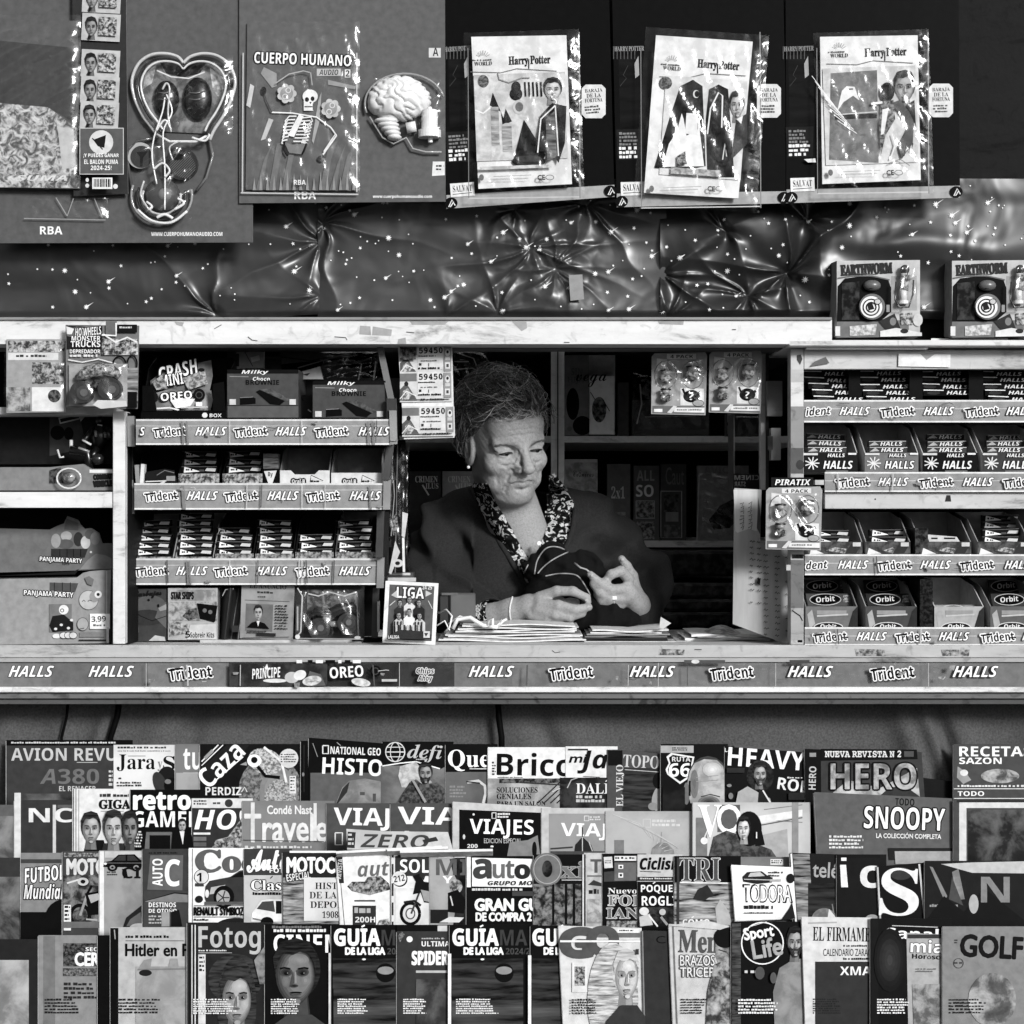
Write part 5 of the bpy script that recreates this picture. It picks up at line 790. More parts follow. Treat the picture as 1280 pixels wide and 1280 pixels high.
def art2(b):
    title(b, 872, 76); b.rect(828, 98, 930, 222, ('n', 185, 225, 40)); b.ell(832, 104, 8, 8, ('n', 40, 140, 200)); b.poly([(818, 210), (836, 150), (850, 108), (866, 100), (878, 108), (882, 208), (862, 212)], ('w', 14, 45, 120, 1.2)); b.poly([(828, 209), (836, 180), (846, 165), (852, 142), (858, 160), (872, 142), (876, 176), (880, 208)], 232); b.poly([(852, 135), (858, 170), (872, 162), (874, 130)], 22); b.rect(857, 142, 872, 168, 228)
    b.poly([(884, 222), (882, 150), (886, 112), (898, 106), (910, 112), (918, 222)], ('w', 14, 40, 120, 1.4)); b.line([(884, 168), (888, 136), (898, 116), (903, 120), (902, 160)], 1.8, 225); b.line([(846, 158), (842, 174), (838, 188)], 1.8, 225); b.line([(903, 200), (906, 180), (908, 196)], 1.4, 210); b.ell(870, 118, 4, 5, 215); b.ell(871, 118, 3, 4, 20)
    b.poly([(914, 200), (920, 150), (934, 142), (934, 180)], 60); b.face(921, 132, 18, 30, 190, 22); b.poly([(920, 150), (928, 146), (926, 156)], 225); b.rect(838, 212, 900, 220, ('n', 110, 200, 120)); b.poly([(846, 196), (856, 190), (858, 206), (846, 208)], ('n', 30, 200, 200)); ce(b, 884, 234)
def art3(b):
    title(b, 1081, 60); b.rect(1030, 84, 1146, 205, ('n', 175, 220, 40)); b.poly([(1036, 200), (1038, 92), (1096, 88), (1098, 204)], ('n', 90, 135, 30)); b.rect(1043, 143, 1096, 149, 40); b.line([(1042, 144), (1096, 140)], 1.2, 200); b.poly([(1046, 140), (1052, 114), (1058, 108), (1068, 109), (1074, 126), (1066, 120), (1054, 128)], 225); b.rect(1060, 111, 1066, 112.5, 60)
    b.face(1130, 110, 26, 36, 165, 22); b.poly([(1112, 130), (1124, 126), (1142, 150), (1140, 180), (1126, 200), (1122, 184), (1134, 160), (1122, 140)], 92); b.poly([(1132, 132), (1142, 126), (1144, 160)], 50); b.ell(1108, 116, 9, 12, 25); b.poly([(1100, 128), (1116, 126), (1118, 150), (1106, 170), (1100, 196), (1098, 160)], ('n', 20, 160, 150)); b.poly([(1102, 138), (1110, 136), (1104, 168), (1100, 170)], 225); b.line([(1114, 168), (1118, 182), (1112, 200)], 1.6, 225); b.line([(1088, 131), (1102, 129)], 3, 230); b.line([(1129, 196), (1132, 180), (1138, 190), (1140, 180)], 1.4, 50); b.line([(1110, 205), (1124, 200), (1136, 208)], .9, 120)
    for k in range(9): b.line([(1014 + k * 4, 96 + 7 * k), (1038 + k * 4, 128 + 5 * k)], .8, 235)
    ce(b, 1107, 214)
black_card(0, [(558, 261), (768, 246), (760, -60), (548, -60)], 2, 0, 4, 'black card with pale lower strip, left of three, behind the pointed-hat costume set')
black_card(1, [(771, 259), (985, 254), (978, -60), (764, -60)], 4, -3, 2, 'black card with pale lower strip, middle of three, behind the caped costume set')
black_card(2, [(983, 254), (1200, 247), (1198, -60), (982, -60)], 4, -6, 2, 'black card with pale lower strip, right of three, behind the scratched-bag costume set')
costume(0, [(598, 236), (715, 230), (708, 44), (589, 46)], 2, 'bagged white card with pointed hat and cape costume pieces', art1)
costume(1, [(805, 241), (923, 248), (941, 52), (820, 44)], -4, 'bagged white card with two long black capes, hung askew', art2)
costume(2, [(1028, 230), (1151, 225), (1147, 44), (1025, 46)], 2, 'bagged white card with grey robe, its clear bag scratched and torn', art3)
b = B(P(1010, 200, YT - .012)); b.poly([(1005, 199), (1019, 198), (1020, 203), (1010, 203)], 232); one(b, 'paper_scrap', 'tiny torn white tag beside the grey robe costume card', 'paper scrap')
# ---------------------------------------------------------------- sweet racks left and right, their trays, boxes and packs
def wall4(b, q, t): b.add(q, [[0, 1, 2, 3]], t)
def dbox(name, label, cat, x0, x1, yb, yf, yt, Y, dep, tout, tin, group=None, art=None, notch=0, lean=.0):
    """open display box: low printed front, sloping sides and a taller back"""
    t = thing(name, label, cat, P((x0 + x1) / 2, yb, Y), group)
    k = (D + Y + dep) / (D + Y); fz = P(0, yf, Y)[2]; bz = P(0, yb, Y)[2]; tz = P(0, yt, Y + dep)[2]; xa, xb = P(x0, 0, Y)[0], P(x1, 0, Y)[0]; th = .0018
    b = B(P(x0, yb, Y)); b.box((xa, Y + .001, bz), (xb, Y + dep, bz + .002), tin); b.box((xa, Y + dep, bz), (xb, Y + dep + .002, tz), tin)
    for x in (xa, xb - th):
        v = [(x + a, y, z) for a in (0, th) for y, z in ((Y + .002, bz), (Y + dep, bz), (Y + dep, tz), (Y + dep * .45, tz - (tz - fz) * .25), (Y + .002, fz))]
        b.add(v, [[0, 1, 2, 3, 4], [5, 6, 7, 8, 9], [0, 4, 9, 5], [4, 3, 8, 9], [3, 2, 7, 8]], tin)
    b.build('tray_box', t)
    b = B(P(x0, yb, Y)); b.card([(x0, yb), (x1, yb), (x1, yf), (x1 - (x1 - x0) * .22, yf), (x1 - (x1 - x0) * .30, yf + notch), (x0 + (x1 - x0) * .30, yf + notch), (x0 + (x1 - x0) * .22, yf), (x0, yf)] if notch else [(x0, yb), (x1, yb), (x1, yf), (x0, yf)], .002, tout, tin)
    if art: art(b)
    b.build('printed_front', t); return t
PACKS = {}; RP = random.Random(17)
def pack(kind, label, x0, x1, y, h, Y, group):
    """one gum or sweet pack: a small bar whose long printed side faces out; later ones copy the first of their kind"""
    key = (kind, round(x1 - x0), h)
    if key not in PACKS:
        b = B(P(x0, y, Y)); b.slab(x0, y - h, x1, y, .018, {'gum': 34, 'dark': 26, 'mint': 70, 'white': 60}[kind]); w = x1 - x0
        if kind == 'gum':
            b.poly([(x0 + w * .08, y - h * .95), (x0 + w * .06, y - h * .02), (x0 + w * .54, y - h * .2)], 252); b.micro(x0 + w * .12, y - h * .62, x0 + w * .34, y - h * .28, 1, 30, .2); b.poly([(x0 + w * .66, y - h * .3), (x0 + w * .72, y - h * .75), (x0 + w * .98, y - h * .68), (x0 + w * .95, y - h * .2)], 205); b.rect(x0 + w * .5, y - h * .5, x0 + w * .64, y - h * .2, 85); b.line([(x0, y - h * .96), (x1, y - h * .96)], .7, 110)
        elif kind == 'dark':
            b.text('HALLS', x0 + w * .46, y - h * .82, x0 + w * .97, y - h * .2, 235, 'bi'); b.line([(x0, y - h * .95), (x0 + w * .4, y - h * .9)], 1.2, 240); b.ell(x0 + w * .2, y - h * .45, w * .13, h * .28, 60)
        else:
            b.text('HALLS', x0 + w * .3, y - h * .85, x0 + w * .9, y - h * .15, 240, 'bi', out=40, ow=.5); b.poly([(x0, y - h * .2), (x0 + w * .15, y - h * .9), (x0 + w * .26, y - h * .3)], 190); b.line([(x0, y - h * .95), (x1, y - h * .95)], .8, 200)
        o = one(b, 'sweet_pack', label, 'sweet pack', group); PACKS[key] = (o, P(x0, y, Y)); return o
    o, p0 = PACKS[key]; c = copy_thing(o, P(x0 + RP.uniform(-1.6, 1.6), y + RP.uniform(-.5, .5), Y + RP.uniform(-.003, .004)) - p0, label); c.rotation_euler = (0, RP.gauss(0, .018), RP.gauss(0, .03)); return c
# --- left rack
lr = thing('sweet_rack', 'grey metal sweet rack with three price-stripped trays, left of the window', 'display rack', P(325, 806, .1))
TR = ((170, 492, 524, 556, -.015, .0), (168, 484, 604, 637, .04, .0), (164, 478, 698, 731, .10, 0))
for i, (x0, x1, y0, y1, Y, _) in enumerate(TR):
    b = B(); a, c = P(x0, y1, Y), P(x1, y0, Y); b.box((a[0], Y + .004, a[2] + .004), (c[0], Y + .20, a[2] + .009), ('m', 90)); b.box((a[0], Y + .19, a[2]), (c[0], Y + .194, c[2] + .09), ('m', 26)); tr = b.build('tray', lr)
    b = B(P(x0, y1, Y)); b.slab(x0, y0, x1, y1, .004, 152, 190); b.rect(x0, y0, x1, y0 + 2.2, 215); b.rect(x0, y1 - 2, x1, y1, 235); b.line([(x0, y0 + 8.5), (x1, y0 + 8.5)], .8, 200)
    yc = (y0 + y1) / 2 - 1
    for x in ((-.5, 100, 202) if i == 0 else (0, 1, 2)): pass
    hx = ((245, 345, 449), (234, 335, 438), (221, 321, 425))[i]; tx = ((193, 294, 395), (182, 282, 384), (170, 269, 371))[i]
    for x in hx: halls(b, x, yc - 5.5, x + 38, yc + 5.5)
    for x in tx: trident(b, x, yc - 5, x + 40, yc + 6)
    if i == 0: b.text('S', 176, yc - 5, 182, yc + 5.5, 250, 'bi', out=70, ow=.9)
    if 0: b.rect(152, y0 - 1, 175.5, y1 + 1, ('m', 130))
    for x in ((228, 234, 466, 460), (228, 230, 462), (234, 237))[i]: b.line([(x, y0 + 3), (x + 2, y1)], 2, 130)
    for x in (288, 378)[i % 2:]: b.line([(x, y0 + 2), (x, y1 - 2)], .7, 215)
    scuffs(b, x0, y0, x1, y1, 9, 80 + i); b.film(x0, y0, x1, y1, .0008, ('f', 1.4), 30, 60 + i, .003); b.build('price_strip', tr)
b = B()
def strap(b, pts, w, t):
    for (xa, ya, Ya), (xb, yb, Yb) in zip(pts[:-1], pts[1:]):
        v = [P(xa - w / 2, ya, Ya), P(xa + w / 2, ya, Ya), P(xb + w / 2, yb, Yb), P(xb - w / 2, yb, Yb)]; v += [p + np.array((0, .012, 0)) for p in v]
        b.add(v, [[0, 1, 2, 3], [7, 6, 5, 4], [0, 4, 5, 1], [1, 5, 6, 2], [2, 6, 7, 3], [3, 7, 4, 0]], t)
strap(b, [(163, 520, .01), (164, 558, .01)], 9, ('m', 150)); strap(b, [(162, 558, .06), (163, 600, .06)], 7, ('m', 60)); strap(b, [(162, 600, .06), (163, 642, .06)], 9, ('m', 145)); strap(b, [(161, 642, .1), (162, 695, .1)], 7, ('m', 70)); strap(b, [(160, 695, .09), (161, 731, .09)], 9, ('m', 150)); strap(b, [(160, 731, .14), (160, 806, .14)], 7, ('m', 60)); b.box(P(156, 806, .1), P(168, 430, .26), ('m', 45)); b.build('side_bracket', lr)
b = B()
strap(b, [(475, 434, .03), (489, 500, -.0)], 8, ('m', 120)); strap(b, [(489, 498, -.012), (490, 514, -.012)], 12, ('m', 60)); strap(b, [(491, 513, -.02), (492, 555, -.018)], 9, ('m', 160)); strap(b, [(488, 556, .03), (482, 600, .03)], 9, ('m', 80)); strap(b, [(484, 600, .035), (483, 637, .035)], 9, ('m', 160)); strap(b, [(476, 638, .08), (474, 697, .08)], 9, ('m', 75)); strap(b, [(476, 697, .095), (475, 735, .095)], 9, ('m', 150)); strap(b, [(470, 735, .13), (468, 806, .13)], 8, ('m', 60)); b.build('side_bracket', lr)
b = B(); b.box(P(164, 806, .30), P(472, 430, .31), ('d', 30)); b.build('back_sheet', lr)
# top tray: biscuit box and two brownie boxes, papers and bags behind
def a_bis(b):
    b.rect(176, 516, 282, 523, 24); b.text('BOX', 262, 517, 277, 521.5, 225, 'b'); b.ell(256, 519, 3.4, 3.2, 225)
t = dbox('display_box', 'black display box of biscuit bags at the left of the top tray', 'display box', 177, 283, 523, 513, 447, .0, .15, 26, 30, None, a_bis)
for q in ([(178, 482), (191, 482), (196, 514), (178, 514)], [(266, 480), (280, 477), (282, 514), (266, 514)]): b = B(P(230, 520, -.002)); b.poly(q, 26); b.build('cut_side', t)
def bag(name, label, pts, tone, Y, art):
    b = B(P(230, 500, Y), (0, -.95, .3)); c = np.mean(pts, 0)
    n = len(pts); L = [b.pt([p])[0] for p in pts]; cc = b.pt([c], .014)[0]; md = [b.pt([(np.array(p) * .65 + c * .35)], .010)[0] for p in pts]
    b.add(L + md + [cc], [[i, (i + 1) % n, n + (i + 1) % n, n + i] for i in range(n)] + [[n + i, n + (i + 1) % n, 2 * n] for i in range(n)], tone, True); b.plane(b.O + b.N * .0145, b.N); art(b); return one(b, name, label, 'snack bag')
def a_b1(b):
    b.text('CRASH', 198, 454, 248, 472, 242, 'bi', 14, out=40, ow=1.2); b.text('MINI', 201, 468, 229, 482, 240, 'b', 8, out=30, ow=1); b.poly([(190, 478), (204, 468), (210, 486), (196, 488)], ('n', 60, 190, 160)); b.poly([(228, 474), (256, 462), (260, 480), (236, 488)], ('n', 70, 200, 160)); b.ell(252, 463, 4, 2.4, 40)
bag('snack_bag', 'crinkled grey bag of mini sweets lying upper in the black box', [(189, 490), (188, 476), (206, 462), (236, 456), (264, 450), (266, 470), (262, 489), (236, 492)], ('n', 90, 130, 40), .05, a_b1)
def a_b2(b):
    b.text('OREO', 201, 490, 240, 500, 240, 'b', 5, out=50, ow=1.3); b.ell(249, 494, 7.5, 8, 30); b.ring(249, 494, 4, 4, 1, 80); b.ell(194, 497, 4, 6, 35); b.poly([(213, 501), (224, 498), (244, 499), (238, 508), (220, 511)], 225); b.rect(245, 503, 253, 508, 230); b.line([(196, 511), (212, 510), (224, 513)], 1.8, 225); b.line([(226, 510), (260, 509)], 1.6, 190)
bag('snack_bag', 'pale biscuit bag with round dark biscuits, lower in the black box', [(190, 514), (191, 492), (214, 486), (240, 490), (264, 488), (266, 500), (263, 514)], ('n', 110, 165, 30), .03, a_b2)
def brownie(label, x0, x1, y0, y1, Y, lip):
    b = B(P(x0, y1, Y)); b.slab(x0, y0, x1, y1, .13, 84, 70); w = x1 - x0; h = (y1 - y0)
    if lip: b.rect(x0, y1 - lip, x1, y1, 98); h -= lip; b.line([(x0, y1 - lip), (x1, y1 - lip)], 1, 50)
    b.rect(x0, y0, x1, y0 + 5, 34); b.text('Milky', x0 + w * .2, y0 + .5, x0 + w * .58, y0 + 6.5, 230, 'bi'); b.line([(x0 + 3, y0 + 8.5), (x0 + w * .3, y0 + 9)], 1, 140); b.text('Choco', x0 + w * .36, y0 + 9, x0 + w * .6, y0 + 14, 225, 'bi'); b.text('BROWNIE', x0 + w * .26, y0 + 13, x0 + w * .73, y0 + 19, 22, 'b')
    b.poly([(x0 + w * .18, y0 + h * .78), (x0 + w * .34, y0 + h * .74), (x0 + w * .4, y0 + h * .8), (x0 + w * .4, y0 + h * .95), (x0 + w * .18, y0 + h * .98)], 28); b.poly([(x0 + w * .4, y0 + h * .62), (x0 + w * .46, y0 + h * .56), (x0 + w * .82, y0 + h * .86), (x0 + w * .74, y0 + h * .99), (x0 + w * .6, y0 + h * .96)], 26); b.poly([(x0 + w * .46, y0 + h * .56), (x0 + w * .6, y0 + h * .52), (x0 + w * .9, y0 + h * .84), (x0 + w * .82, y0 + h * .88)], ('n', 60, 105, 120)); b.line([(x0 + w * .18, y0 + h * .78), (x0 + w * .36, y0 + h * .76)], .8, 140)
    for xx in (x0 + 3, x1 - 11): b.slab(xx, y1 - lip - 8, xx + 8, y1 - lip - 1, .0002, 205)
    return one(b, 'brownie_box', label, 'cake box')
brownie('grey brownie carton beside the black biscuit box on the top tray', 284, 373, 462, 522, .015, 15); brownie('darker brownie carton at the right end of the top tray', 391, 482, 476, 522, .01, 0)
b = B(P(380, 500, .06)); b.slab(373, 494, 392, 522, .05, 52); b.line([(376, 496), (379, 501)], 1.4, 20); b.line([(385, 512), (389, 515)], 1.4, 200); one(b, 'brown_carton', 'plain dark carton flap between the two brownie cartons', 'carton')
b = B(P(420, 460, .10)); b.card([(372, 466), (400, 458), (404, 474), (374, 474)], .004, 165); b.poly([(378, 468), (388, 466), (384, 470)], 60); one(b, 'paper_slip', 'pale torn slip above the darker brownie carton', 'paper')
b = B(P(420, 460, .14)); b.card([(400, 458), (420, 452), (444, 462), (456, 476), (404, 476)], .03, 58); b.film(400, 440, 476, 478, .012, ('f', 1.7), 12, 5, .004); b.line([(452, 455), (448, 475)], 1.6, 190); b.line([(470, 452), (467, 475)], 2, 205); b.line([(452, 438), (466, 442)], 1.4, 190); one(b, 'wrapped_bun', 'dark round item in a crinkled clear bag, right of the top tray', 'packaged food')
b = B(P(380, 445, .2)); b.card([(284, 462), (440, 446), (442, 434), (284, 434)], .004, 92); b.line([(350, 446), (390, 451), (440, 438)], 1.4, 45); b.line([(372, 460), (440, 440)], 1.6, 140); b.slab(329, 434, 350, 446, .003, 55); b.text('6719', 331, 435, 348, 445, 20, 'b'); b.rect(331, 448, 352, 462, 62); one(b, 'grey_folder', 'grey cardboard folder leaning at the back of the top tray', 'folder')
b = B(P(310, 450, .13)); b.card([(293, 461), (329, 460), (330, 434), (296, 434)], .02, 140); b.line([(306, 440), (316, 458)], .9, 60); b.line([(306, 440), (330, 437)], .9, 60); b.poly([(313, 447), (324, 444), (325, 450), (315, 453)], 190); b.rect(292, 442, 299, 458, 45); one(b, 'carton', 'pale folded carton behind the grey brownie carton', 'carton')
# middle tray
GP = 'packs in the rack trays'
dbox('display_box', 'empty dark display box at the left of the middle tray', 'display box', 170, 222, 606, 598, 563, .06, .13, 40, 30)
b = B(P(175, 600, .05)); b.slab(169, 581, 174, 604, .02, 150, None, 4); b.slab(175.5, 580, 180, 604, .02, 222, None, -4); one(b, 'upright_packs', 'two pale narrow packs standing at the left end of the middle tray', 'sweet pack')
for i, (y, n) in enumerate(((598, 2),)):
    b = B(P(200, 600, .055)); b.poly([(182, 590), (206, 586), (218, 588), (220, 604), (182, 605)], 40); b.line([(182, 602), (208, 601)], 1.4, 215); b.line([(198, 606), (206, 602)], 2.4, 205); b.rect(208, 595, 219, 601, 150); b.line([(196, 594), (206, 588), (218, 591)], 1, 120); b.slab(182, 596, 220, 606, .03, 40); one(b, 'gum_pack', 'loose dark gum packs lying in the empty dark display box', 'sweet pack')
for i, (x0, x1) in enumerate(((223, 274), (278, 329))):
    dbox('display_box', ['dark display box of gum with pale front label, second on the middle tray', 'dark display box of gum with a curved pale label, third on the middle tray'][i], 'display box', x0, x1, 606, 592, 560, .055, .14, ('n', 25, 215, 120), 34)
    for k in range(3): pack('gum', f'dark gum pack, {ORD[k]} from the bottom of the {ORD[i + 1]} box on the middle tray', x0 + 4, x1 - 3, 591 - k * 9.5, 8, .075 + .03 * k, GP)
b = B(P(338, 604, .055)); b.slab(328, 587, 349, 606, .05, 28); b.poly([(330, 589), (346, 588), (340, 606), (336, 606)], 215); b.text('By', 335, 590, 341, 597, 30, 'b'); b.slab(329, 567, 348, 586, .03, ('w', 55, 130, 300)); one(b, 'gum_stack', 'small upright stack of gum sticks with pale fan-shaped front, middle tray', 'sweet pack')
for i, (x0, x1) in enumerate(((350, 412), (414, 477))):
    def a_or(b, x0=x0):
        b.text('Oral-B', x0 + 15, 599, x0 + 31, 604, 235, 'b', out=45, ow=2); b.poly([(x0 + 38, 602), (x0 + 39, 594), (x0 + 54, 601)], 215); b.line([(x0 + 38, 602), (x0 + 39, 594), (x0 + 54, 601)], .9, 40); b.micro(x0 + 38, 600, x0 + 52, 604, 1, 50)
    dbox('display_box', ['white fronted empty box with notch, left of two on the middle tray', 'white fronted empty box with plain edge, right end of the middle tray'][i], 'display box', x0, x1, 606, (588, 591)[i], 557, .055, .12, 215, 130, None, a_or, (5, 0)[i])
# lower tray: six boxes of stacked gum
for i, (x0, x1) in enumerate(((167, 217), (219, 267), (269, 317), (319, 367), (369, 417), (419, 470))):
    n = (5, 6, 4, 5, 3, 5)[i]
    dbox('display_box', f'small open box of stacked gum, {ORD[i]} from the left on the lower tray', 'display box', x0, x1, 700, (696, 696, 692, 692, 690, 690)[i], (642, 641, 640, 640, 640, 640)[i], .11, .17, ('n', 50, 190, 110), (160, 160, 40, 40, 40, 90)[i])
    for k in range(n): pack('gum', f'striped gum pack, {ORD[k]} from the bottom of the {ORD[i]} box on the lower tray', x0 + 3, x0 + 47, 694 - k * 9, 8, .118 + .016 * k, GP)
# below the lower tray, on the counter
b = B(P(185, 802, .12)); b.slab(161, 736, 208, 802, .05, 72, 50)
for cx, cy, rx, ry, tn in ((188, 758, 20, 14, 92), (162, 788, 14, 26, 85), (208, 768, 12, 20, 98), (184, 772, 22, 10, 62), (197, 800, 12, 6, 190)): b.ell(max(cx, 161 + rx * .2), cy, rx, ry, tn) if cx - rx > 160 and cx + rx < 209 else None
b.poly([(161, 762), (172, 772), (174, 790), (161, 800)], 88); b.poly([(208, 752), (198, 760), (194, 772), (208, 786)], 100); b.poly([(208, 755), (198, 760), (200, 764), (208, 762)], 150); b.line([(161, 760), (176, 770), (190, 776), (208, 770)], .8, 30); b.text('Burbujas', 166, 738, 202, 748, 35, 'sc', 4, out=35, ow=.5); b.ell(186, 750, 1.5, 1.5, 30); b.ell(198, 790 - 33, 1.4, 2, 30); b.poly([(186, 801), (194, 794), (206, 796), (207, 801)], 185)
one(b, 'puzzle_box', 'dark box with overlapping circles beneath the lower tray, at its left', 'toy box')
b = B(P(240, 801, .115)); b.slab(210, 735, 272, 800, .05, 170, 130); b.rect(212, 737, 270, 751, ('n', 110, 190, 40)); b.text('STAR SHIPS', 214, 740, 242, 749, 40, 'b', out=40, ow=.4); b.rect(211, 752, 271, 776, ('n', 90, 190, 70)); b.poly([(246, 754), (272, 757), (269, 777), (250, 774)], 22); b.poly([(228, 770), (236, 762), (246, 760), (248, 772), (236, 776)], ('n', 20, 130, 150)); b.poly([(211, 775), (236, 780), (240, 790), (212, 796)], ('n', 60, 200, 120)); b.ell(256, 763, 2.6, 2.6, 110); b.ell(263, 765, 2.6, 2.6, 110); b.poly([(252, 774), (262, 776), (264, 768), (270, 768), (268, 778)], 30); b.poly([(238, 741 + 40), (270, 780), (271, 799), (234, 799)], 195); b.text('5', 232, 789, 238, 797, 20, 'b'); b.text('Sobreir Kits', 238, 790, 268, 797, 25, 'b')
one(b, 'kit_box', 'pale box of building kits standing below the lower tray', 'toy box')
b = B()
def cloth(u, v): x = 274 + 27 * u; y = 735 + 67 * v; return P(x, y, .14 + .018 * math.sin(u * 9 + 3 * v) - .02 * math.sin(3.1 * u))
b.grid(cloth, 18, 18, ('g', 42, .4)); b.plane(P(290, 790, .112)); b.line([(278, 745), (282, 737), (292, 736)], 1.2, 150); b.slab(290, 782, 298, 790, .002, 60); one(b, 'plastic_bag', 'dark crumpled plastic bag between the kit box and the portrait paper', 'bag')
b = B(P(334, 800, .12), rot=-2); b.slab(301, 731, 367, 799, .004, ('n', 130, 160, 20), 170); b.text('EL ANUNCIO', 312, 729, 358, 736, 40, 's'); b.micro(318, 739, 346, 743, 1, 60, .3, 'c'); b.micro(322, 745, 336, 748, 1, 60); b.line([(306, 750), (362, 752)], .6, 60); b.rect(307, 755, 341, 789, 110); b.face(323, 766, 11, 17, 170, 25); b.poly([(309, 784), (315, 778), (322, 776), (331, 779), (337, 786)], 25); b.poly([(321, 776), (325, 776), (323, 783)], 215); b.micro(344, 756, 361, 788, 9, 50, .45); b.micro(309, 788, 334, 792, 2, 50, .3); b.rect(321, 791, 345, 795, 50); b.line([(303, 797), (362, 796)], .6, 60)
one(b, 'old_newspaper', 'old printed sheet with a portrait of a man in bow tie, below the tray', 'newspaper')
t = thing('toy_truck_pack', 'clear packed toy truck with two big wheels under the lower tray', 'toy', P(410, 802, .12))
b = B(P(410, 800, .13)); b.slab(369, 731, 455, 800, .004, 60); b.rect(384, 737, 447, 763, ('n', 50, 150, 60)); b.line([(385, 742), (398, 745), (412, 740), (430, 745), (446, 740)], 1.6, 190); b.rect(370, 756, 380, 790, 80); b.rect(371, 758, 373, 788, 170); b.build('backing_card', t)
b = B()
for cx, cy, R in ((401, 785, 14), (436, 778, 13)): b.disc(P(cx, cy, .125), (0, -1, 0), R * S, .03, ('g', 22, .5), 26); b.disc(P(cx, cy, .095), (0, -1, 0), R * S * .62, .003, ('g', 60, .3), 20); b.disc(P(cx, cy, .092), (0, -1, 0), R * S * .3, .004, ('g', 105, .3), 14)
b.build('wheels', t)
b = B(); b.tube([P(386, 772, .11), P(396, 764, .10), P(412, 768, .10), P(424, 762, .10), P(440, 758, .10), P(448, 768, .11)], [.006, .01, .012, .012, .01, .006], ('g', 45, .15), 8); b.tube([P(412, 780, .11), P(422, 780, .11)], .006, ('g', 150, .2), 8); b.build('body', t)
b = B(P(410, 770, .09)); b.film(368, 732, 456, 801, .012, ('f', 1.7), 16, 91, .0); b.line([(372, 735), (378, 745), (376, 790), (370, 797)], 1.6, ('g', 190, .1)); b.line([(370, 798), (454, 799)], 1.4, ('g', 150, .1)); b.line([(446, 740), (448, 798)], 1.2, ('g', 90, .1)); b.ell(372, 796, 3, 3, ('g', 220, .1)); b.ell(447, 797, 4, 2, ('g', 190, .1)); b.build('clear_pack', t)
b = B(P(460, 803, .11)); b.slab(250, 800, 452, 803.5, .05, 190); b.slab(440, 798, 478, 802, .05, 25); one(b, 'thin_book', 'thin pale book lying flat on the counter beneath the rack', 'book')
b = B(P(473, 770, .12)); b.slab(471.5, 752, 473.5, 790, .03, 190); one(b, 'pale_card', 'thin pale card on edge beside the rack foot', 'card')
# --- far left bay: post, shelves, toys
t = thing('side_bay', 'white shelf bay with an upright post at the far left', 'shelving', P(100, 806, 0))
b = B(); b.pbox(141, 514, 156, 805, -.004, .05, ('d', 225, .35), .001); b.pbox(156, 516, 160, 805, .02, .3, ('d', 40)); b.build('post', t)
for y0, y1, tn in ((509, 518, 205), (615, 634.5, 228)):
    b = B(); a, c = P(-120, y1, 0), P(140.8, y0, 0); b.box((a[0], .0, a[2]), (c[0], .30, c[2]), ('d', tn, .3)); b.build('shelf_board', t)
b = B(); b.pbox(-120, 435, 160, 820, .3, .31, ('d', 18)); b.build('back_sheet', t)
t = thing('monster_truck_pack', 'blister pack of a toy monster truck hanging beside the fascia', 'toy', P(128, 510, -.03))
b = B(P(128, 460, -.055)); b.card([(83, 509), (172, 511), (174, 407), (82, 406)], .002, 120); b.rect(83, 407, 128, 437, 45); b.poly([(84, 410), (96, 408), (126, 407), (126, 420), (98, 424), (84, 420)], ('n', 60, 130, 60)); b.text('HOT', 94, 410, 106, 420, 235, 'bi', 4, out=35, ow=.9); b.text('WHEELS', 105, 409, 127, 419, 235, 'bi', 6, out=35, ow=.9); b.poly([(83, 408), (93, 411), (90, 418), (84, 418)], 220)
b.text('MONSTER', 90, 420, 126, 426.5, 235, 'b', out=30, ow=.6); b.text('TRUCKS', 89, 426.5, 126, 434, 238, 'b', out=30, ow=.6); b.text('DEPREDADOR', 88, 437, 126, 442, 235, 'b', out=40, ow=.5); b.micro(88, 443, 128, 448, 1, 220); b.rect(128, 424, 173, 444, ('n', 20, 225, 150)); b.rect(147, 406, 172, 416, 35); b.micro(150, 408, 169, 412, 1, 200); b.line([(130, 418), (145, 428), (160, 422), (172, 428)], 2, 220); b.line([(86, 450), (104, 453), (124, 449), (146, 455)], 1.4, 220)
b.ring(150, 456, 8, 10, 2, 30); b.ring(166, 455, 6, 10, 2, 30); b.rect(87, 455, 160, 508, ('n', 130, 175, 20)); b.rect(160, 460, 173, 508, ('w', 60, 170, 160, 1.57)); b.rect(160, 490, 172, 510, 30); b.slab(133, 402, 147, 420, .0002, 110); b.line([(146, 404), (146, 420), (128, 419)], 2, 235); b.build('printed_card', t)
b = B()
for cx, cy, R in ((105, 491, 13.5), (140, 487, 14)): b.disc(P(cx, cy, -.06), (0, -1, 0), R * S, .026, ('g', 32, .5), 28); b.disc(P(cx, cy, -.086), (0, -1, 0), R * S * .66, .002, ('g', 62, .4), 22); b.disc(P(cx, cy, -.088), (0, -1, 0), R * S * .34, .003, ('g', 95, .4), 14)
b.build('wheels', t)
b = B(); b.tube([P(97, 474, -.07), P(108, 466, -.072), P(124, 462, -.075), P(140, 464, -.072), P(150, 470, -.07)], [.008, .012, .014, .012, .008], ('n', 40, 200, 160), 10); b.tube([P(116, 480, -.07), P(128, 484, -.07)], .009, ('n', 20, 120, 160), 8); b.build('truck_body', t)
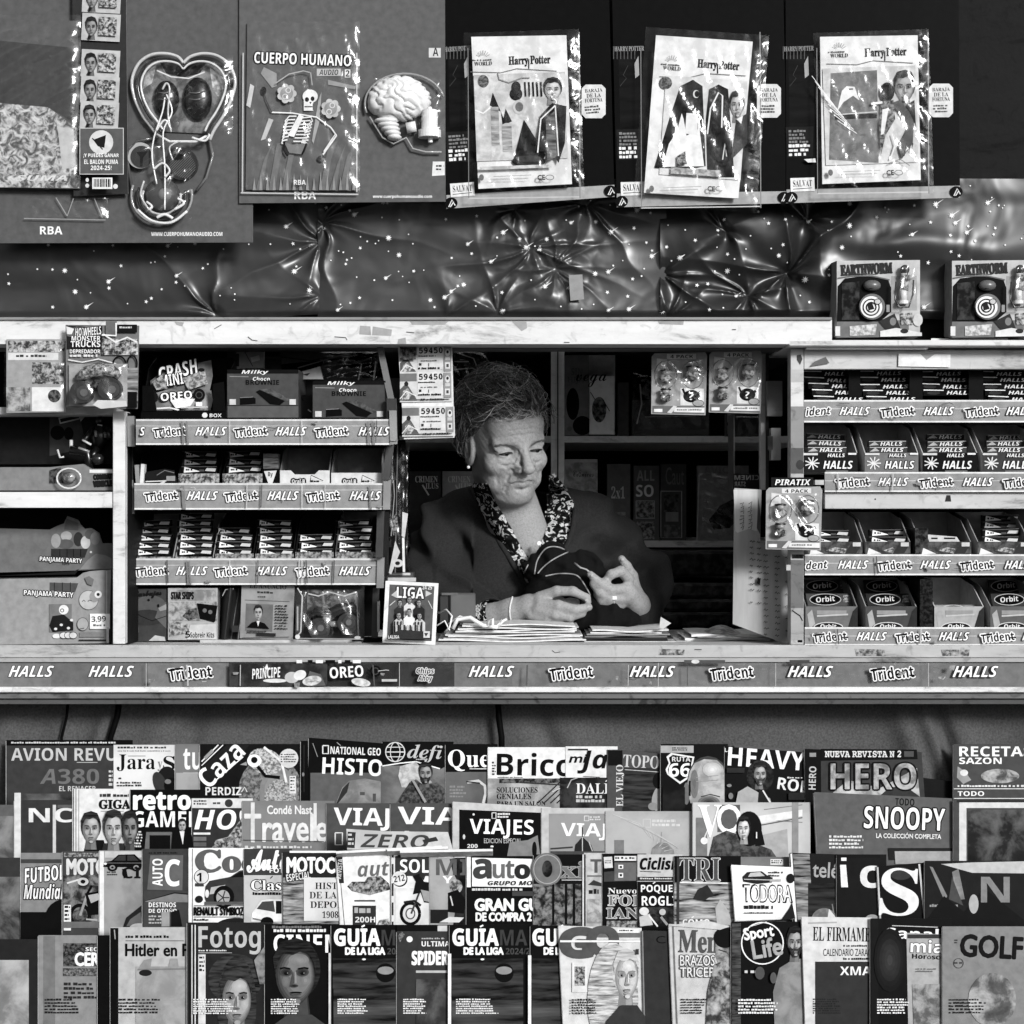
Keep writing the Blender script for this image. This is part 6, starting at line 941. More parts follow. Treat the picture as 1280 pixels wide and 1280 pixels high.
b = B(P(128, 480, -.09)); b.film(85, 452, 160, 512, .008, ('f', 1.5), 14, 14, .0); b.poly([(116, 506), (122, 500), (158, 501), (159, 508), (126, 511)], ('g', 205, .2)); b.build('clear_blister', t)
b = B(P(70, 470, -.035)); b.card([(8, 516), (82, 515), (83, 424), (8, 424)], .003, 160); b.rect(10, 426, 82, 440, ('n', 20, 225, 130)); b.rect(10, 441, 73, 450, 215); b.micro(20, 443, 70, 448, 1, 50); b.rect(40, 453, 80, 480, ('n', 30, 215, 130)); b.rect(40, 484, 80, 514, 225); b.ell(68, 495, 8, 8, ('n', 15, 120, 160)); b.rect(8, 484, 38, 514, ('n', 60, 200, 60)); b.film(6, 424, 83, 516, .006, ('f', 1.5), 12, 2, .004)
one(b, 'figure_pack', 'pale blister card half hidden behind the monster truck pack', 'toy')
t = thing('action_figure_pack', 'dark boxed action figure with an arrow badge in the upper cell', 'toy', P(100, 612, .06))
b = B(P(100, 600, .1)); b.slab(-20, 518, 140, 580, .1, 40); b.poly([(62, 520), (100, 520), (108, 560), (62, 570)], 72); b.poly([(73, 522), (100, 518), (99, 516), (107, 520), (101, 527), (100, 524), (75, 530)], 190, ); b.poly([(75, 523.5), (99, 519.5), (99, 522.5), (76, 528)], 45); b.ell(72, 541, 9, 9, 15); b.ell(86, 542, 6, 8, 22); b.build('backing_card', t)
b = B(); b.ball(P(125, 526, .08), .009, ('g', 25, .3)); b.tube([P(125, 532, .08), P(126, 548, .08), P(122, 562, .08)], [.016, .018, .01], ('g', 22, .3), 10); b.tube([P(117, 534, .07), P(110, 545, .06), P(104, 552, .05)], .006, ('g', 30, .3)); b.tube([P(133, 534, .07), P(138, 548, .06)], .006, ('g', 30, .3)); b.tube([P(122, 560, .07), P(112, 576, .06)], .008, ('g', 24, .3)); b.tube([P(88, 562, .05), P(110, 566, .05), P(112, 590, .05)], .009, ('g', 20, .25)); b.tube([P(122, 531, .066), P(128, 532, .066)], .0016, ('g', 225, .3)); b.tube([P(103, 550, .045), P(114, 556, .045)], .0022, ('g', 225, .2)); b.tube([P(98, 560, .045), P(112, 565, .045)], .003, ('g', 150, .2)); b.tube([P(89, 550, .05), P(89, 560, .05)], .0034, ('g', 235, .2)); b.tube([P(72, 562, .05), P(75, 572, .05), P(80, 571, .05)], .002, ('g', 215, .2)); b.tube([P(119, 538, .06), P(120, 546, .06)], .003, ('g', 120, .3)); b.tube([P(131, 540, .06), P(132, 547, .06)], .003, ('g', 110, .3)); b.ball(P(122, 574, .05), (.013, .01, .011), ('g', 45, .2)); b.build('figure', t)
t = thing('combat_toy_pack', 'pale boxed toy with a round clear bubble, below the dark figure', 'toy', P(100, 614, .02))
b = B(P(100, 612, .03)); b.card([(-20, 613), (141, 613), (141, 586), (114, 586), (104, 580), (62, 584), (-20, 584)], .03, 130); b.rect(112, 587, 141, 591, 225); b.text('COMBAT', 117, 593, 140, 599, 40, 'b', 3, out=40, ow=.8); b.text('VEHICLE', 117, 601, 140, 608, 40, 'b', 3, out=40, ow=.8); b.poly([(62, 588), (76, 584), (80, 604), (62, 604)], ('n', 20, 110, 100)); b.build('printed_front', t)
b = B(); b.ball(P(86, 597, .02), (15 * S, .02, 12 * S), ('f', 1.5)); b.ball(P(86, 597, .022), (9 * S, .012, 7 * S), ('n', 60, 170, 120)); b.tube([P(86 + 15 * math.cos(a), 598 - 12.5 * math.sin(a), .012) for a in np.linspace(0, 6.28, 20)], .0018, ('g', 215, .1), 6); b.build('clear_bubble', t)
t = thing('party_box', 'grey toy box with a scalloped display top, in the lower left cell', 'toy box', P(90, 804, .05))
b = B(P(90, 720, .1)); b.card([(-20, 716), (140, 712), (140, 679), (128, 679), (124, 666), (114, 660), (106, 661), (101, 656), (98, 650), (84, 645), (80, 654), (70, 658), (62, 662), (-20, 660)], .004, 118); b.poly([(80, 662), (83, 648), (98, 654), (98, 663)], 95); b.ell(83, 670, 7, 6, 170); b.ell(82, 680, 10, 6, 95); b.ell(98, 674, 6, 9, 60); b.ell(107, 678, 6, 8, 195); b.ell(112, 668, 6, 6, 100); b.ell(119, 673, 6, 8, 130); b.ell(70, 676, 6, 9, 160); b.poly([(64, 686), (110, 686), (106, 697), (64, 696)], 62)
for x in (75, 84, 92, 101): b.line([(x, 686), (x, 696)], .9, 30)
b.text('PANJAMA PARTY', 50, 697, 103, 704, 240, 'b', -3, out=50, ow=1.1); b.text('TOYS', 78, 703, 87, 706, 50, 'b'); b.poly([(110, 700), (120, 692), (132, 694), (140, 698), (140, 711), (100, 712)], 140); b.ell(114, 690, 1.4, 1.4, 220); b.build('display_top', t)
b = B(P(90, 800, .05)); b.card([(-20, 806), (136, 804), (139, 712), (112, 714), (104, 716), (96, 722), (-20, 724)], .06, 150, 110); b.poly([(-10, 720), (64, 716), (92, 714), (99, 711), (94, 718)], 40); b.poly([(62, 728), (98, 729), (94, 740), (62, 738)], 88)
for x in (68, 78, 88): b.line([(x, 728), (x, 739)], .9, 40)
b.text('PANJAMA PARTY', 30, 739, 92, 747, 240, 'b', -3, out=50, ow=1.1); b.ell(111, 750, 12, 12, 185); b.ring(111, 750, 12, 12, .8, 110); b.ell(118, 746, 6, 7, 150); b.ell(123, 743, 4.6, 4.6, 225); b.ell(123, 743, 2, 2, 40); b.line([(103, 752), (105, 750), (107, 752)], .8, 60); b.line([(110, 752), (112, 750), (115, 751)], .8, 60); b.rect(62, 755, 90, 790, 120); b.ell(80, 762, 6, 6, 228); b.ring(78, 763, 2, 2, .9, 40); b.poly([(62, 782), (66, 770), (80, 768), (92, 778), (92, 788), (66, 790)], 42)
for x, y in ((77, 781), (70, 786), (86, 785), (90, 775)): b.ell(x, y, 2, 1.6, 215)
b.ell(71, 795, 5, 3, 215)
for x in (80, 86, 92): b.ell(x, 794, 5, 4, 205); b.ring(x, 794, 5, 4, .7, 50)
b.ell(104, 780, 7, 8, 165); b.ring(104, 780, 7, 8, .7, 90); b.line([(100, 786), (106, 785)], .8, 60); b.rect(100, 790, 132, 796, 130); b.line([(99, 800), (134, 800)], 1.6, 40); b.line([(134, 714), (134, 802)], .8, 205); b.poly([(106, 722), (112, 720), (118, 724), (116, 732), (110, 730)], 118)
b.slab(113, 767, 138, 786, .0003, 238); b.text('3,99', 115, 770, 133, 778, 40, 'b', 3); b.micro(117, 780, 134, 784, 1, 110); b.build('printed_front', t)
b = B(P(138, 795, .045)); b.slab(133.5, 784, 136, 804, .002, 205); one(b, 'price_tag_stem', 'thin white plastic stem of the price ticket on the party box', 'price ticket')
# --- right rack
rr = thing('sweet_rack', 'tall white wooden sweet rack with four price-stripped shelves, right of the window', 'display rack', P(1110, 806, .1))
b = B(P(997, 600, .012)); b.pbox(988, 436, 1004.6, 806, .012, .05, ('d', 190, .5), .001)
for y0, y1, tn in ((436, 462, 205), (478, 508, 222), (508, 560, 150), (560, 592, 100), (700, 760, 120), (760, 800, 170)): b.slab(988.6, y0, 1004.2, y1, .0004, ('d', tn, .6))
b.poly([(996, 444), (1001, 443), (1003, 449), (1000, 456), (996, 450)], 80); b.ell(1000, 581, 5, 6, 70); b.line([(990, 763), (1000, 770), (1003, 776)], 1.4, 30); b.rect(990, 693, 1004, 698, ('n', 20, 120, 140)); b.slab(983, 706, 990, 713, .003, 190); b.slab(997, 797, 1003, 803, .003, 225); b.build('post', rr)
b = B(P(1100, 450, .008)); b.pbox(1005, 437.5, 1350, 461.5, .012, .03, ('d', 205, .4), .001); b.poly([(1013, 458), (1018, 452), (1032, 446), (1037, 454)], 110); b.slab(1123, 442.5, 1188, 458.5, .0006, 236, None, -1); b.poly([(1150, 442), (1168, 443), (1158, 450)], 165); b.build('top_board', rr)
b = B(P(1100, 430, 0)); b.pbox(986, 425, 1350, 432.5, -.03, .25, ('d', 225, .5), .002); b.pbox(1008, 433.5, 1160, 436.5, -.01, .02, ('m', 235)); b.pbox(964, 424, 990, 430, -.02, .25, ('d', 90)); b.slab(1164, 423, 1260, 433, .001, 238); b.text('1001', 1201, 426, 1222, 431, 50, 'r', out=50, ow=.3); b.line([(1174, 427), (1179, 427)], 1, 50); b.line([(1175, 430), (1178, 430)], 1, 50); b.build('top_shelf', rr)
for i, (y0, y1) in enumerate(((500, 528), (590, 615), (693, 719), (784, 807))):
    x0 = (1005, 1031, 1006, 1006)[i]; Y = (.025, .02, .02, .015)[i]
    b = B(); a, c = P(x0, y1, Y), P(1350, y0, Y); b.box((a[0], Y + .004, a[2] + .003), (c[0], Y + .22, a[2] + .008), ('d', 110)); b.box((a[0], Y + .21, a[2]), (c[0], Y + .214, c[2] + .10), ('d', 26)); tr = b.build('tray', rr)
    b = B(P(x0, y1, Y)); b.slab(x0, y0, 1350, y1, .004, 150, 190); b.rect(x0, y0, 1350, y0 + 2, 225); b.rect(x0, y1 - 2, 1350, y1, 230); b.line([(x0, y0 + 11), (1350, y0 + 11)], .8, 205); yc = (y0 + y1) / 2
    hx = ((1050, 1155, 1258), (1098, 1204, 1306), (1048, 1151, 1256), (1071, 1174, 1278))[i]; tx = ((998, 1101, 1206, 1308), (1045, 1149, 1254), (996, 1097, 1200, 1304), (1017, 1120, 1226, 1326))[i]
    for x in hx: halls(b, x, yc - 5.5, x + 37, yc + 5)
    for x in tx:
        if x < 1000: b.text('dent' if i == 2 else 'ident', 1007, yc - 5, (1034, 1038)[i == 0], yc + 5, 25, 'bi', 4, out=248, ow=1.4)
        else: trident(b, x, yc - 5, x + 41, yc + 6)
    scuffs(b, x0, y0, 1216, y1, 7, 90 + i); b.film(x0, y0, 1216, y1, .0008, ('f', 1.4), 30, 70 + i, .003); b.build('price_strip', tr)
b = B(P(1100, 630, .03)); b.pbox(1031, 615.5, 1350, 636, .03, .05, ('d', 200, .4), .001); b.poly([(1181, 627), (1183, 619), (1188, 619), (1189, 627)], 60); b.ell(1094, 624, 1, 1, 40); b.build('middle_board', rr)
b = B(); b.box(P(1005, 806, .28), P(1350, 430, .29), ('d', 35)); b.build('back_sheet', rr)
b = B(P(1018, 606, .01)); b.slab(1019, 600, 1030, 606, .02, 190); one(b, 'clip', 'small pale clip holding the pirate card to the rack', 'clip')
# dark sweet packs on the top tray
for c, x0 in enumerate((1002, 1067, 1142, 1218, 1290)):
    for k in range((5, 5, 4, 5, 5)[c]): pack('dark', f'dark sweet pack, {ORD[k]} from the top of the {ORD[c]} pile, top right tray', x0 + k * 4.2, x0 + k * 4.2 + 62, 471 + k * 8, 7.4, .09 - k * .012, GP)
for c, x in enumerate((1061, 1137, 1211)):
    b = B(P(x, 500, .04)); b.box(P(x, 500, .05), P(x + 4, 462, .14), 30); one(b, 'divider', f'thin dark divider after the {ORD[c]} pile of dark packs', 'divider')
def burst(b, x, y):
    for a in range(9): b.line([(x, y), (x + 9 * math.cos(a * .7), y - 8 * math.sin(a * .7))], 1.4, 228)
for i, (x0, x1, tone) in enumerate(((1004, 1072, 40), (1081, 1148, 120), (1153, 1222, 30), (1228, 1294, 70))):
    def a_h(b, x0=x0, tone=tone): b.text('HALLS', x0 + 25, 576, x0 + 62, 586, 242, 'bi', out=35, ow=1); burst(b, x0 + 11, 579); b.line([(x0 + 28, 589), (x0 + 56, 589)], 1.6, 120); b.text('HALLS', x0 + 30, 567, x0 + 52, 571.5, 235, 'bi', out=30, ow=.6); b.rect(x0, 566.4, x0 + 18, 569, 205); b.rect(x0 + 56, 566.2, x0 + 66, 568.5, 225)
    dbox('display_box', ['black fronted sweet box with star burst, leftmost on the second shelf', 'mid grey fronted sweet box with star burst, second shelf', 'black fronted sweet box cut short by the dim corner, second shelf', 'dark grey fronted sweet box, far right of the second shelf'][i], 'display box', x0, x1, 591, 566, 528, .03, .19, tone, 185, None, a_h)
    for k in range((3, 2, 3, 3)[i]): pack('mint', f'mint sweet pack, {ORD[k]} from the bottom in {ORD[i]} box, second shelf', x0 + 6, x1 - 14, 566 - k * 8, 7, .05 + .04 * k, GP)
for i, (x0, x1) in enumerate(((1010, 1078), (1082, 1138), (1150, 1214), (1222, 1288))):
    def a_t(b, x0=x0, x1=x1): b.poly([(x0 + 2, 693), (x0 + 4, 685), (x0 + 20, 692)], 225); b.poly([(x1 - 14, 680), (x1 - 2, 682), (x1 - 8, 692), (x1 - 22, 692)], 60); b.rect(x1 - 12, 678, x1 - 2, 683, 205); b.poly([(x0 + 22, 688), (x0 + 34, 684), (x1 - 20, 686), (x1 - 22, 692)], ('n', 50, 215, 160))
    dbox('display_box', ['grey gum box at the left of the third shelf, beside the pirate card', 'dark gum box with tall grey back, second on the third shelf', 'gum box with pale flap, third on the third shelf', 'dark gum box at the far right of the third shelf'][i], 'display box', x0, x1, 694, 677, 640, .03, .19, ('n', 50, 110, 60), 160, None, a_t)
    if i != 2:
        for k in range(2 + (i == 3) * 2): pack('gum', f'loose gum pack, {ORD[k]} from the bottom in {ORD[i]} box, third shelf', x0 + 6, x0 + 52, 679 - k * 9, 8, .05 + .04 * k, GP)
b = B(P(1190, 685, .05), (0, -.7, .7)); b.card([(1166, 688), (1200, 690), (1204, 684), (1196, 671), (1158, 668)], .003, 205); b.rect(1164, 672, 1172, 674, 40); b.rect(1180, 672, 1194, 674, 40); one(b, 'pale_flap', 'pale loose cardboard flap lying in the third gum box', 'carton flap')
b = B(P(1150, 690, .03)); b.slab(1144, 660, 1160, 692, .12, ('n', 15, 90, 120)); one(b, 'dark_pouch', 'dark shiny pouch wedged beside the box with pale flap', 'snack bag')
for i, (x0, x1, tone) in enumerate(((1007, 1072, 115), (1082, 1146, 80), (1168, 1230, 170), (1238, 1300, 100))):
    def a_o(b, x0=x0, x1=x1): b.ell((x0 + x1) / 2 - 4, 784, 18, 6, 40); b.ring((x0 + x1) / 2 - 4, 784, 18, 6, 1, 215); b.text('Orbit', (x0 + x1) / 2 - 14, 780, (x0 + x1) / 2 + 6, 786, 235, 'b'); b.poly([(x0 + 2, 768), (x0 + 8, 762), (x0 + 12, 780), (x0 + 5, 786)], 170); b.poly([(x1 - 12, 784), (x1 - 6, 764), (x1, 758), (x1, 784)], 55); b.rect(x0 + 14, 763, x1 - 14, 768, 150); b.line([(x0 + 14, 770), (x1 - 12, 768)], 2, 190)
    dbox('gum_box', ['grey box of chewing gum, leftmost on the bottom shelf of the right rack', 'darker box of chewing gum, second on the bottom shelf of the right rack', 'pale half-empty box of chewing gum, third on the bottom shelf', 'grey box of chewing gum at the far end of the bottom shelf'][i], 'display box', x0, x1, 785, 758, 722, .03, .19, tone, (140, 170, 205, 150)[i], None, a_o)
    for k in range((2, 2, 1, 2)[i]):
        b = B(P(x0, 760, .06 + .07 * k), (0, -.55, .83)); w = x1 - x0; yy = 757 - 17 * k - (0, 0, -14, 0)[i]; b.card([(x0 + 3 - 4 * k, yy), (x1 - 6 - 4 * k, yy), (x1 - 10 - 5 * k, yy - 15), (x0 - 3 * k, yy - 15)], .004, (90, 60, 150, 70)[i]); b.ell(x0 + w * .38 - 4 * k, yy - 7.5, w * .3, 7, 22, 6); b.ring(x0 + w * .38 - 4 * k, yy - 7.5, w * .3, 7, .9, 205); b.text('Orbit', x0 + w * .2 - 4 * k, yy - 11.5, x0 + w * .56 - 4 * k, yy - 4.5, 235, 'b', 5); b.rect(x0 + w * .72 - 4 * k, yy - 13, x0 + w * .86 - 4 * k, yy - 4, ('n', 60, 215, 200)); one(b, 'gum_packet', f'flat gum packet, {ORD[k]} from the front in the {ORD[i]} box of the bottom shelf', 'gum')
b = B(P(1160, 770, .03)); b.slab(1150, 724, 1166, 784, .1, ('n', 12, 60, 150)); one(b, 'dark_pouch', 'dark gum bag standing between the second and third boxes of the bottom shelf', 'snack bag')
# toys on top of the right rack
for i, x0 in enumerate((1036, 1180)):
    t = thing('toy_watch_box', ['pale windowed toy watch box with a figure beside it, over the right rack', 'second windowed toy watch box, at the right edge over the rack'][i], 'toy box', P(x0 + 60, 424, -.02), 'boxed toy watches')
    dx = x0 - 1036; q = lambda p: [(x + dx, y) for x, y in p]
    b = B(P(1100 + dx, 400, -.025)); b.card(q([(1046, 422), (1150, 420), (1150, 325), (1046, 326)]), .06, 190, 120); b.poly(q([(1046, 422), (1136, 421), (1136, 400), (1046, 402)]), 120)
    b.poly(q([(1046, 402), (1047, 358), (1056, 348), (1080, 345), (1110, 349), (1114, 360), (1114, 390), (1100, 402)]), 30); b.rect(1114 + dx, 345, 1146 + dx, 388, 165)
    b.rot = 2; b.text('EARTHWORM', 1051 + dx, 330, 1115 + dx, 343, 60, 's', 3, out=60, ow=.8); b.rot = 0; b.line(q([(1047, 348), (1064, 345), (1090, 345), (1112, 350)]), 1.6, 110); b.line(q([(1070, 342), (1096, 343)]), .8, 90); b.poly(q([(1052, 354), (1074, 352), (1074, 400), (1052, 400)]), ('n', 18, 80, 60))
    b.poly(q([(1062, 408), (1096, 405), (1094, 419), (1062, 420)]), ('n', 130, 230, 120)); b.rect(1044 + dx, 408, 1050 + dx, 420, 215); b.poly(q([(1098, 402), (1118, 392), (1126, 412), (1112, 418)]), 62); b.ell(1116 + dx, 402, 4, 5, 130); b.poly(q([(1125, 392), (1140, 391), (1141, 406), (1126, 406)]), ('n', 40, 225, 150)); b.ell(1147 + dx, 400, 6, 8, 205); b.poly(q([(1100, 414), (1120, 410), (1152, 416), (1152, 420), (1100, 421)]), 222); b.ell(1130 + dx, 414, 5, 3, 60); b.rect(1036 + dx, 325, 1046 + dx, 422, 150) if 0 else None
    b.build('printed_box', t)
    b = B(P(1040 + dx, 400, -.025)); v = [P(1046 + dx, 326, -.025), P(1046 + dx, 422, -.025), P(1036 + dx, 421, .03), P(1036 + dx, 330, .03)]; b.add(v, [[0, 1, 2, 3]], 165); b.plane(P(1041 + dx, 400, 0), (-.95, -.3, 0)); b.build('box_side', t)
    b = B(); b.ball(P(1090 + dx, 357, -.03), (11 * S, .012, 7 * S), ('g', 105, .3)); b.disc(P(1089 + dx, 384, -.026), (0, -1, 0), 16 * S, .010, ('g', 90, .3), 30); b.disc(P(1089 + dx, 384, -.036), (0, -1, 0), 13.5 * S, .002, ('g', 225, .4), 30); b.plane(P(1089 + dx, 384, -.0385)); b.ring(1089 + dx, 384, 10, 10, 1.6, 60); b.ring(1089 + dx, 384, 6, 6, 1.6, 40); b.poly(q([(1084, 380), (1090, 378), (1093, 386), (1086, 388)]), 45); b.ell(1097 + dx, 377, 4, 3.4, 200); b.ring(1097 + dx, 377, 4, 3.4, .9, 40); b.rect(1108 + dx, 381, 1112 + dx, 390, 150); b.text('2', 1087 + dx, 355, 1092 + dx, 361, 30, 'b'); b.build('toy_watch', t)
    b = B()
    b.ball(P(1131 + dx, 337, -.035), (6 * S, .008, 6 * S), ('g', 60, .3)); b.tube([P(1131 + dx, 342, -.035), P(1131 + dx, 352, -.035), P(1129 + dx, 362, -.035)], [.009, .007, .010], ('n', 40, 225, 160), 10); b.tube([P(1134 + dx, 349, -.035), P(1143 + dx, 344, -.04)], .004, ('g', 190, .3)); b.tube([P(1129 + dx, 360, -.035), P(1129 + dx, 378, -.035)], .007, ('g', 215, .3), 10); b.disc(P(1129 + dx, 376, -.035), (0, 0, -1), 7 * S, .006, ('g', 225, .3)); b.build('toy_figure', t)
    b = B(P(1130 + dx, 360, -.05)); b.film(1118 + dx, 330, 1146 + dx, 386, .006, ('f', 1.6), 8, 21, .0); b.tube([P(x, y, -.045) for x, y in q([(1120, 352), (1119, 375), (1124, 384), (1136, 384), (1141, 368), (1142, 350)])], .0016, ('g', 60, .2), 6); b.build('clear_blister', t)
# pirate four-packs
def pirate(label, x0, y0, x1, y1, Y, head, group='hanging figure packs'):
    w, h = x1 - x0, y1 - y0; t = thing('figure_pack', label, 'toy', P((x0 + x1) / 2, y1, Y), group); q = lambda a, c: (x0 + a * w, y0 + c * h)
    b = B(P(x0, y1, Y)); b.card([q(0, .98), q(.97, 1), q(1, .06), q(.96, 0), q(.06, .02), q(.01, .07)], .003, 165); b.poly([q(.02, .97), q(.95, .985), q(.95, .86), q(.02, .85)], 110); b.poly([q(.4, .95), q(.95, .96), q(.95, .88), q(.42, .88)], 225); b.micro(x0 + w * .46, y0 + h * .9, x0 + w * .92, y0 + h * .94, 1, 120); b.rect(x0 + w * .05, y0 + h * .9, x0 + w * .2, y0 + h * .95, 230)
    b.poly([q(.1, .1), q(.28, .12), q(.24, .5), q(.08, .55)], 215); b.poly([q(.52, .84), q(.52, .57), q(.94, .58), q(.94, .85)], 228); b.ell(x0 + w * .72, y0 + h * .7, w * .15, h * .1, 25); b.line([q(.56, .58), q(.6, .66), q(.68, .69)], w * .04, 25); b.line([q(.88, .64), q(.8, .68)], w * .05, 25); b.text('?', x0 + w * .68, y0 + h * .65, x0 + w * .76, y0 + h * .76, 235, 'b'); b.ell(x0 + w * .84, y0 + h * .81, w * .1, h * .05, 170); b.ring(x0 + w * .84, y0 + h * .81, w * .1, h * .05, .7, 60)
    b.rect(x0 + w * .28, y0 + h * .03, x0 + w * .8, y0 + h * .11, 222); b.text('4 PACK', x0 + w * .34, y0 + h * .045, x0 + w * .75, y0 + h * .1, 40, 'b'); b.poly([q(.28, .96), q(.4, .85), q(.46, .86), q(.36, .97)], 215)
    if head: b.slab(x0 + w * .10, y0 - h * .14, x0 + w * .84, y0 + h * .005, .002, 40); b.text('PIRATIX', x0 + w * .16, y0 - h * .11, x0 + w * .79, y0 - h * .02, 238, 'bi', out=20, ow=.8)
    b.build('printed_card', t); b = B()
    for cx, cy, sc, tn in ((.26, .42, 1, 70), (.26, .72, .95, 55), (.74, .36, 1.15, 85)):
        p = P(x0 + cx * w, y0 + cy * h, Y - .012); b.ball(p, (w * .12 * S * sc, .009, h * .075 * S * sc), ('n', tn - 40, tn + 130, 160)); b.ball(p + np.array((0, -.002, h * .09 * S)), (w * .08 * S * sc, .008, h * .05 * S * sc), ('g', 150, .3)); b.ball(p + np.array((0, 0, h * .13 * S)), (w * .11 * S * sc, .008, h * .025 * S), ('g', 30, .3))
    b.build('small_figures', t); b = B(P(x0, y1, Y - .028)); b.film(x0 + 2, y0 + 4, x1 - 2, y1 - h * .15, .009, ('f', 1.6), 12, int(x0), .0)
    for cx in (.26, .74): b.tube([P(x0 + (cx + .2 * math.cos(a)) * w, y0 + (.36 + .22 * math.sin(a)) * h, Y - .024) for a in np.linspace(0, 6.28, 14)], .0011, ('g', 110, .12), 5)
    b.build('clear_blister', t)
pirate('four-figure blister card hanging in the window, left of the pair', 814, 440, 884, 519, .10, 0); pirate('four-figure blister card hanging in the window, right of the pair', 886, 438, 953, 517, .095, 0); pirate('four-figure card with a black wavy header, hung beside the handwritten list', 957, 608, 1028, 688, -.02, 1)
# ---------------------------------------------------------------- things in the window, on the counter and on the inner shelves
b = B(P(532, 490, .03), (0, -1, 0), rot=1); b.card([(505, 549), (568, 547), (565, 425), (497, 425)], .001, 232)
for i, (x, y) in enumerate(((500, 432), (500, 465), (503, 508))):
    w = 66; b.poly([(x, y + 38), (x + w, y + 37), (x + w - 1, y), (x, y)], 205); b.rect(x, y + 2, x + 21, y + 12, 120); b.poly([(x, y + 36), (x, y + 22), (x + 8, y + 14), (x + 12, y + 20), (x + 22, y + 36)], 95); b.poly([(x + 2, y + 36), (x + 4, y + 24), (x + 10, y + 20), (x + 15, y + 28), (x + 10, y + 36)], ('n', 70, 225, 200)); b.line([(x, y + 34), (x + 8, y + 24), (x + 20, y + 30)], 1.2, 225); b.ell(x + 8, y + 15, 2.6, 3, 50)
    b.rect(x + 22, y, x + 54, y + 30, 215); b.text('59450', x + 24, y + 2.5, x + 53, y + 9.5, 40, 'm', out=40, ow=.35); b.micro(x + 23, y + 12, x + 50, y + 14.5, 1, 60, .3); b.micro(x + 26, y + 18, x + 50, y + 21, 1, 110, .4); b.line([(x + 36, y + 22), (x + 36, y + 26)], .8, 60); b.micro(x + 23, y + 27, x + 52, y + 30, 1, 40, .2); b.rect(x + 24, y + 22, x + 27, y + 25, 60)
    b.slab(x + 55, y + 1, x + 64, y + 32, .0001, 150); b.ell(x + 59.5, y + 9, 3, 4.5, 215); b.ell(x + 59.5, y + 8, 1.6, 2, 50); b.slab(x + 56.5, y + 14, x + 62.5, y + 18, .0001, 200); b.slab(x + 56.5, y + 21, x + 62.5, y + 29, .0001, 215); b.rect(x + 58, y + 23, x + 61, y + 27, 80); b.line([(x + 4, y + 35), (x + 62, y + 34)], 1, 110); b.micro(x + 26, y + 33, x + 62, y + 36, 1, 60, .2)
b.rect(500, 434, 520, 450, ('n', 20, 140, 160), 0)
one(b, 'lottery_tickets', 'strip of three white lottery tickets numbered 59450 hanging in the window', 'lottery tickets')
# hanging packets beside the rack
t = thing('hanging_packets', 'narrow strip of clear packets hanging between the rack and the window', 'packets', P(495, 720, .08))
b = B(P(495, 640, .10)); b.card([(488, 716), (509, 716), (507, 550), (492, 550)], .004, 24); b.line([(497, 556), (494, 716)], 1.3, 110); b.line([(489, 670), (493, 620), (492, 600)], 1.2, 150); b.poly([(486, 716), (494, 676), (500, 690), (489, 718)], 200); b.poly([(503, 640), (510, 642), (506, 672), (502, 670)], 205); b.line([(504, 672), (505, 715)], 3, 225); b.ell(497, 704, 7, 5, 205); b.ell(497, 704, 3, 2.4, 40); b.poly([(488, 652), (496, 640), (498, 660), (492, 670)], ('n', 25, 190, 160)); b.build('printed_card', t)
b = B(P(495, 640, .09)); b.film(484, 556, 512, 716, .012, ('f', 1.7), 8, 55, .0); b.build('clear_bag', t)
b = B(P(510, 722, .12)); b.slab(484, 716, 516, 727, .06, 90); b.rect(486, 716, 513, 719, 205); b.rect(485, 722, 520, 727, 190); one(b, 'card_pile', 'small pile of cards above the framed sticker album', 'cards')
# sticker album
b = B(P(513, 805, .02), (0, -.99, .12)); b.card([(478, 803), (544, 806), (548, 729), (482, 726)], .01, 232); b.poly([(483.5, 799), (539.5, 801.5), (543, 733), (487, 730.5)], 95); b.text('LIGA', 496, 734, 530, 748, 235, 'b', -2, out=60, ow=1.6); b.poly([(489, 744), (496, 738), (497, 748)], 190); b.poly([(532, 738), (540, 742), (532, 746)], 190); b.text('24 25', 528, 732, 540, 737, 225, 'b')
for cx, cy, tn, st in ((500, 756, 60, 0), (512, 752, 215, 0), (524, 756, 50, 0), (499, 772, 190, 1), (512, 768, 225, 0), (525, 773, 200, 1)):
    b.poly([(cx - 7, cy + 20), (cx - 7, cy + 6), (cx - 3, cy + 2), (cx + 3, cy + 2), (cx + 7, cy + 6), (cx + 7, cy + 20)], tn); b.face(cx, cy - 2, 6, 8, 160, 30)
    if st:
        for k in range(3): b.line([(cx - 5 + k * 4, cy + 5), (cx - 5 + k * 4, cy + 20)], 1.4, 30)
for x in (498, 505, 512, 519, 526): b.line([(x - 1.5, 782), (x - 1.5, 796)], 2.2, 190); b.line([(x + 1.5, 782), (x + 1.5, 796)], 2, 60)
b.line([(488, 758), (495, 752)], .9, 200); b.line([(536, 752), (541, 762)], .9, 200); b.poly([(487, 796), (500, 788), (530, 790), (540, 794), (540, 800), (485, 799)], 62); b.text('LALIGA', 486, 795, 500, 799, 225, 'b'); b.rect(530, 790, 538, 798, 210); b.poly([(531, 792), (536, 792), (533, 797)], 60)
one(b, 'sticker_album', 'white framed football sticker album with a group of players, propped on the counter', 'album')
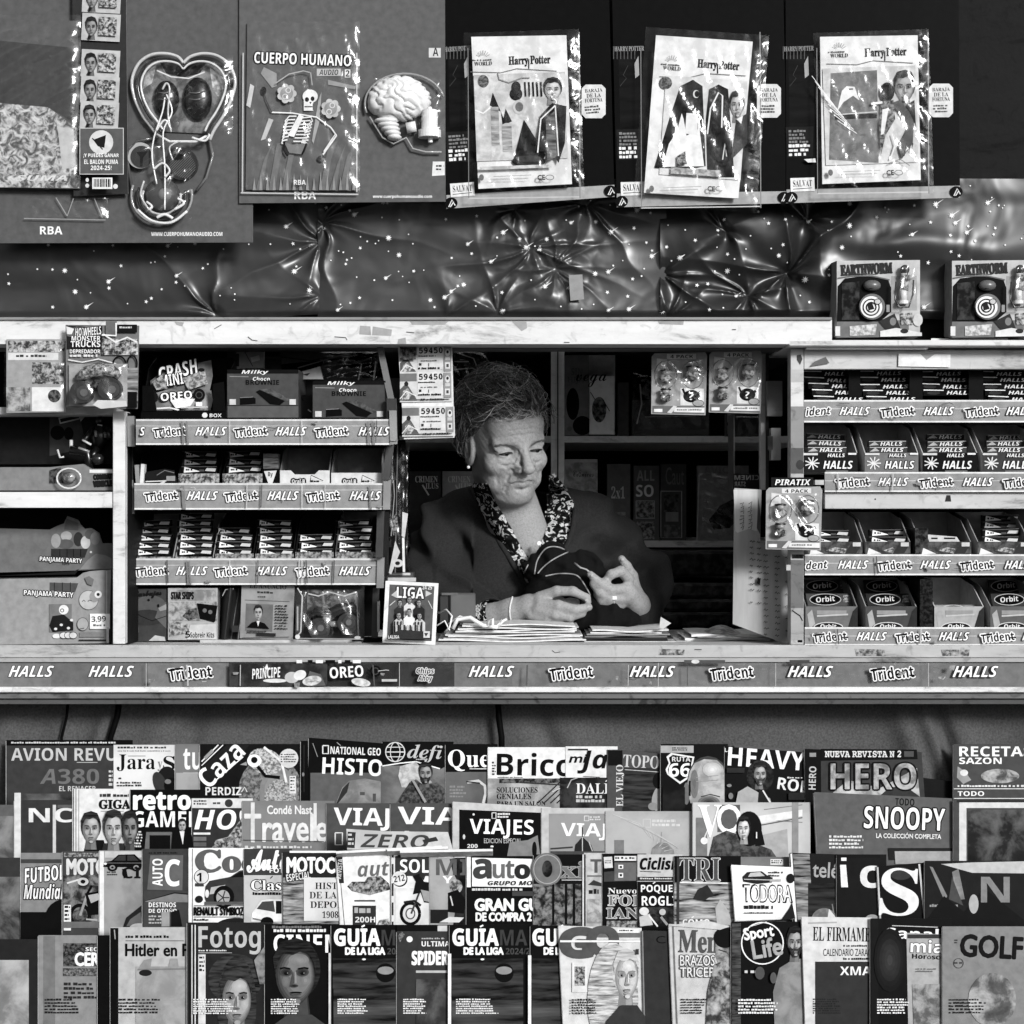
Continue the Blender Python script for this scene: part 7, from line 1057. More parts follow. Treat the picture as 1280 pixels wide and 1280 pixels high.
# newspapers, box and cord on the counter
def papers(name, label, cx, x0, x1, y0, y1, Y, n, seed, skew):
    r = random.Random(seed); b = B()
    zt, zb = P(0, y0, Y)[2], 1.0985; xa, xb = P(x0, 0, Y)[0], P(x1, 0, Y)[0]
    for i in range(n):
        z = zb + (zt - zb) * i / n; h = (zt - zb) / n * .8; ea, eb = r.uniform(-.006, .006) + skew * i / n, r.uniform(-.012, .006) - abs(skew) * .4 * i / n; a = xa + max(ea, 0) ; c = xb + eb; yf = Y + r.uniform(0, .012) + .006 * i / n
        q = B.box; tn = (215, 190, 228, 150, 60)[r.choice((0, 0, 1, 2, 2, 3, 3, 4))]
        m = 14
        def fn(u, v, z=z, a=a, c=c, yf=yf, ph=r.random() * 6, am=r.uniform(.0004, .002)): return (a + (c - a) * u, yf + .2 * v, z + am * math.sin(u * 7 + ph) * (1 if i else 0))
        b.grid(fn, m, 2, tn); v0 = [fn(k / m, 0) for k in range(m + 1)]
        b.add(v0 + [(p[0], p[1], p[2] - h) for p in v0], [[k, k + 1, m + 2 + k, m + 1 + k] for k in range(m)], tn)
    return one(b, name, label, 'newspapers', 'folded newspapers on the counter')
papers('newspaper_pile', 'thick pile of folded newspapers under the vendor\'s bracelet hand', 0, 548, 732, 779, 804, .12, 11, 3, .05)
papers('newspaper_pile', 'fanned pile of newspapers under the black bag', 0, 722, 842, 786, 803, .13, 7, 8, .04)
b = B(); b.box(P(803, 804.5, .09), P(985, 797.5, .3), 30); one(b, 'dark_folder', 'flat dark folder lying on the counter near the handwritten list', 'folder')
papers('newspaper_pile', 'thin loose newspapers on the dark folder beside the handwritten list', 0, 846, 968, 790, 797, .14, 3, 12, .05)
b = B()
def pg(u, v): x = 872 + 96 * u; return P(x, 797 - 14 * math.exp(-((u - .3) / .25) ** 2) * v - 2 * v, .12 + .12 * v)
b.grid(pg, 20, 6, ('n', 120, 228, 60)); one(b, 'loose_sheet', 'curled white printed sheet in front of the handwritten list', 'paper')
b = B(P(835, 785, .12)); b.card([(824, 785), (829, 786), (839, 779), (826, 771)], .002, 200); one(b, 'paper_corner', 'folded white paper corner poking up right of the black bag', 'paper')
b = B(); a, c = P(562, 779, .2), P(594, 742, .2); b.box((a[0], .2, a[2]), (c[0], .25, c[2]), ('g', 92, .5), .003); a, c = P(549, 779, .2), P(561, 742, .2); b.box((a[0], .205, a[2]), (c[0], .25, c[2]), ('g', 40, .5), .002); b.plane(P(580, 744, .199)); b.rect(552, 741, 572, 744, 110); one(b, 'small_box', 'small dark grey box standing behind the newspapers', 'box')
b = B()
for pts, rr_ in (([(548, 766, .17), (558, 762, .15), (565, 770, .13), (562, 784, .12), (556, 790, .13)], .0018), ([(566, 786, .12), (572, 774, .12), (588, 772, .12), (604, 782, .11), (622, 784, .11)], .0042), ([(608, 784, .11), (612, 776, .105), (616, 774, .10), (616, 782, .10), (611, 784, .10)], .0030), ([(560, 780, .13), (575, 770, .13), (592, 776, .12), (606, 784, .12)], .0015), ([(622, 784, .11), (629, 776, .11), (633, 774, .115)], .0028), ([(616, 786, .11), (624, 780, .11), (627, 775, .12)], .0022), ([(546, 782, .13), (556, 776, .13), (562, 788, .12)], .0016)): b.tube([P(*q) for q in pts], rr_, ('g', 235, .5), 7)
one(b, 'white_cord', 'loose loops of white plastic cord lying on the newspapers', 'cord')
# handwritten list
b = B(P(950, 700, .09), (.06, -1, 0)); b.card([(916, 780), (985, 806), (985, 684), (950, 680), (952, 612), (918, 610)], .003, ('b', 168)); b.poly([(917, 612), (947, 612), (946, 664), (936, 661), (922, 666), (919, 664)], ('b', 200)); b.poly([(948, 622), (951, 646), (950, 668), (946, 660)], 90)
rr2 = random.Random(9)
for k in range(7):
    for x in (925, 935): b.line([(x + rr2.uniform(-1, 1), 630 + k * 5), (x + 5, 628 + k * 5 + rr2.uniform(-1, 2)), (x + 2 + rr2.uniform(0, 3), 632 + k * 5)], .8, 40)
for i in range(16):
    y = 677 + i * 7.6
    for j, x in enumerate((937, 946, 954, 968, 981)):
        if (i > 8 and j < 2 and i != 10) or (j == 4 and i % 2) or (i < 2 and j > 1): continue
        wq = rr2.uniform(3, 7); yy = y + (x - 937) * .12
        b.line([(x, yy), (x + wq * .3, yy - rr2.uniform(1, 2.4)), (x + wq * .55, yy + .8), (x + wq * .8, yy - 1), (x + wq, yy + rr2.uniform(-.6, .6))], .9, 45)
b.poly([(946, 722), (950, 723), (949, 731), (945, 729)], 30)
one(b, 'handwritten_list', 'tall worn piece of cardboard with handwritten columns beside the window', 'notice')
b = B(P(935, 600, .22)); b.slab(917, 592, 949, 612, .004, 34); b.text('CINEM', 949, 594, 918, 600, 110, 'b'); b.text('STAR', 932, 602, 918, 608, 110, 'b'); one(b, 'dark_card', 'dark card with mirrored lettering above the handwritten list', 'card')
b = B(P(930, 560, .25)); b.slab(917, 517, 918.5, 610, .1, 90); one(b, 'glass_edge', 'thin upright pane edge beside the window jamb', 'pane')
# inner shelves
IG = 'things on the inner shelves'
def bk(label, x0, x1, y0, y1, tone, Y, art=None, th=.03, name='book', cat='book'):
    Y = Y - .11 if Y > .75 else Y; b = B(P((x0 + x1) / 2, y1, Y)); b.slab(x0, y0, x1, y1, th, min(tone * 1.9, 250) if not isinstance(tone, tuple) else tone)
    if art: art(b)
    return one(b, name, label, cat, IG)
def i1(b): b.text('SIN', 714, 460, 728, 469, 130, 'b'); b.text('HIJA', 710, 471, 730, 480, 130, 'b'); b.ell(716, 505, 8, 20, 25); b.ell(728, 532, 12, 12, 20); b.ell(712, 536, 3, 3, 130)
bk('dark novel standing on the upper inner shelf beside the upright', 706, 736, 444, 544, 80, .90, i1)
def i2(b): b.text('vega', 720, 468, 758, 484, 40, 'sc'); b.ell(749, 512, 9, 16, ('n', 20, 150, 120)); b.line([(744, 500), (738, 490)], 1, 60); b.line([(754, 500), (762, 514)], 1, 60)
bk('pale booklet with a dark flower on the upper inner shelf', 737, 768, 470, 543, 150, .885, i2)
bk('tall grey folder behind the pale booklet', 720, 769, 444, 543, 120, .93)
bk('dark box at the middle of the upper inner shelf', 772, 786, 478, 544, 55, .92)
def i3(b): b.poly([(800, 534), (806, 520), (860, 516), (886, 530), (886, 542), (802, 543)], 80); b.film(790, 465, 886, 545, .02, ('f', 1.7), 14, 4, .01); b.line([(796, 530), (802, 505), (800, 480)], 1.6, 170); b.line([(806, 521), (870, 520)], 1.4, 150)
bk('clear bag of dark goods on the upper inner shelf', 790, 886, 500, 544, 40, .90, i3, .06, 'bagged_goods', 'packaged goods')
def i4(b): b.film(919, 520, 950, 545, .012, ('f', 1.7), 8, 4, .01); b.rect(909, 517, 917, 528, 150); b.rect(909, 532, 917, 543, 130)
bk('small clear packet by the window jamb on the upper inner shelf', 908, 950, 517, 545, 42, .80, i4, .04, 'packet', 'packaged goods')
def i5(b): b.text('Crónicas', 716, 588, 742, 596, 60, 'sc'); b.rect(708, 574, 746, 578, 190)
bk('crumpled pale paper bag on the lower inner shelf beside the vendor\'s shoulder', 706, 747, 574, 676, ('n', 120, 190, 40), .88, i5, .05, 'paper_bag', 'bag')
def i6(b): b.ell(770, 593, 7, 10, 110); b.text('2x1', 764, 608, 781, 623, 205, 's'); b.rect(762, 640, 782, 674, ('n', 60, 170, 80))
bk('dark magazine offering 2x1 on the lower inner shelf', 759, 788, 580, 676, 60, .90, i6, .02, 'magazine', 'magazine')
def i7(b): b.text('ALL', 796, 588, 818, 601, 150, 'b'); b.text('SO', 795, 606, 817, 621, 220, 'b'); b.rect(795, 626, 818, 648, ('n', 30, 180, 100)); b.rect(795, 652, 818, 674, ('n', 30, 180, 100)); b.frame(795, 626, 818, 648, 1, 170)
bk('dark magazine with bold white letters, middle of the lower inner shelf', 792, 824, 582, 676, 50, .90, i7, .02, 'magazine', 'magazine')
def i8(b): b.text('Caut', 832, 584, 855, 606, 110, 'r'); b.frame(826, 614, 852, 672, 1.4, 150); b.rect(830, 618, 848, 640, ('n', 20, 110, 60)); b.rect(832, 640, 848, 652, 130); b.rect(830, 656, 850, 672, ('n', 60, 120, 90))
bk('dark magazine with a thin framed picture on the lower inner shelf', 826, 858, 580, 676, 40, .895, i8, .02, 'magazine', 'magazine')
def i9(b): b.text('AVIO', 880, 583, 912, 592, 120, 'b'); b.poly([(886, 650), (900, 632), (916, 624), (930, 640), (912, 660), (892, 662)], ('n', 10, 90, 90)); b.film(872, 592, 935, 676, .02, ('f', 1.7), 14, 6, .01); b.line([(874, 594), (871, 676)], 1.2, 180)
bk('bagged aviation part-work on the lower inner shelf, by the handwritten list', 872, 936, 582, 676, 70, .88, i9, .03, 'bagged_magazine', 'magazine')
for x0, lab, tn in ((512, 'darker illustrated crime book behind the vendor\'s shoulder', 40), (553, 'greyer illustrated crime book behind the vendor\'s ear', 92)):
    def i10(b, x0=x0): b.text('CRIMEN', x0 + 7, 595, x0 + 35, 603, 235, 's'); b.text('ILUS', x0 + 20, 604, x0 + 36, 611, 225, 's'); b.line([(x0 + 16, 606), (x0 + 24, 619)], 2, 225)
    bk(lab, x0, x0 + 39, 589, 680, tn, .74 + .004 * (x0 > 540), i10, .03)
b = B(P(590, 470, .72)); b.card([(566, 500), (612, 500), (612, 440), (566, 440)], .01, 22); b.film(562, 438, 614, 504, .05, ('f', 1.8), 12, 61, .01)
for q in ([(574, 442), (592, 448), (600, 468), (588, 488)], [(568, 462), (590, 460), (602, 466)], [(600, 474), (584, 488)], [(604, 478), (590, 490), (586, 486)], [(568, 452), (586, 452)]): b.line(q, 1.4, 190)
one(b, 'crinkled_bag', 'crinkled shiny bag hanging behind the vendor\'s head', 'bag')
b = B(P(860, 750, .6))
for i, (y0, y1, tn) in enumerate(((690, 722, 26), (730, 748, 42), (750, 764, 34), (766, 784, 28))):
    a, c = P(790, y1, .5 + .02 * i), P(960, y0, .5); b.box((a[0], .52 + .02 * (3 - i), a[2]), (c[0], .85, c[2]), ('n', tn - 12, tn + 40, 60), .006)
one(b, 'dark_bundles', 'dark bundles of papers piled inside behind the vendor\'s elbow', 'bundles')
# ---------------------------------------------------------------- the vendor: one skin surface, clothes and hair as its children
from mathutils import noise as BN
def smin(a, b, k):
    h = np.clip(.5 + .5 * (b - a) / k, 0, 1); return b + (a - b) * h - k * h * (1 - h)
def scut(a, b, k): return -smin(-a, b, k)
def s_ell(p, c, r):
    q = [(p[i] - c[i]) for i in range(3)]; k0 = np.sqrt(sum((q[i] / r[i]) ** 2 for i in range(3))); k1 = np.sqrt(sum((q[i] / r[i] ** 2) ** 2 for i in range(3))); return k0 * (k0 - 1) / np.maximum(k1, 1e-6)
def s_cap(p, a, b, ra, rb=None):
    rb = ra if rb is None else rb; ba = [b[i] - a[i] for i in range(3)]; L = sum(x * x for x in ba) + 1e-9
    t = np.clip(sum((p[i] - a[i]) * ba[i] for i in range(3)) / L, 0, 1); return np.sqrt(sum((p[i] - a[i] - ba[i] * t) ** 2 for i in range(3))) - (ra + (rb - ra) * t)
def surface(f, lo, hi, h):
    """surface nets: vertices and quads of f = 0 on a regular grid"""
    ax = [np.arange(lo[i], hi[i] + h, h, dtype=np.float32) for i in range(3)]; g = np.meshgrid(*ax, indexing='ij'); v = f(g).astype(np.float32); n = v.shape
    ins = v < 0; cell = np.zeros([k - 1 for k in n], bool); c0 = ins[:-1, :-1, :-1]
    cor = [(i, j, k) for i in (0, 1) for j in (0, 1) for k in (0, 1)]
    sl = lambda a, o: a[o[0]:n[0] - 1 + o[0], o[1]:n[1] - 1 + o[1], o[2]:n[2] - 1 + o[2]]
    for o in cor: cell |= sl(ins, o) != c0
    I = np.argwhere(cell); idx = -np.ones(cell.shape, int); idx[cell] = np.arange(len(I)); acc = np.zeros((len(I), 3)); cnt = np.zeros(len(I))
    for a in cor:
        for d in range(3):
            if a[d]: continue
            b_ = list(a); b_[d] = 1
            va = v[I[:, 0] + a[0], I[:, 1] + a[1], I[:, 2] + a[2]]; vb = v[I[:, 0] + b_[0], I[:, 1] + b_[1], I[:, 2] + b_[2]]; m = (va < 0) != (vb < 0)
            t = np.where(m, va / np.where(m, va - vb, 1), 0); q = np.tile(np.array(a, float), (len(I), 1)); q[:, d] += t; acc[m] += q[m]; cnt[m] += 1
    V = (I + acc / np.maximum(cnt, 1)[:, None]) * h + np.array(lo); F = []
    for d in range(3):
        e = np.argwhere(np.take(ins, range(n[d] - 1), d) != np.take(ins, range(1, n[d]), d)); u, w_ = [(1, 2), (2, 0), (0, 1)][d]
        e = e[(e[:, u] > 0) & (e[:, w_] > 0) & (e[:, u] < n[u] - 1) & (e[:, w_] < n[w_] - 1)]; fl = ins[e[:, 0], e[:, 1], e[:, 2]]; q = []
        for du, dw in ((1, 1), (0, 1), (0, 0), (1, 0)):
            c = e.copy(); c[:, u] -= du; c[:, w_] -= dw; q.append(idx[c[:, 0], c[:, 1], c[:, 2]])
        q = np.stack(q, 1); q[~fl] = q[~fl][:, ::-1]; F += q.tolist()
    return V, F
# head frame: local centimetres, x to the picture's right, y out of the face, z up
HS = 1.09
ya, pi_, ro = math.radians(27), math.radians(18), math.radians(-7)
def rotm():
    Rx = np.array(((1, 0, 0), (0, math.cos(pi_), -math.sin(-pi_) * -1), (0, 0, 0)), float)
    f = np.array((math.sin(ya) * math.cos(pi_), -math.cos(ya) * math.cos(pi_), -math.sin(pi_))); r0 = np.array((math.cos(ya), math.sin(ya), 0)); u0 = np.cross(r0, -f) * -1
    u0 = np.cross(f, r0); u0 *= np.sign(u0[2]); r = r0 * math.cos(ro) - u0 * math.sin(ro); u = u0 * math.cos(ro) + r0 * math.sin(ro); return np.stack([r, f, u], 1)
RM = rotm(); HO = P(655, 564, .30) - RM @ (np.array((0, 8.4, .9)) * HS * .01)
def to_world(q): return HO + (np.asarray(q, float) * HS * .01) @ RM.T
def to_local(g): d = [g[i] - HO[i] for i in range(3)]; return [sum(d[j] * RM[j, i] for j in range(3)) * 100 / HS for i in range(3)]
def head_base(q):
    x, y, z = q; A = [np.abs(x), y, z]
    d = s_ell(q, (0, -1.6, 3.6), (6.9, 9.2, 8.2)); d = smin(d, s_ell(q, (0, 2.2, -1.4), (5.8, 6.6, 8.0)), 2.0)
    d = smin(d, s_ell(q, (0, 3.0, -5.6), (4.7, 5.0, 4.0)), 1.6); d = smin(d, s_ell(q, (0, 6.4, -7.9), (2.4, 1.9, 1.7)), 1.5)
    d = smin(d, s_ell(A, (4.1, 4.9, -2.2), (2.3, 2.4, 2.1)), 1.3); d = smin(d, s_ell(A, (4.0, 3.7, -6.0), (1.7, 2.5, 2.2)), 1.5)
    d = smin(d, s_ell(q, (0, 3.6, -9.0), (4.0, 4.0, 2.1)), 1.2); d = smin(d, s_cap(A, (0.6, 7.4, 2.4), (4.4, 5.9, 2.2), 1.15, .95), 1.0)
    d = smin(d, s_ell(q, (0, 4.6, 5.0), (5.6, 3.6, 3.6)), 1.4)
    d = scut(d, s_ell(A, (3.15, 8.7, .75), (2.0, 2.2, 1.45)), .8)
    d = smin(d, s_ell(A, (3.2, 6.0, .55), (1.75, 1.65, 1.35)), .3)                       # lids
    d = smin(d, s_cap(A, (1.7, 7.15, 1.75), (4.7, 6.2, 1.25), .50, .5), .5)              # heavy upper lid fold
    d = smin(d, s_cap(A, (1.8, 7.1, -1.0), (4.0, 6.6, -1.1), .5, .4), .55)               # bags
    d = smin(d, s_cap(q, (0, 7.9, 1.9), (0, 10.4, -1.7), .62, .98), .6); d = smin(d, s_ell(q, (0, 10.6, -2.0), (1.12, 1.1, .95)), .5)
    d = smin(d, s_ell(A, (1.25, 8.9, -2.35), (.85, 1.2, .85)), .45); d = scut(d, s_ell(A, (.65, 9.7, -3.1), (.42, .6, .4)), .25)
    d = smin(d, s_ell(q, (0, 6.9, -4.4), (2.7, 1.7, 1.9)), .9)                           # muzzle
    d = smin(d, s_cap(A, (0, 8.55, -4.75), (1.9, 7.55, -5.05), .50, .25), .35); d = smin(d, s_cap(A, (0, 8.35, -5.75), (1.7, 7.5, -5.55), .62, .3), .35)
    d = scut(d, s_ell(A, (3.15, 7.35, .24), (1.45, .95, .27)), .12)                       # opening of the lids
    e = s_ell(A, (6.8, -1.0, -.8), (.85, 1.9, 3.2)); e = scut(e, s_ell(A, (7.6, -.6, -.5), (.5, 1.0, 1.9)), .3); return smin(d, e, .35)   # ears
def onh(x, z, f=None):                          # y of the face surface at local x, z
    ys = np.linspace(12, 0, 500); o = np.ones(500); d = head_base([x * o, ys, z * o]); i = np.argmax(d < 0); return float(ys[i]) if (d < 0).any() else 0.
GR = []
for pts, r, k, off in (([(1.75, -1.9), (2.35, -2.8), (2.85, -3.9), (3.05, -4.8)], .44, .42, .1), ([(2.5, -5.5), (2.85, -6.3), (3.0, -7.2)], .32, .35, .2), ([(1.7, -.55), (2.3, -1.5), (3.2, -1.9), (4.1, -1.7)], .32, .28, .05), ([(4.75, .6), (5.5, 1.2)], .16, .2, .3), ([(4.85, .1), (5.7, .0)], .16, .2, .3), ([(4.75, -.4), (5.5, -1.2)], .16, .2, .3), ([(.5, 2.7), (.6, 1.2)], .2, .25, .3), ([(0, 5.1), (1.6, 5.2), (3.2, 4.8)], .16, .25, .5), ([(0, 4.1), (1.6, 4.2), (3.4, 3.7)], .16, .25, .5), ([(0, 6.0), (1.6, 6.1), (2.8, 5.8)], .14, .25, .5), ([(0, -6.75), (1.4, -6.6)], .34, .5, .5), ([(4.2, -2.8), (4.7, -4.4), (4.4, -6.0)], .34, .6, .8),
                       ([(0, -5.22), (.8, -5.12), (1.6, -5.28), (2.4, -5.6)], .27, .14, .0), ([(1.8, 1.1), (2.5, 1.5), (3.3, 1.55), (4.4, 1.0)], .2, .15, .25), ([(.0, -3.6), (.0, -4.3)], .3, .4, .6), ([(.5, -3.9), (.6, -4.6)], .1, .15, .4), ([(1.2, -4.0), (1.35, -4.7)], .1, .15, .4), ([(3.4, -6.0), (3.5, -7.0)], .16, .25, .4), ([(1.2, 1.0), (1.3, .2)], .3, .4, .5)):
    q = [(x, onh(x, z) + off * r, z) for x, z in pts]
    for c0, c1 in zip(q[:-1], q[1:]): GR.append((c0, c1, r, k))
def head_sdf(q):
    d = head_base(q); x, y, z = q; A = [np.abs(x), y, z]
    for c0, c1, r, k in GR: d = scut(d, s_cap(A, c0, c1, r * .9, r * .7), k * .6)
    return d - .022 * np.sin(x * 3.1 + 2 * z) * np.sin(z * 2.7 + y) - .02 * np.sin(x * 7 - 3 * z) * np.sin(z * 8 + 2 * y)
NB = P(652, 690, .47); NT = to_world((0, -2.2, -6)); Q3 = lambda *a: P(*a)
def skin_sdf(g):
    d = head_sdf(to_local(g)) * HS * .01; d = smin(d, s_cap(g, NT, P(652, 676, .462), .056, .062), .03); d = smin(d, s_ell(g, P(655, 740, .56), (.16, .10, .16)), .05)
    d = scut(d, s_cap(g, P(626, 640, .372), P(668, 643, .366), .004, .004), .008); d = scut(d, s_cap(g, P(630, 648, .372), P(664, 652, .366), .003, .003), .008)
    return d
person = thing('person', 'woman vendor in dark cardigan and speckled shirt looking down inside the kiosk window', 'person', P(655, 980, .55))
body = B(); lo = P(560, 735, .6); hi = P(720, 445, .6)
V, F = surface(skin_sdf, (lo[0], .17, lo[2]), (hi[0], .62, hi[2]), .0021); lc = np.stack(to_local([V[:, 0], V[:, 1], V[:, 2]]), 1); fc = lc[np.array(F)].mean(1); lips = (fc[:, 1] > 6.8) & ((np.abs(fc[:, 0]) / 2.15) ** 2 + ((fc[:, 2] + 5.25) / .72) ** 2 < 1)
body.add(V, [f for f, q in zip(F, lips) if not q], ('s', 160), True); body.add(V, [f for f, q in zip(F, lips) if q], ('s', 146), True)
# hands: finger chains given as photo position, depth and radius
def chain(g, d, pts, k):
    for a, c in zip(pts[:-1], pts[1:]): d = smin(d, s_cap(g, P(*a[:3]), P(*c[:3]), a[3], c[3]), k)
    return d
def hand(chains, palm):
    def f(g):
        d = None
        for a, c in zip(palm[:-1], palm[1:]):
            e = s_cap(g, P(*a[:3]), P(*c[:3]), a[3], c[3]); d = e if d is None else smin(d, e, .016)
        for pts, kk in chains:
            e = None
            for a, c in zip(pts[:-1], pts[1:]):
                q = s_cap(g, P(*a[:3]), P(*c[:3]), a[3], c[3]); e = q if e is None else smin(e, q, .004)
            d = smin(d, e, kk)
        return d
    return f
hA = hand([([(676, 746, .262, .0115), (696, 739, .250, .0105), (716, 739, .244, .0095), (733, 747, .248, .0078), (735, 752, .252, .0066)], .012),
           ([(676, 756, .250, .0115), (698, 757, .236, .0108), (718, 762, .232, .0098), (736, 759, .240, .0074)], .010),
           ([(672, 763, .252, .0110), (694, 768, .238, .0104), (712, 771, .236, .0094), (728, 767, .244, .0076)], .008),
           ([(664, 769, .258, .0098), (684, 774, .248, .0092), (700, 777, .248, .0084), (714, 774, .254, .0068)], .008),
           ([(660, 752, .290, .0130), (684, 749, .292, .0112), (704, 751, .284, .0098), (720, 753, .276, .0078)], .010)],
          [(606, 770, .315, .0245), (640, 763, .290, .0225), (662, 758, .275, .0215), (676, 756, .262, .0175)])
lo = P(596, 792, .3); hi = P(746, 722, .3); V, F = surface(hA, (lo[0], .19, lo[2]), (hi[0], .36, hi[2]), .0017); body.add(V, F, ('s', 160), True)
hB = hand([([(786, 724, .300, .0110), (776, 714, .285, .0104), (764, 718, .276, .0094), (757, 726, .278, .0076)], .008),
           ([(784, 736, .296, .0112), (764, 737, .276, .0104), (750, 729, .268, .0092), (738, 718, .266, .0072)], .009),
           ([(780, 748, .300, .0110), (762, 748, .280, .0102), (749, 740, .272, .0090), (741, 730, .270, .0070)], .009),
           ([(776, 756, .306, .0098), (762, 757, .290, .0092), (752, 751, .282, .0082), (746, 744, .280, .0064)], .009),
           ([(794, 738, .325, .0135), (790, 720, .322, .0118), (783, 708, .315, .0104), (777, 699, .310, .0080)], .010)],
          [(806, 772, .36, .0245), (796, 754, .330, .0225), (786, 742, .306, .0205)])
lo = P(728, 792, .3); hi = P(824, 688, .3); V, F = surface(hB, (lo[0], .22, lo[2]), (hi[0], .40, hi[2]), .0017); body.add(V, F, ('s', 160), True)
for q in ((733, 750, .241), (735, 758.5, .232), (727, 766, .237), (759, 724, .270), (740, 719.5, .259), (778, 700, .302)):
    body.ball(P(*q), (.0042, .0020, .0034), ('s', 176), 10)
body.build('body', person)
for s in (-1, 1):
    b = B(); c = np.array((s * 3.2, 5.92, .48)); b.ball(to_world(c), 1.42 * HS * .01, ('g', 95, .15), 20); b.ball(to_world(c + np.array((.22, .95, -.18))), .58 * HS * .01, ('g', 14, .1), 16); b.build('eye', person)
for s in (-1, 1):
    b = B(); rr3 = random.Random(3); hp = lambda x, z, o=.06: to_world((s * x, onh(x, z) + o, z))
    for k in range(26):
        u = k / 25; x, z = 1.5 + 3.3 * u, 2.15 + .35 * math.sin(u * 2.6) - .1 * u + rr3.uniform(-.2, .2) - .35; b.tube([hp(x, z), hp(x + .4, z + .10, .12), hp(x + .75, z + .12)], [.0006, .0006, .0002], ('h', 95), 4, False)
    b.build('eyebrow', person)
    b = B(); b.tube([hp(1.75 + 2.8 * k / 12, .38 + .42 * math.sin(3.14 * k / 12) - .1 * k / 12, .03) for k in range(13)], [.0006] + [.0011] * 11 + [.0006], ('h', 20), 6, False); b.build('eyelashes', person)
b = B(); L_ = to_world((-7.25, -.4, -4.1)); b.ball(L_, .0035, ('g', 240, .1)); b.build('earring', person)
# hair
def hmask(y): return np.interp(y, [-12, -6, -3.2, -.5, 2.2, 4.6, 8.5], [-8.5, -8.2, -6.0, .6, 3.6, 6.2, 6.9])
HC, HR_ = np.array((0, -1.5, 3.7)), np.array((7.0, 9.2, 8.2))
def hairfn(u, v):
    a, t_ = 6.2832 * u, math.pi * v; d = np.array((math.sin(t_) * math.cos(a), math.sin(t_) * math.sin(a), math.cos(t_))); p = HC + d * HR_
    m = p[2] - hmask(p[1]); s = min(max((m + .2) / 2.2, 0), 1); s = s * s * (3 - 2 * s)
    wv = .30 * math.sin(9 * a + 6 * d[2] + 2.2 * math.sin(5 * d[2] + 2 * a)) + .16 * math.sin(21 * a + 13 * d[2]); return to_world(HC + d * (HR_ + (-1.0 + s * (2.2 + .35 * d[2])) + s * wv))
b = B(); b.grid(hairfn, 150, 90, ('h', 78))
rh = random.Random(21); n_ = 0
while n_ < 8000:
    z = rh.uniform(-.75, 1); a = rh.uniform(0, 6.2832); q = math.sqrt(1 - z * z); d = np.array((q * math.cos(a), q * math.sin(a), z)); p = HC + d * HR_
    if p[2] < hmask(p[1]) + rh.uniform(-.1, .5): continue
    n_ += 1; fly = rh.random() < .13; lift = rh.uniform(.9, 2.2) + .45 * max(d[2], 0) + (rh.uniform(.3, 1.3) if fly else 0); V3 = Vector(d * 2.6); fl = np.array((BN.noise(V3), BN.noise(V3 + Vector((9, 0, 0))), BN.noise(V3 + Vector((0, 9, 0))))); back = np.array((-.5, -.8, .3 if d[1] > .2 else -.4)) + fl * .9 + np.array([rh.gauss(0, .5 if fly else .10) for _ in range(3)]); pts = []; cv = rh.uniform(-.25, .25) + 1.6 * fl[0]; wob = 5 * fl[1] + rh.uniform(0, 1.6)
    dd = d.copy(); L = rh.uniform(4, 9) if d[2] > -.2 else rh.uniform(2, 4)
    for k in range(8):
        if k > 1 and (HC + dd * HR_)[2] < hmask((HC + dd * HR_)[1]) - .1 - .5 * (HC + dd * HR_)[1] * 0 and (HC + dd * HR_)[1] > -2: break
        f = k / 7; r = 1 + (lift * min(1, .35 + f * 1.3) + .30 * math.sin(wob + 7 * f) + (.5 * (f - .7) * rh.random() if f > .7 and rh.random() < .5 else 0)) / 8.2; pts.append(to_world(HC + dd * HR_ * r))
        tn = back - dd * (back @ dd); tn /= np.linalg.norm(tn); sd_ = np.cross(dd, tn); dd = dd + (tn + sd_ * (cv + .7 * math.sin(wob + f * 6))) * L / 8.2 / 7; dd /= np.linalg.norm(dd)
    if len(pts) < 3: continue
    b.tube(pts, ([.0005, .0006, .0007, .0007, .0006, .0005, .0004, .0002])[-len(pts):], ('h', rh.choice((45, 65, 85, 110, 135, 170, 220))), 3, False)
b.build('hair', person)
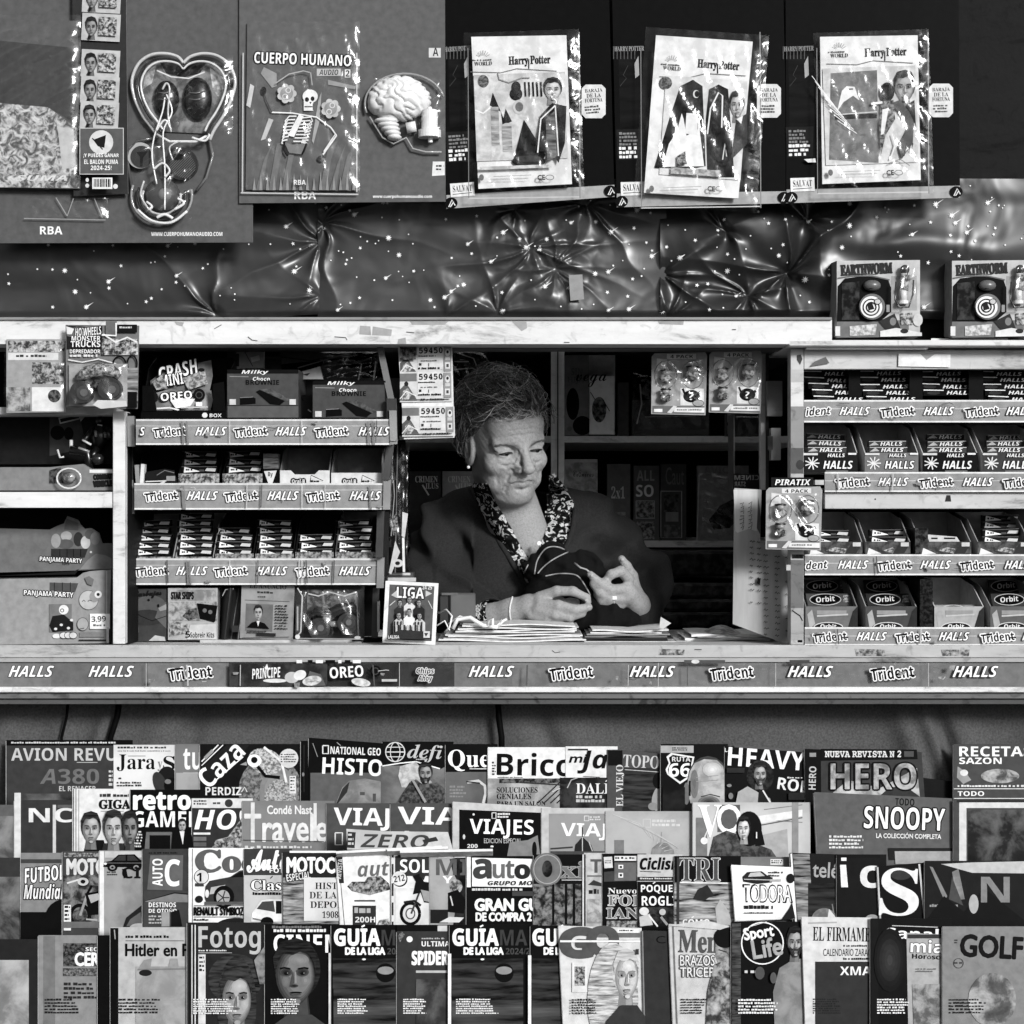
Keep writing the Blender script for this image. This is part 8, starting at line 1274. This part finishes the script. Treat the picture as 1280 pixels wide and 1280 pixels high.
# cardigan
def torso(g, o=0.0):
    d = s_ell(g, P(655, 760, .56), (.205 + o, .135 + o, .26 + o)); d = smin(d, s_cap(g, P(578, 658, .545), P(728, 656, .545), .066 + o, .062 + o), .06); d = smin(d, s_ell(g, P(625, 735, .47), (.10 + o, .085 + o, .10 + o)), .05); d = smin(d, s_ell(g, P(705, 732, .47), (.10 + o, .085 + o, .10 + o)), .05)
    return d
def arms(g):
    d = s_cap(g, P(566, 664, .545), P(540, 745, .44), .078, .066); d = smin(d, s_cap(g, P(540, 745, .44), P(612, 770, .318), .066, .038), .02)
    e = s_cap(g, P(738, 664, .545), P(798, 726, .46), .074, .070); e = smin(e, s_cap(g, P(798, 726, .46), P(801, 768, .365), .070, .044), .025); return np.minimum(d, e)
def cardi(g):
    d = smin(torso(g, .012), arms(g), .009)
    x, y, z = g; d = d - .0045 * np.sin((x * .6 + z) * 95 + 3 * np.sin(x * 20)) * np.exp(-((np.abs(x + .01) - .20) / .08) ** 2) - .003 * np.sin(z * 60 + 14 * x) * (np.abs(x) < .16); u1 = (x + .165) * .8 + (z - 1.28); d = d - .010 * np.sin(u1 * 70 + 2.5 * np.sin(y * 20)) * np.exp(-(u1 / .10) ** 2) * (x < -.08); u2 = -(x - .21) * .8 + (z - 1.26); d = d - .010 * np.sin(u2 * 65 + 2 * np.sin(y * 18)) * np.exp(-(u2 / .12) ** 2) * (x > .1)
    d = np.maximum(d, -s_cap(g, P(606, 770, .322), P(640, 763, .25), .030, .034)); return d
lo = P(490, 800, .5); hi = P(860, 600, .5); V, F = surface(cardi, (lo[0], .26, 1.10), (hi[0], .72, hi[2]), .0042)
VN = [(586, 596), (590, 610), (612, 655), (640, 702), (666, 752), (690, 712), (712, 676), (720, 640), (708, 604), (700, 590), (640, 570)]
def inside(px, py, poly):
    r = np.zeros(len(px), bool); j = len(poly) - 1
    for i in range(len(poly)):
        xi, yi = poly[i]; xj, yj = poly[j]; c = ((yi > py) != (yj > py)) & (px < (xj - xi) * (py - yi) / ((yj - yi) or 1e-9) + xi); r ^= c; j = i
    return r
def to_px(V): k = (D + V[:, 1]) / D; return 640 + V[:, 0] / (S * k), 640 - (V[:, 2] - CH) / (S * k)
px, py = to_px(V); cut = inside(px, py, VN) & (V[:, 1] < .62); F = [f for f in F if not all(cut[i] for i in f)]
b = B(); b.add(V, F, ('c', 50), True)
def on(f, x, y, back=.0):                        # first hit of a surface along the photo ray
    ys = np.linspace(.24, .7, 400); pts = np.array([P(x, y, q) for q in ys]); d = f([pts[:, 0], pts[:, 1], pts[:, 2]]); i = np.argmax(d < 0); return P(x, y, ys[i] + back) if (d < 0).any() else P(x, y, .45)
b.tube([on(cardi, x, y) for x, y in ((588, 612), (600, 634), (613, 658), (627, 682), (641, 705), (654, 728), (666, 752))], .006, ('c', 50), 8); b.tube([on(cardi, x, y) for x, y in ((719, 636), (716, 660), (710, 680), (700, 697), (689, 714), (678, 732), (667, 750))], .006, ('c', 50), 8)
b.build('cardigan', person)
# shirt: speckled front, two collar wings, a cuff
V, F = surface(lambda g: torso(g, .004), (lo[0], .34, 1.14), (hi[0], .62, hi[2]), .0045); px, py = to_px(V)
SK = [(606, 596), (612, 628), (634, 664), (668, 710), (674, 680), (684, 640), (688, 600)]; cut = inside(px, py, SK); keep = inside(px, py, [(x + (12 if x < 650 else -2) * -1, y) for x, y in VN]) & (V[:, 1] < .56); F = [f for f in F if not all(cut[i] for i in f) and all(keep[i] for i in f)]
b = B(); b.add(V, F, ('v', 20, 215, 60), True)
both = lambda g: np.minimum(skin_sdf(g), torso(g, .004))
def wing(A, C, flare=0):
    A, C = np.array(smooth(A)), np.array(smooth(C)); na, nc = len(A), len(C); G = {}
    for i in range(25):
        a, c = A[int(i * (na - 1) / 24)], C[int(i * (nc - 1) / 24)]; last = None
        for j in range(9):
            q = a + (c - a) * j / 8; h = on(both, q[0], q[1]); Y = h[1]
            if last is not None and Y > last + .012: Y = last + .006
            last = Y; G[i, j] = P(q[0], q[1], Y - .005 - .007 * math.sin(j / 8 * 2.7) - flare * (j / 8) * math.sin(i / 24 * 3.14))
    fn = lambda u, v: G[int(round(u * 24)), int(round(v * 8))]
    b.grid(fn, 24, 8, ('v', 20, 215, 60)); b.grid(lambda u, v: fn(u, v) + np.array((0, .003, 0)), 24, 8, ('v', 20, 215, 60))
wing([(610, 604), (619, 626), (638, 658), (655, 690), (668, 710)], [(591, 604), (595, 624), (610, 654), (634, 690), (660, 722)])
wing([(684, 594), (688, 608), (687, 624), (684, 640), (682, 650)], [(693, 592), (703, 604), (711, 618), (717, 633), (699, 649)], .012)
wing([(687, 648), (682, 664), (676, 680), (672, 696), (669, 710)], [(702, 643), (706, 656), (709, 672), (706, 686), (688, 700)], .008)
b.disc(P(674, 679, .372), (0, -1, 0), .0045, .003, ('g', 240, .3), 14)
b.tube([P(603, 772, .318), P(611, 770, .312), P(616, 769, .308)], [.034, .0335, .031], ('v', 20, 215, 90), 20, False); b.build('shirt', person)
b = B(); a_ = np.array(P(638, 763, .291)); ax = np.array(P(662, 758, .275)) - np.array(P(606, 770, .315)); ax /= np.linalg.norm(ax); u_ = np.cross(ax, (0, 0, 1)); u_ /= np.linalg.norm(u_); w_ = np.cross(ax, u_)

for k in range(26): b.ball(on(hA, 641 - 4 * math.sin(k / 25 * 3.1), 745 + 38 * k / 25, -.0012), .0021, ('g', 215, .15), 8)
b.build('bracelet', person)
b = B(); b.tube([P(768, 748, .286) + np.array((.002 * math.sin(a), .0118 * math.sin(a), .0118 * math.cos(a))) for a in np.linspace(0, 6.283, 20)], .0016, ('m', 230), 6); b.box(P(765, 750, .268), P(771, 745, .274), ('g', 235, .1), .001); b.build('ring', person)
# black pouch in her hands
bag_ = thing('pouch', 'soft black pouch with pale piping held open in the vendor\'s hands', 'bag', P(720, 786, .3))
def pouch(g):
    d = s_ell(g, P(716, 744, .33), (.088, .046, .060)); d = smin(d, s_ell(g, P(748, 772, .31), (.075, .045, .026)), .03); d = smin(d, s_ell(g, P(712, 714, .345), (.066, .028, .038)), .03); d = smin(d, s_cap(g, P(668, 712, .34), P(690, 690, .345), .022, .018), .02)
    x, y, z = g; w1 = x * 70 + z * 50 + 2.5 * np.sin(z * 40 + 1); return d - .006 * (.5 + .5 * np.sin(w1)) ** 3 - .0035 * (.5 + .5 * np.sin(x * 190 - z * 120 + 3 * np.sin(z * 60))) ** 2 - .006 * (.5 + .5 * np.sin(z * 70 - x * 50 + 2 * np.sin(x * 45))) ** 2
lo = P(630, 795, .33); hi = P(870, 670, .33); V, F = surface(pouch, (lo[0], .22, lo[2]), (hi[0], .42, hi[2]), .003); b = B(); b.add(V, F, ('c', 20), True); b.build('body', bag_)
b = B()
for pts in (((668, 718), (671, 702), (678, 690), (686, 684), (698, 684), (712, 690)), ((672, 717), (680, 708), (692, 699), (708, 691), (724, 685), (740, 681), (754, 684)), ((682, 720), (700, 717), (720, 719), (730, 730), (738, 744)), ((652, 722), (656, 714), (660, 706))):
    hit = [q for q in (on(pouch, x, y, -.0015) for x, y in smooth(pts)) if q[1] < .44]; b.tube(hit, .0015, ('g', 150, .4), 6)
b.tube([on(pouch, x, y, -.002) for x, y in ((718, 704), (726, 710), (733, 712), (740, 718))], .0022, ('m', 190), 6)
b.build('piping', bag_)
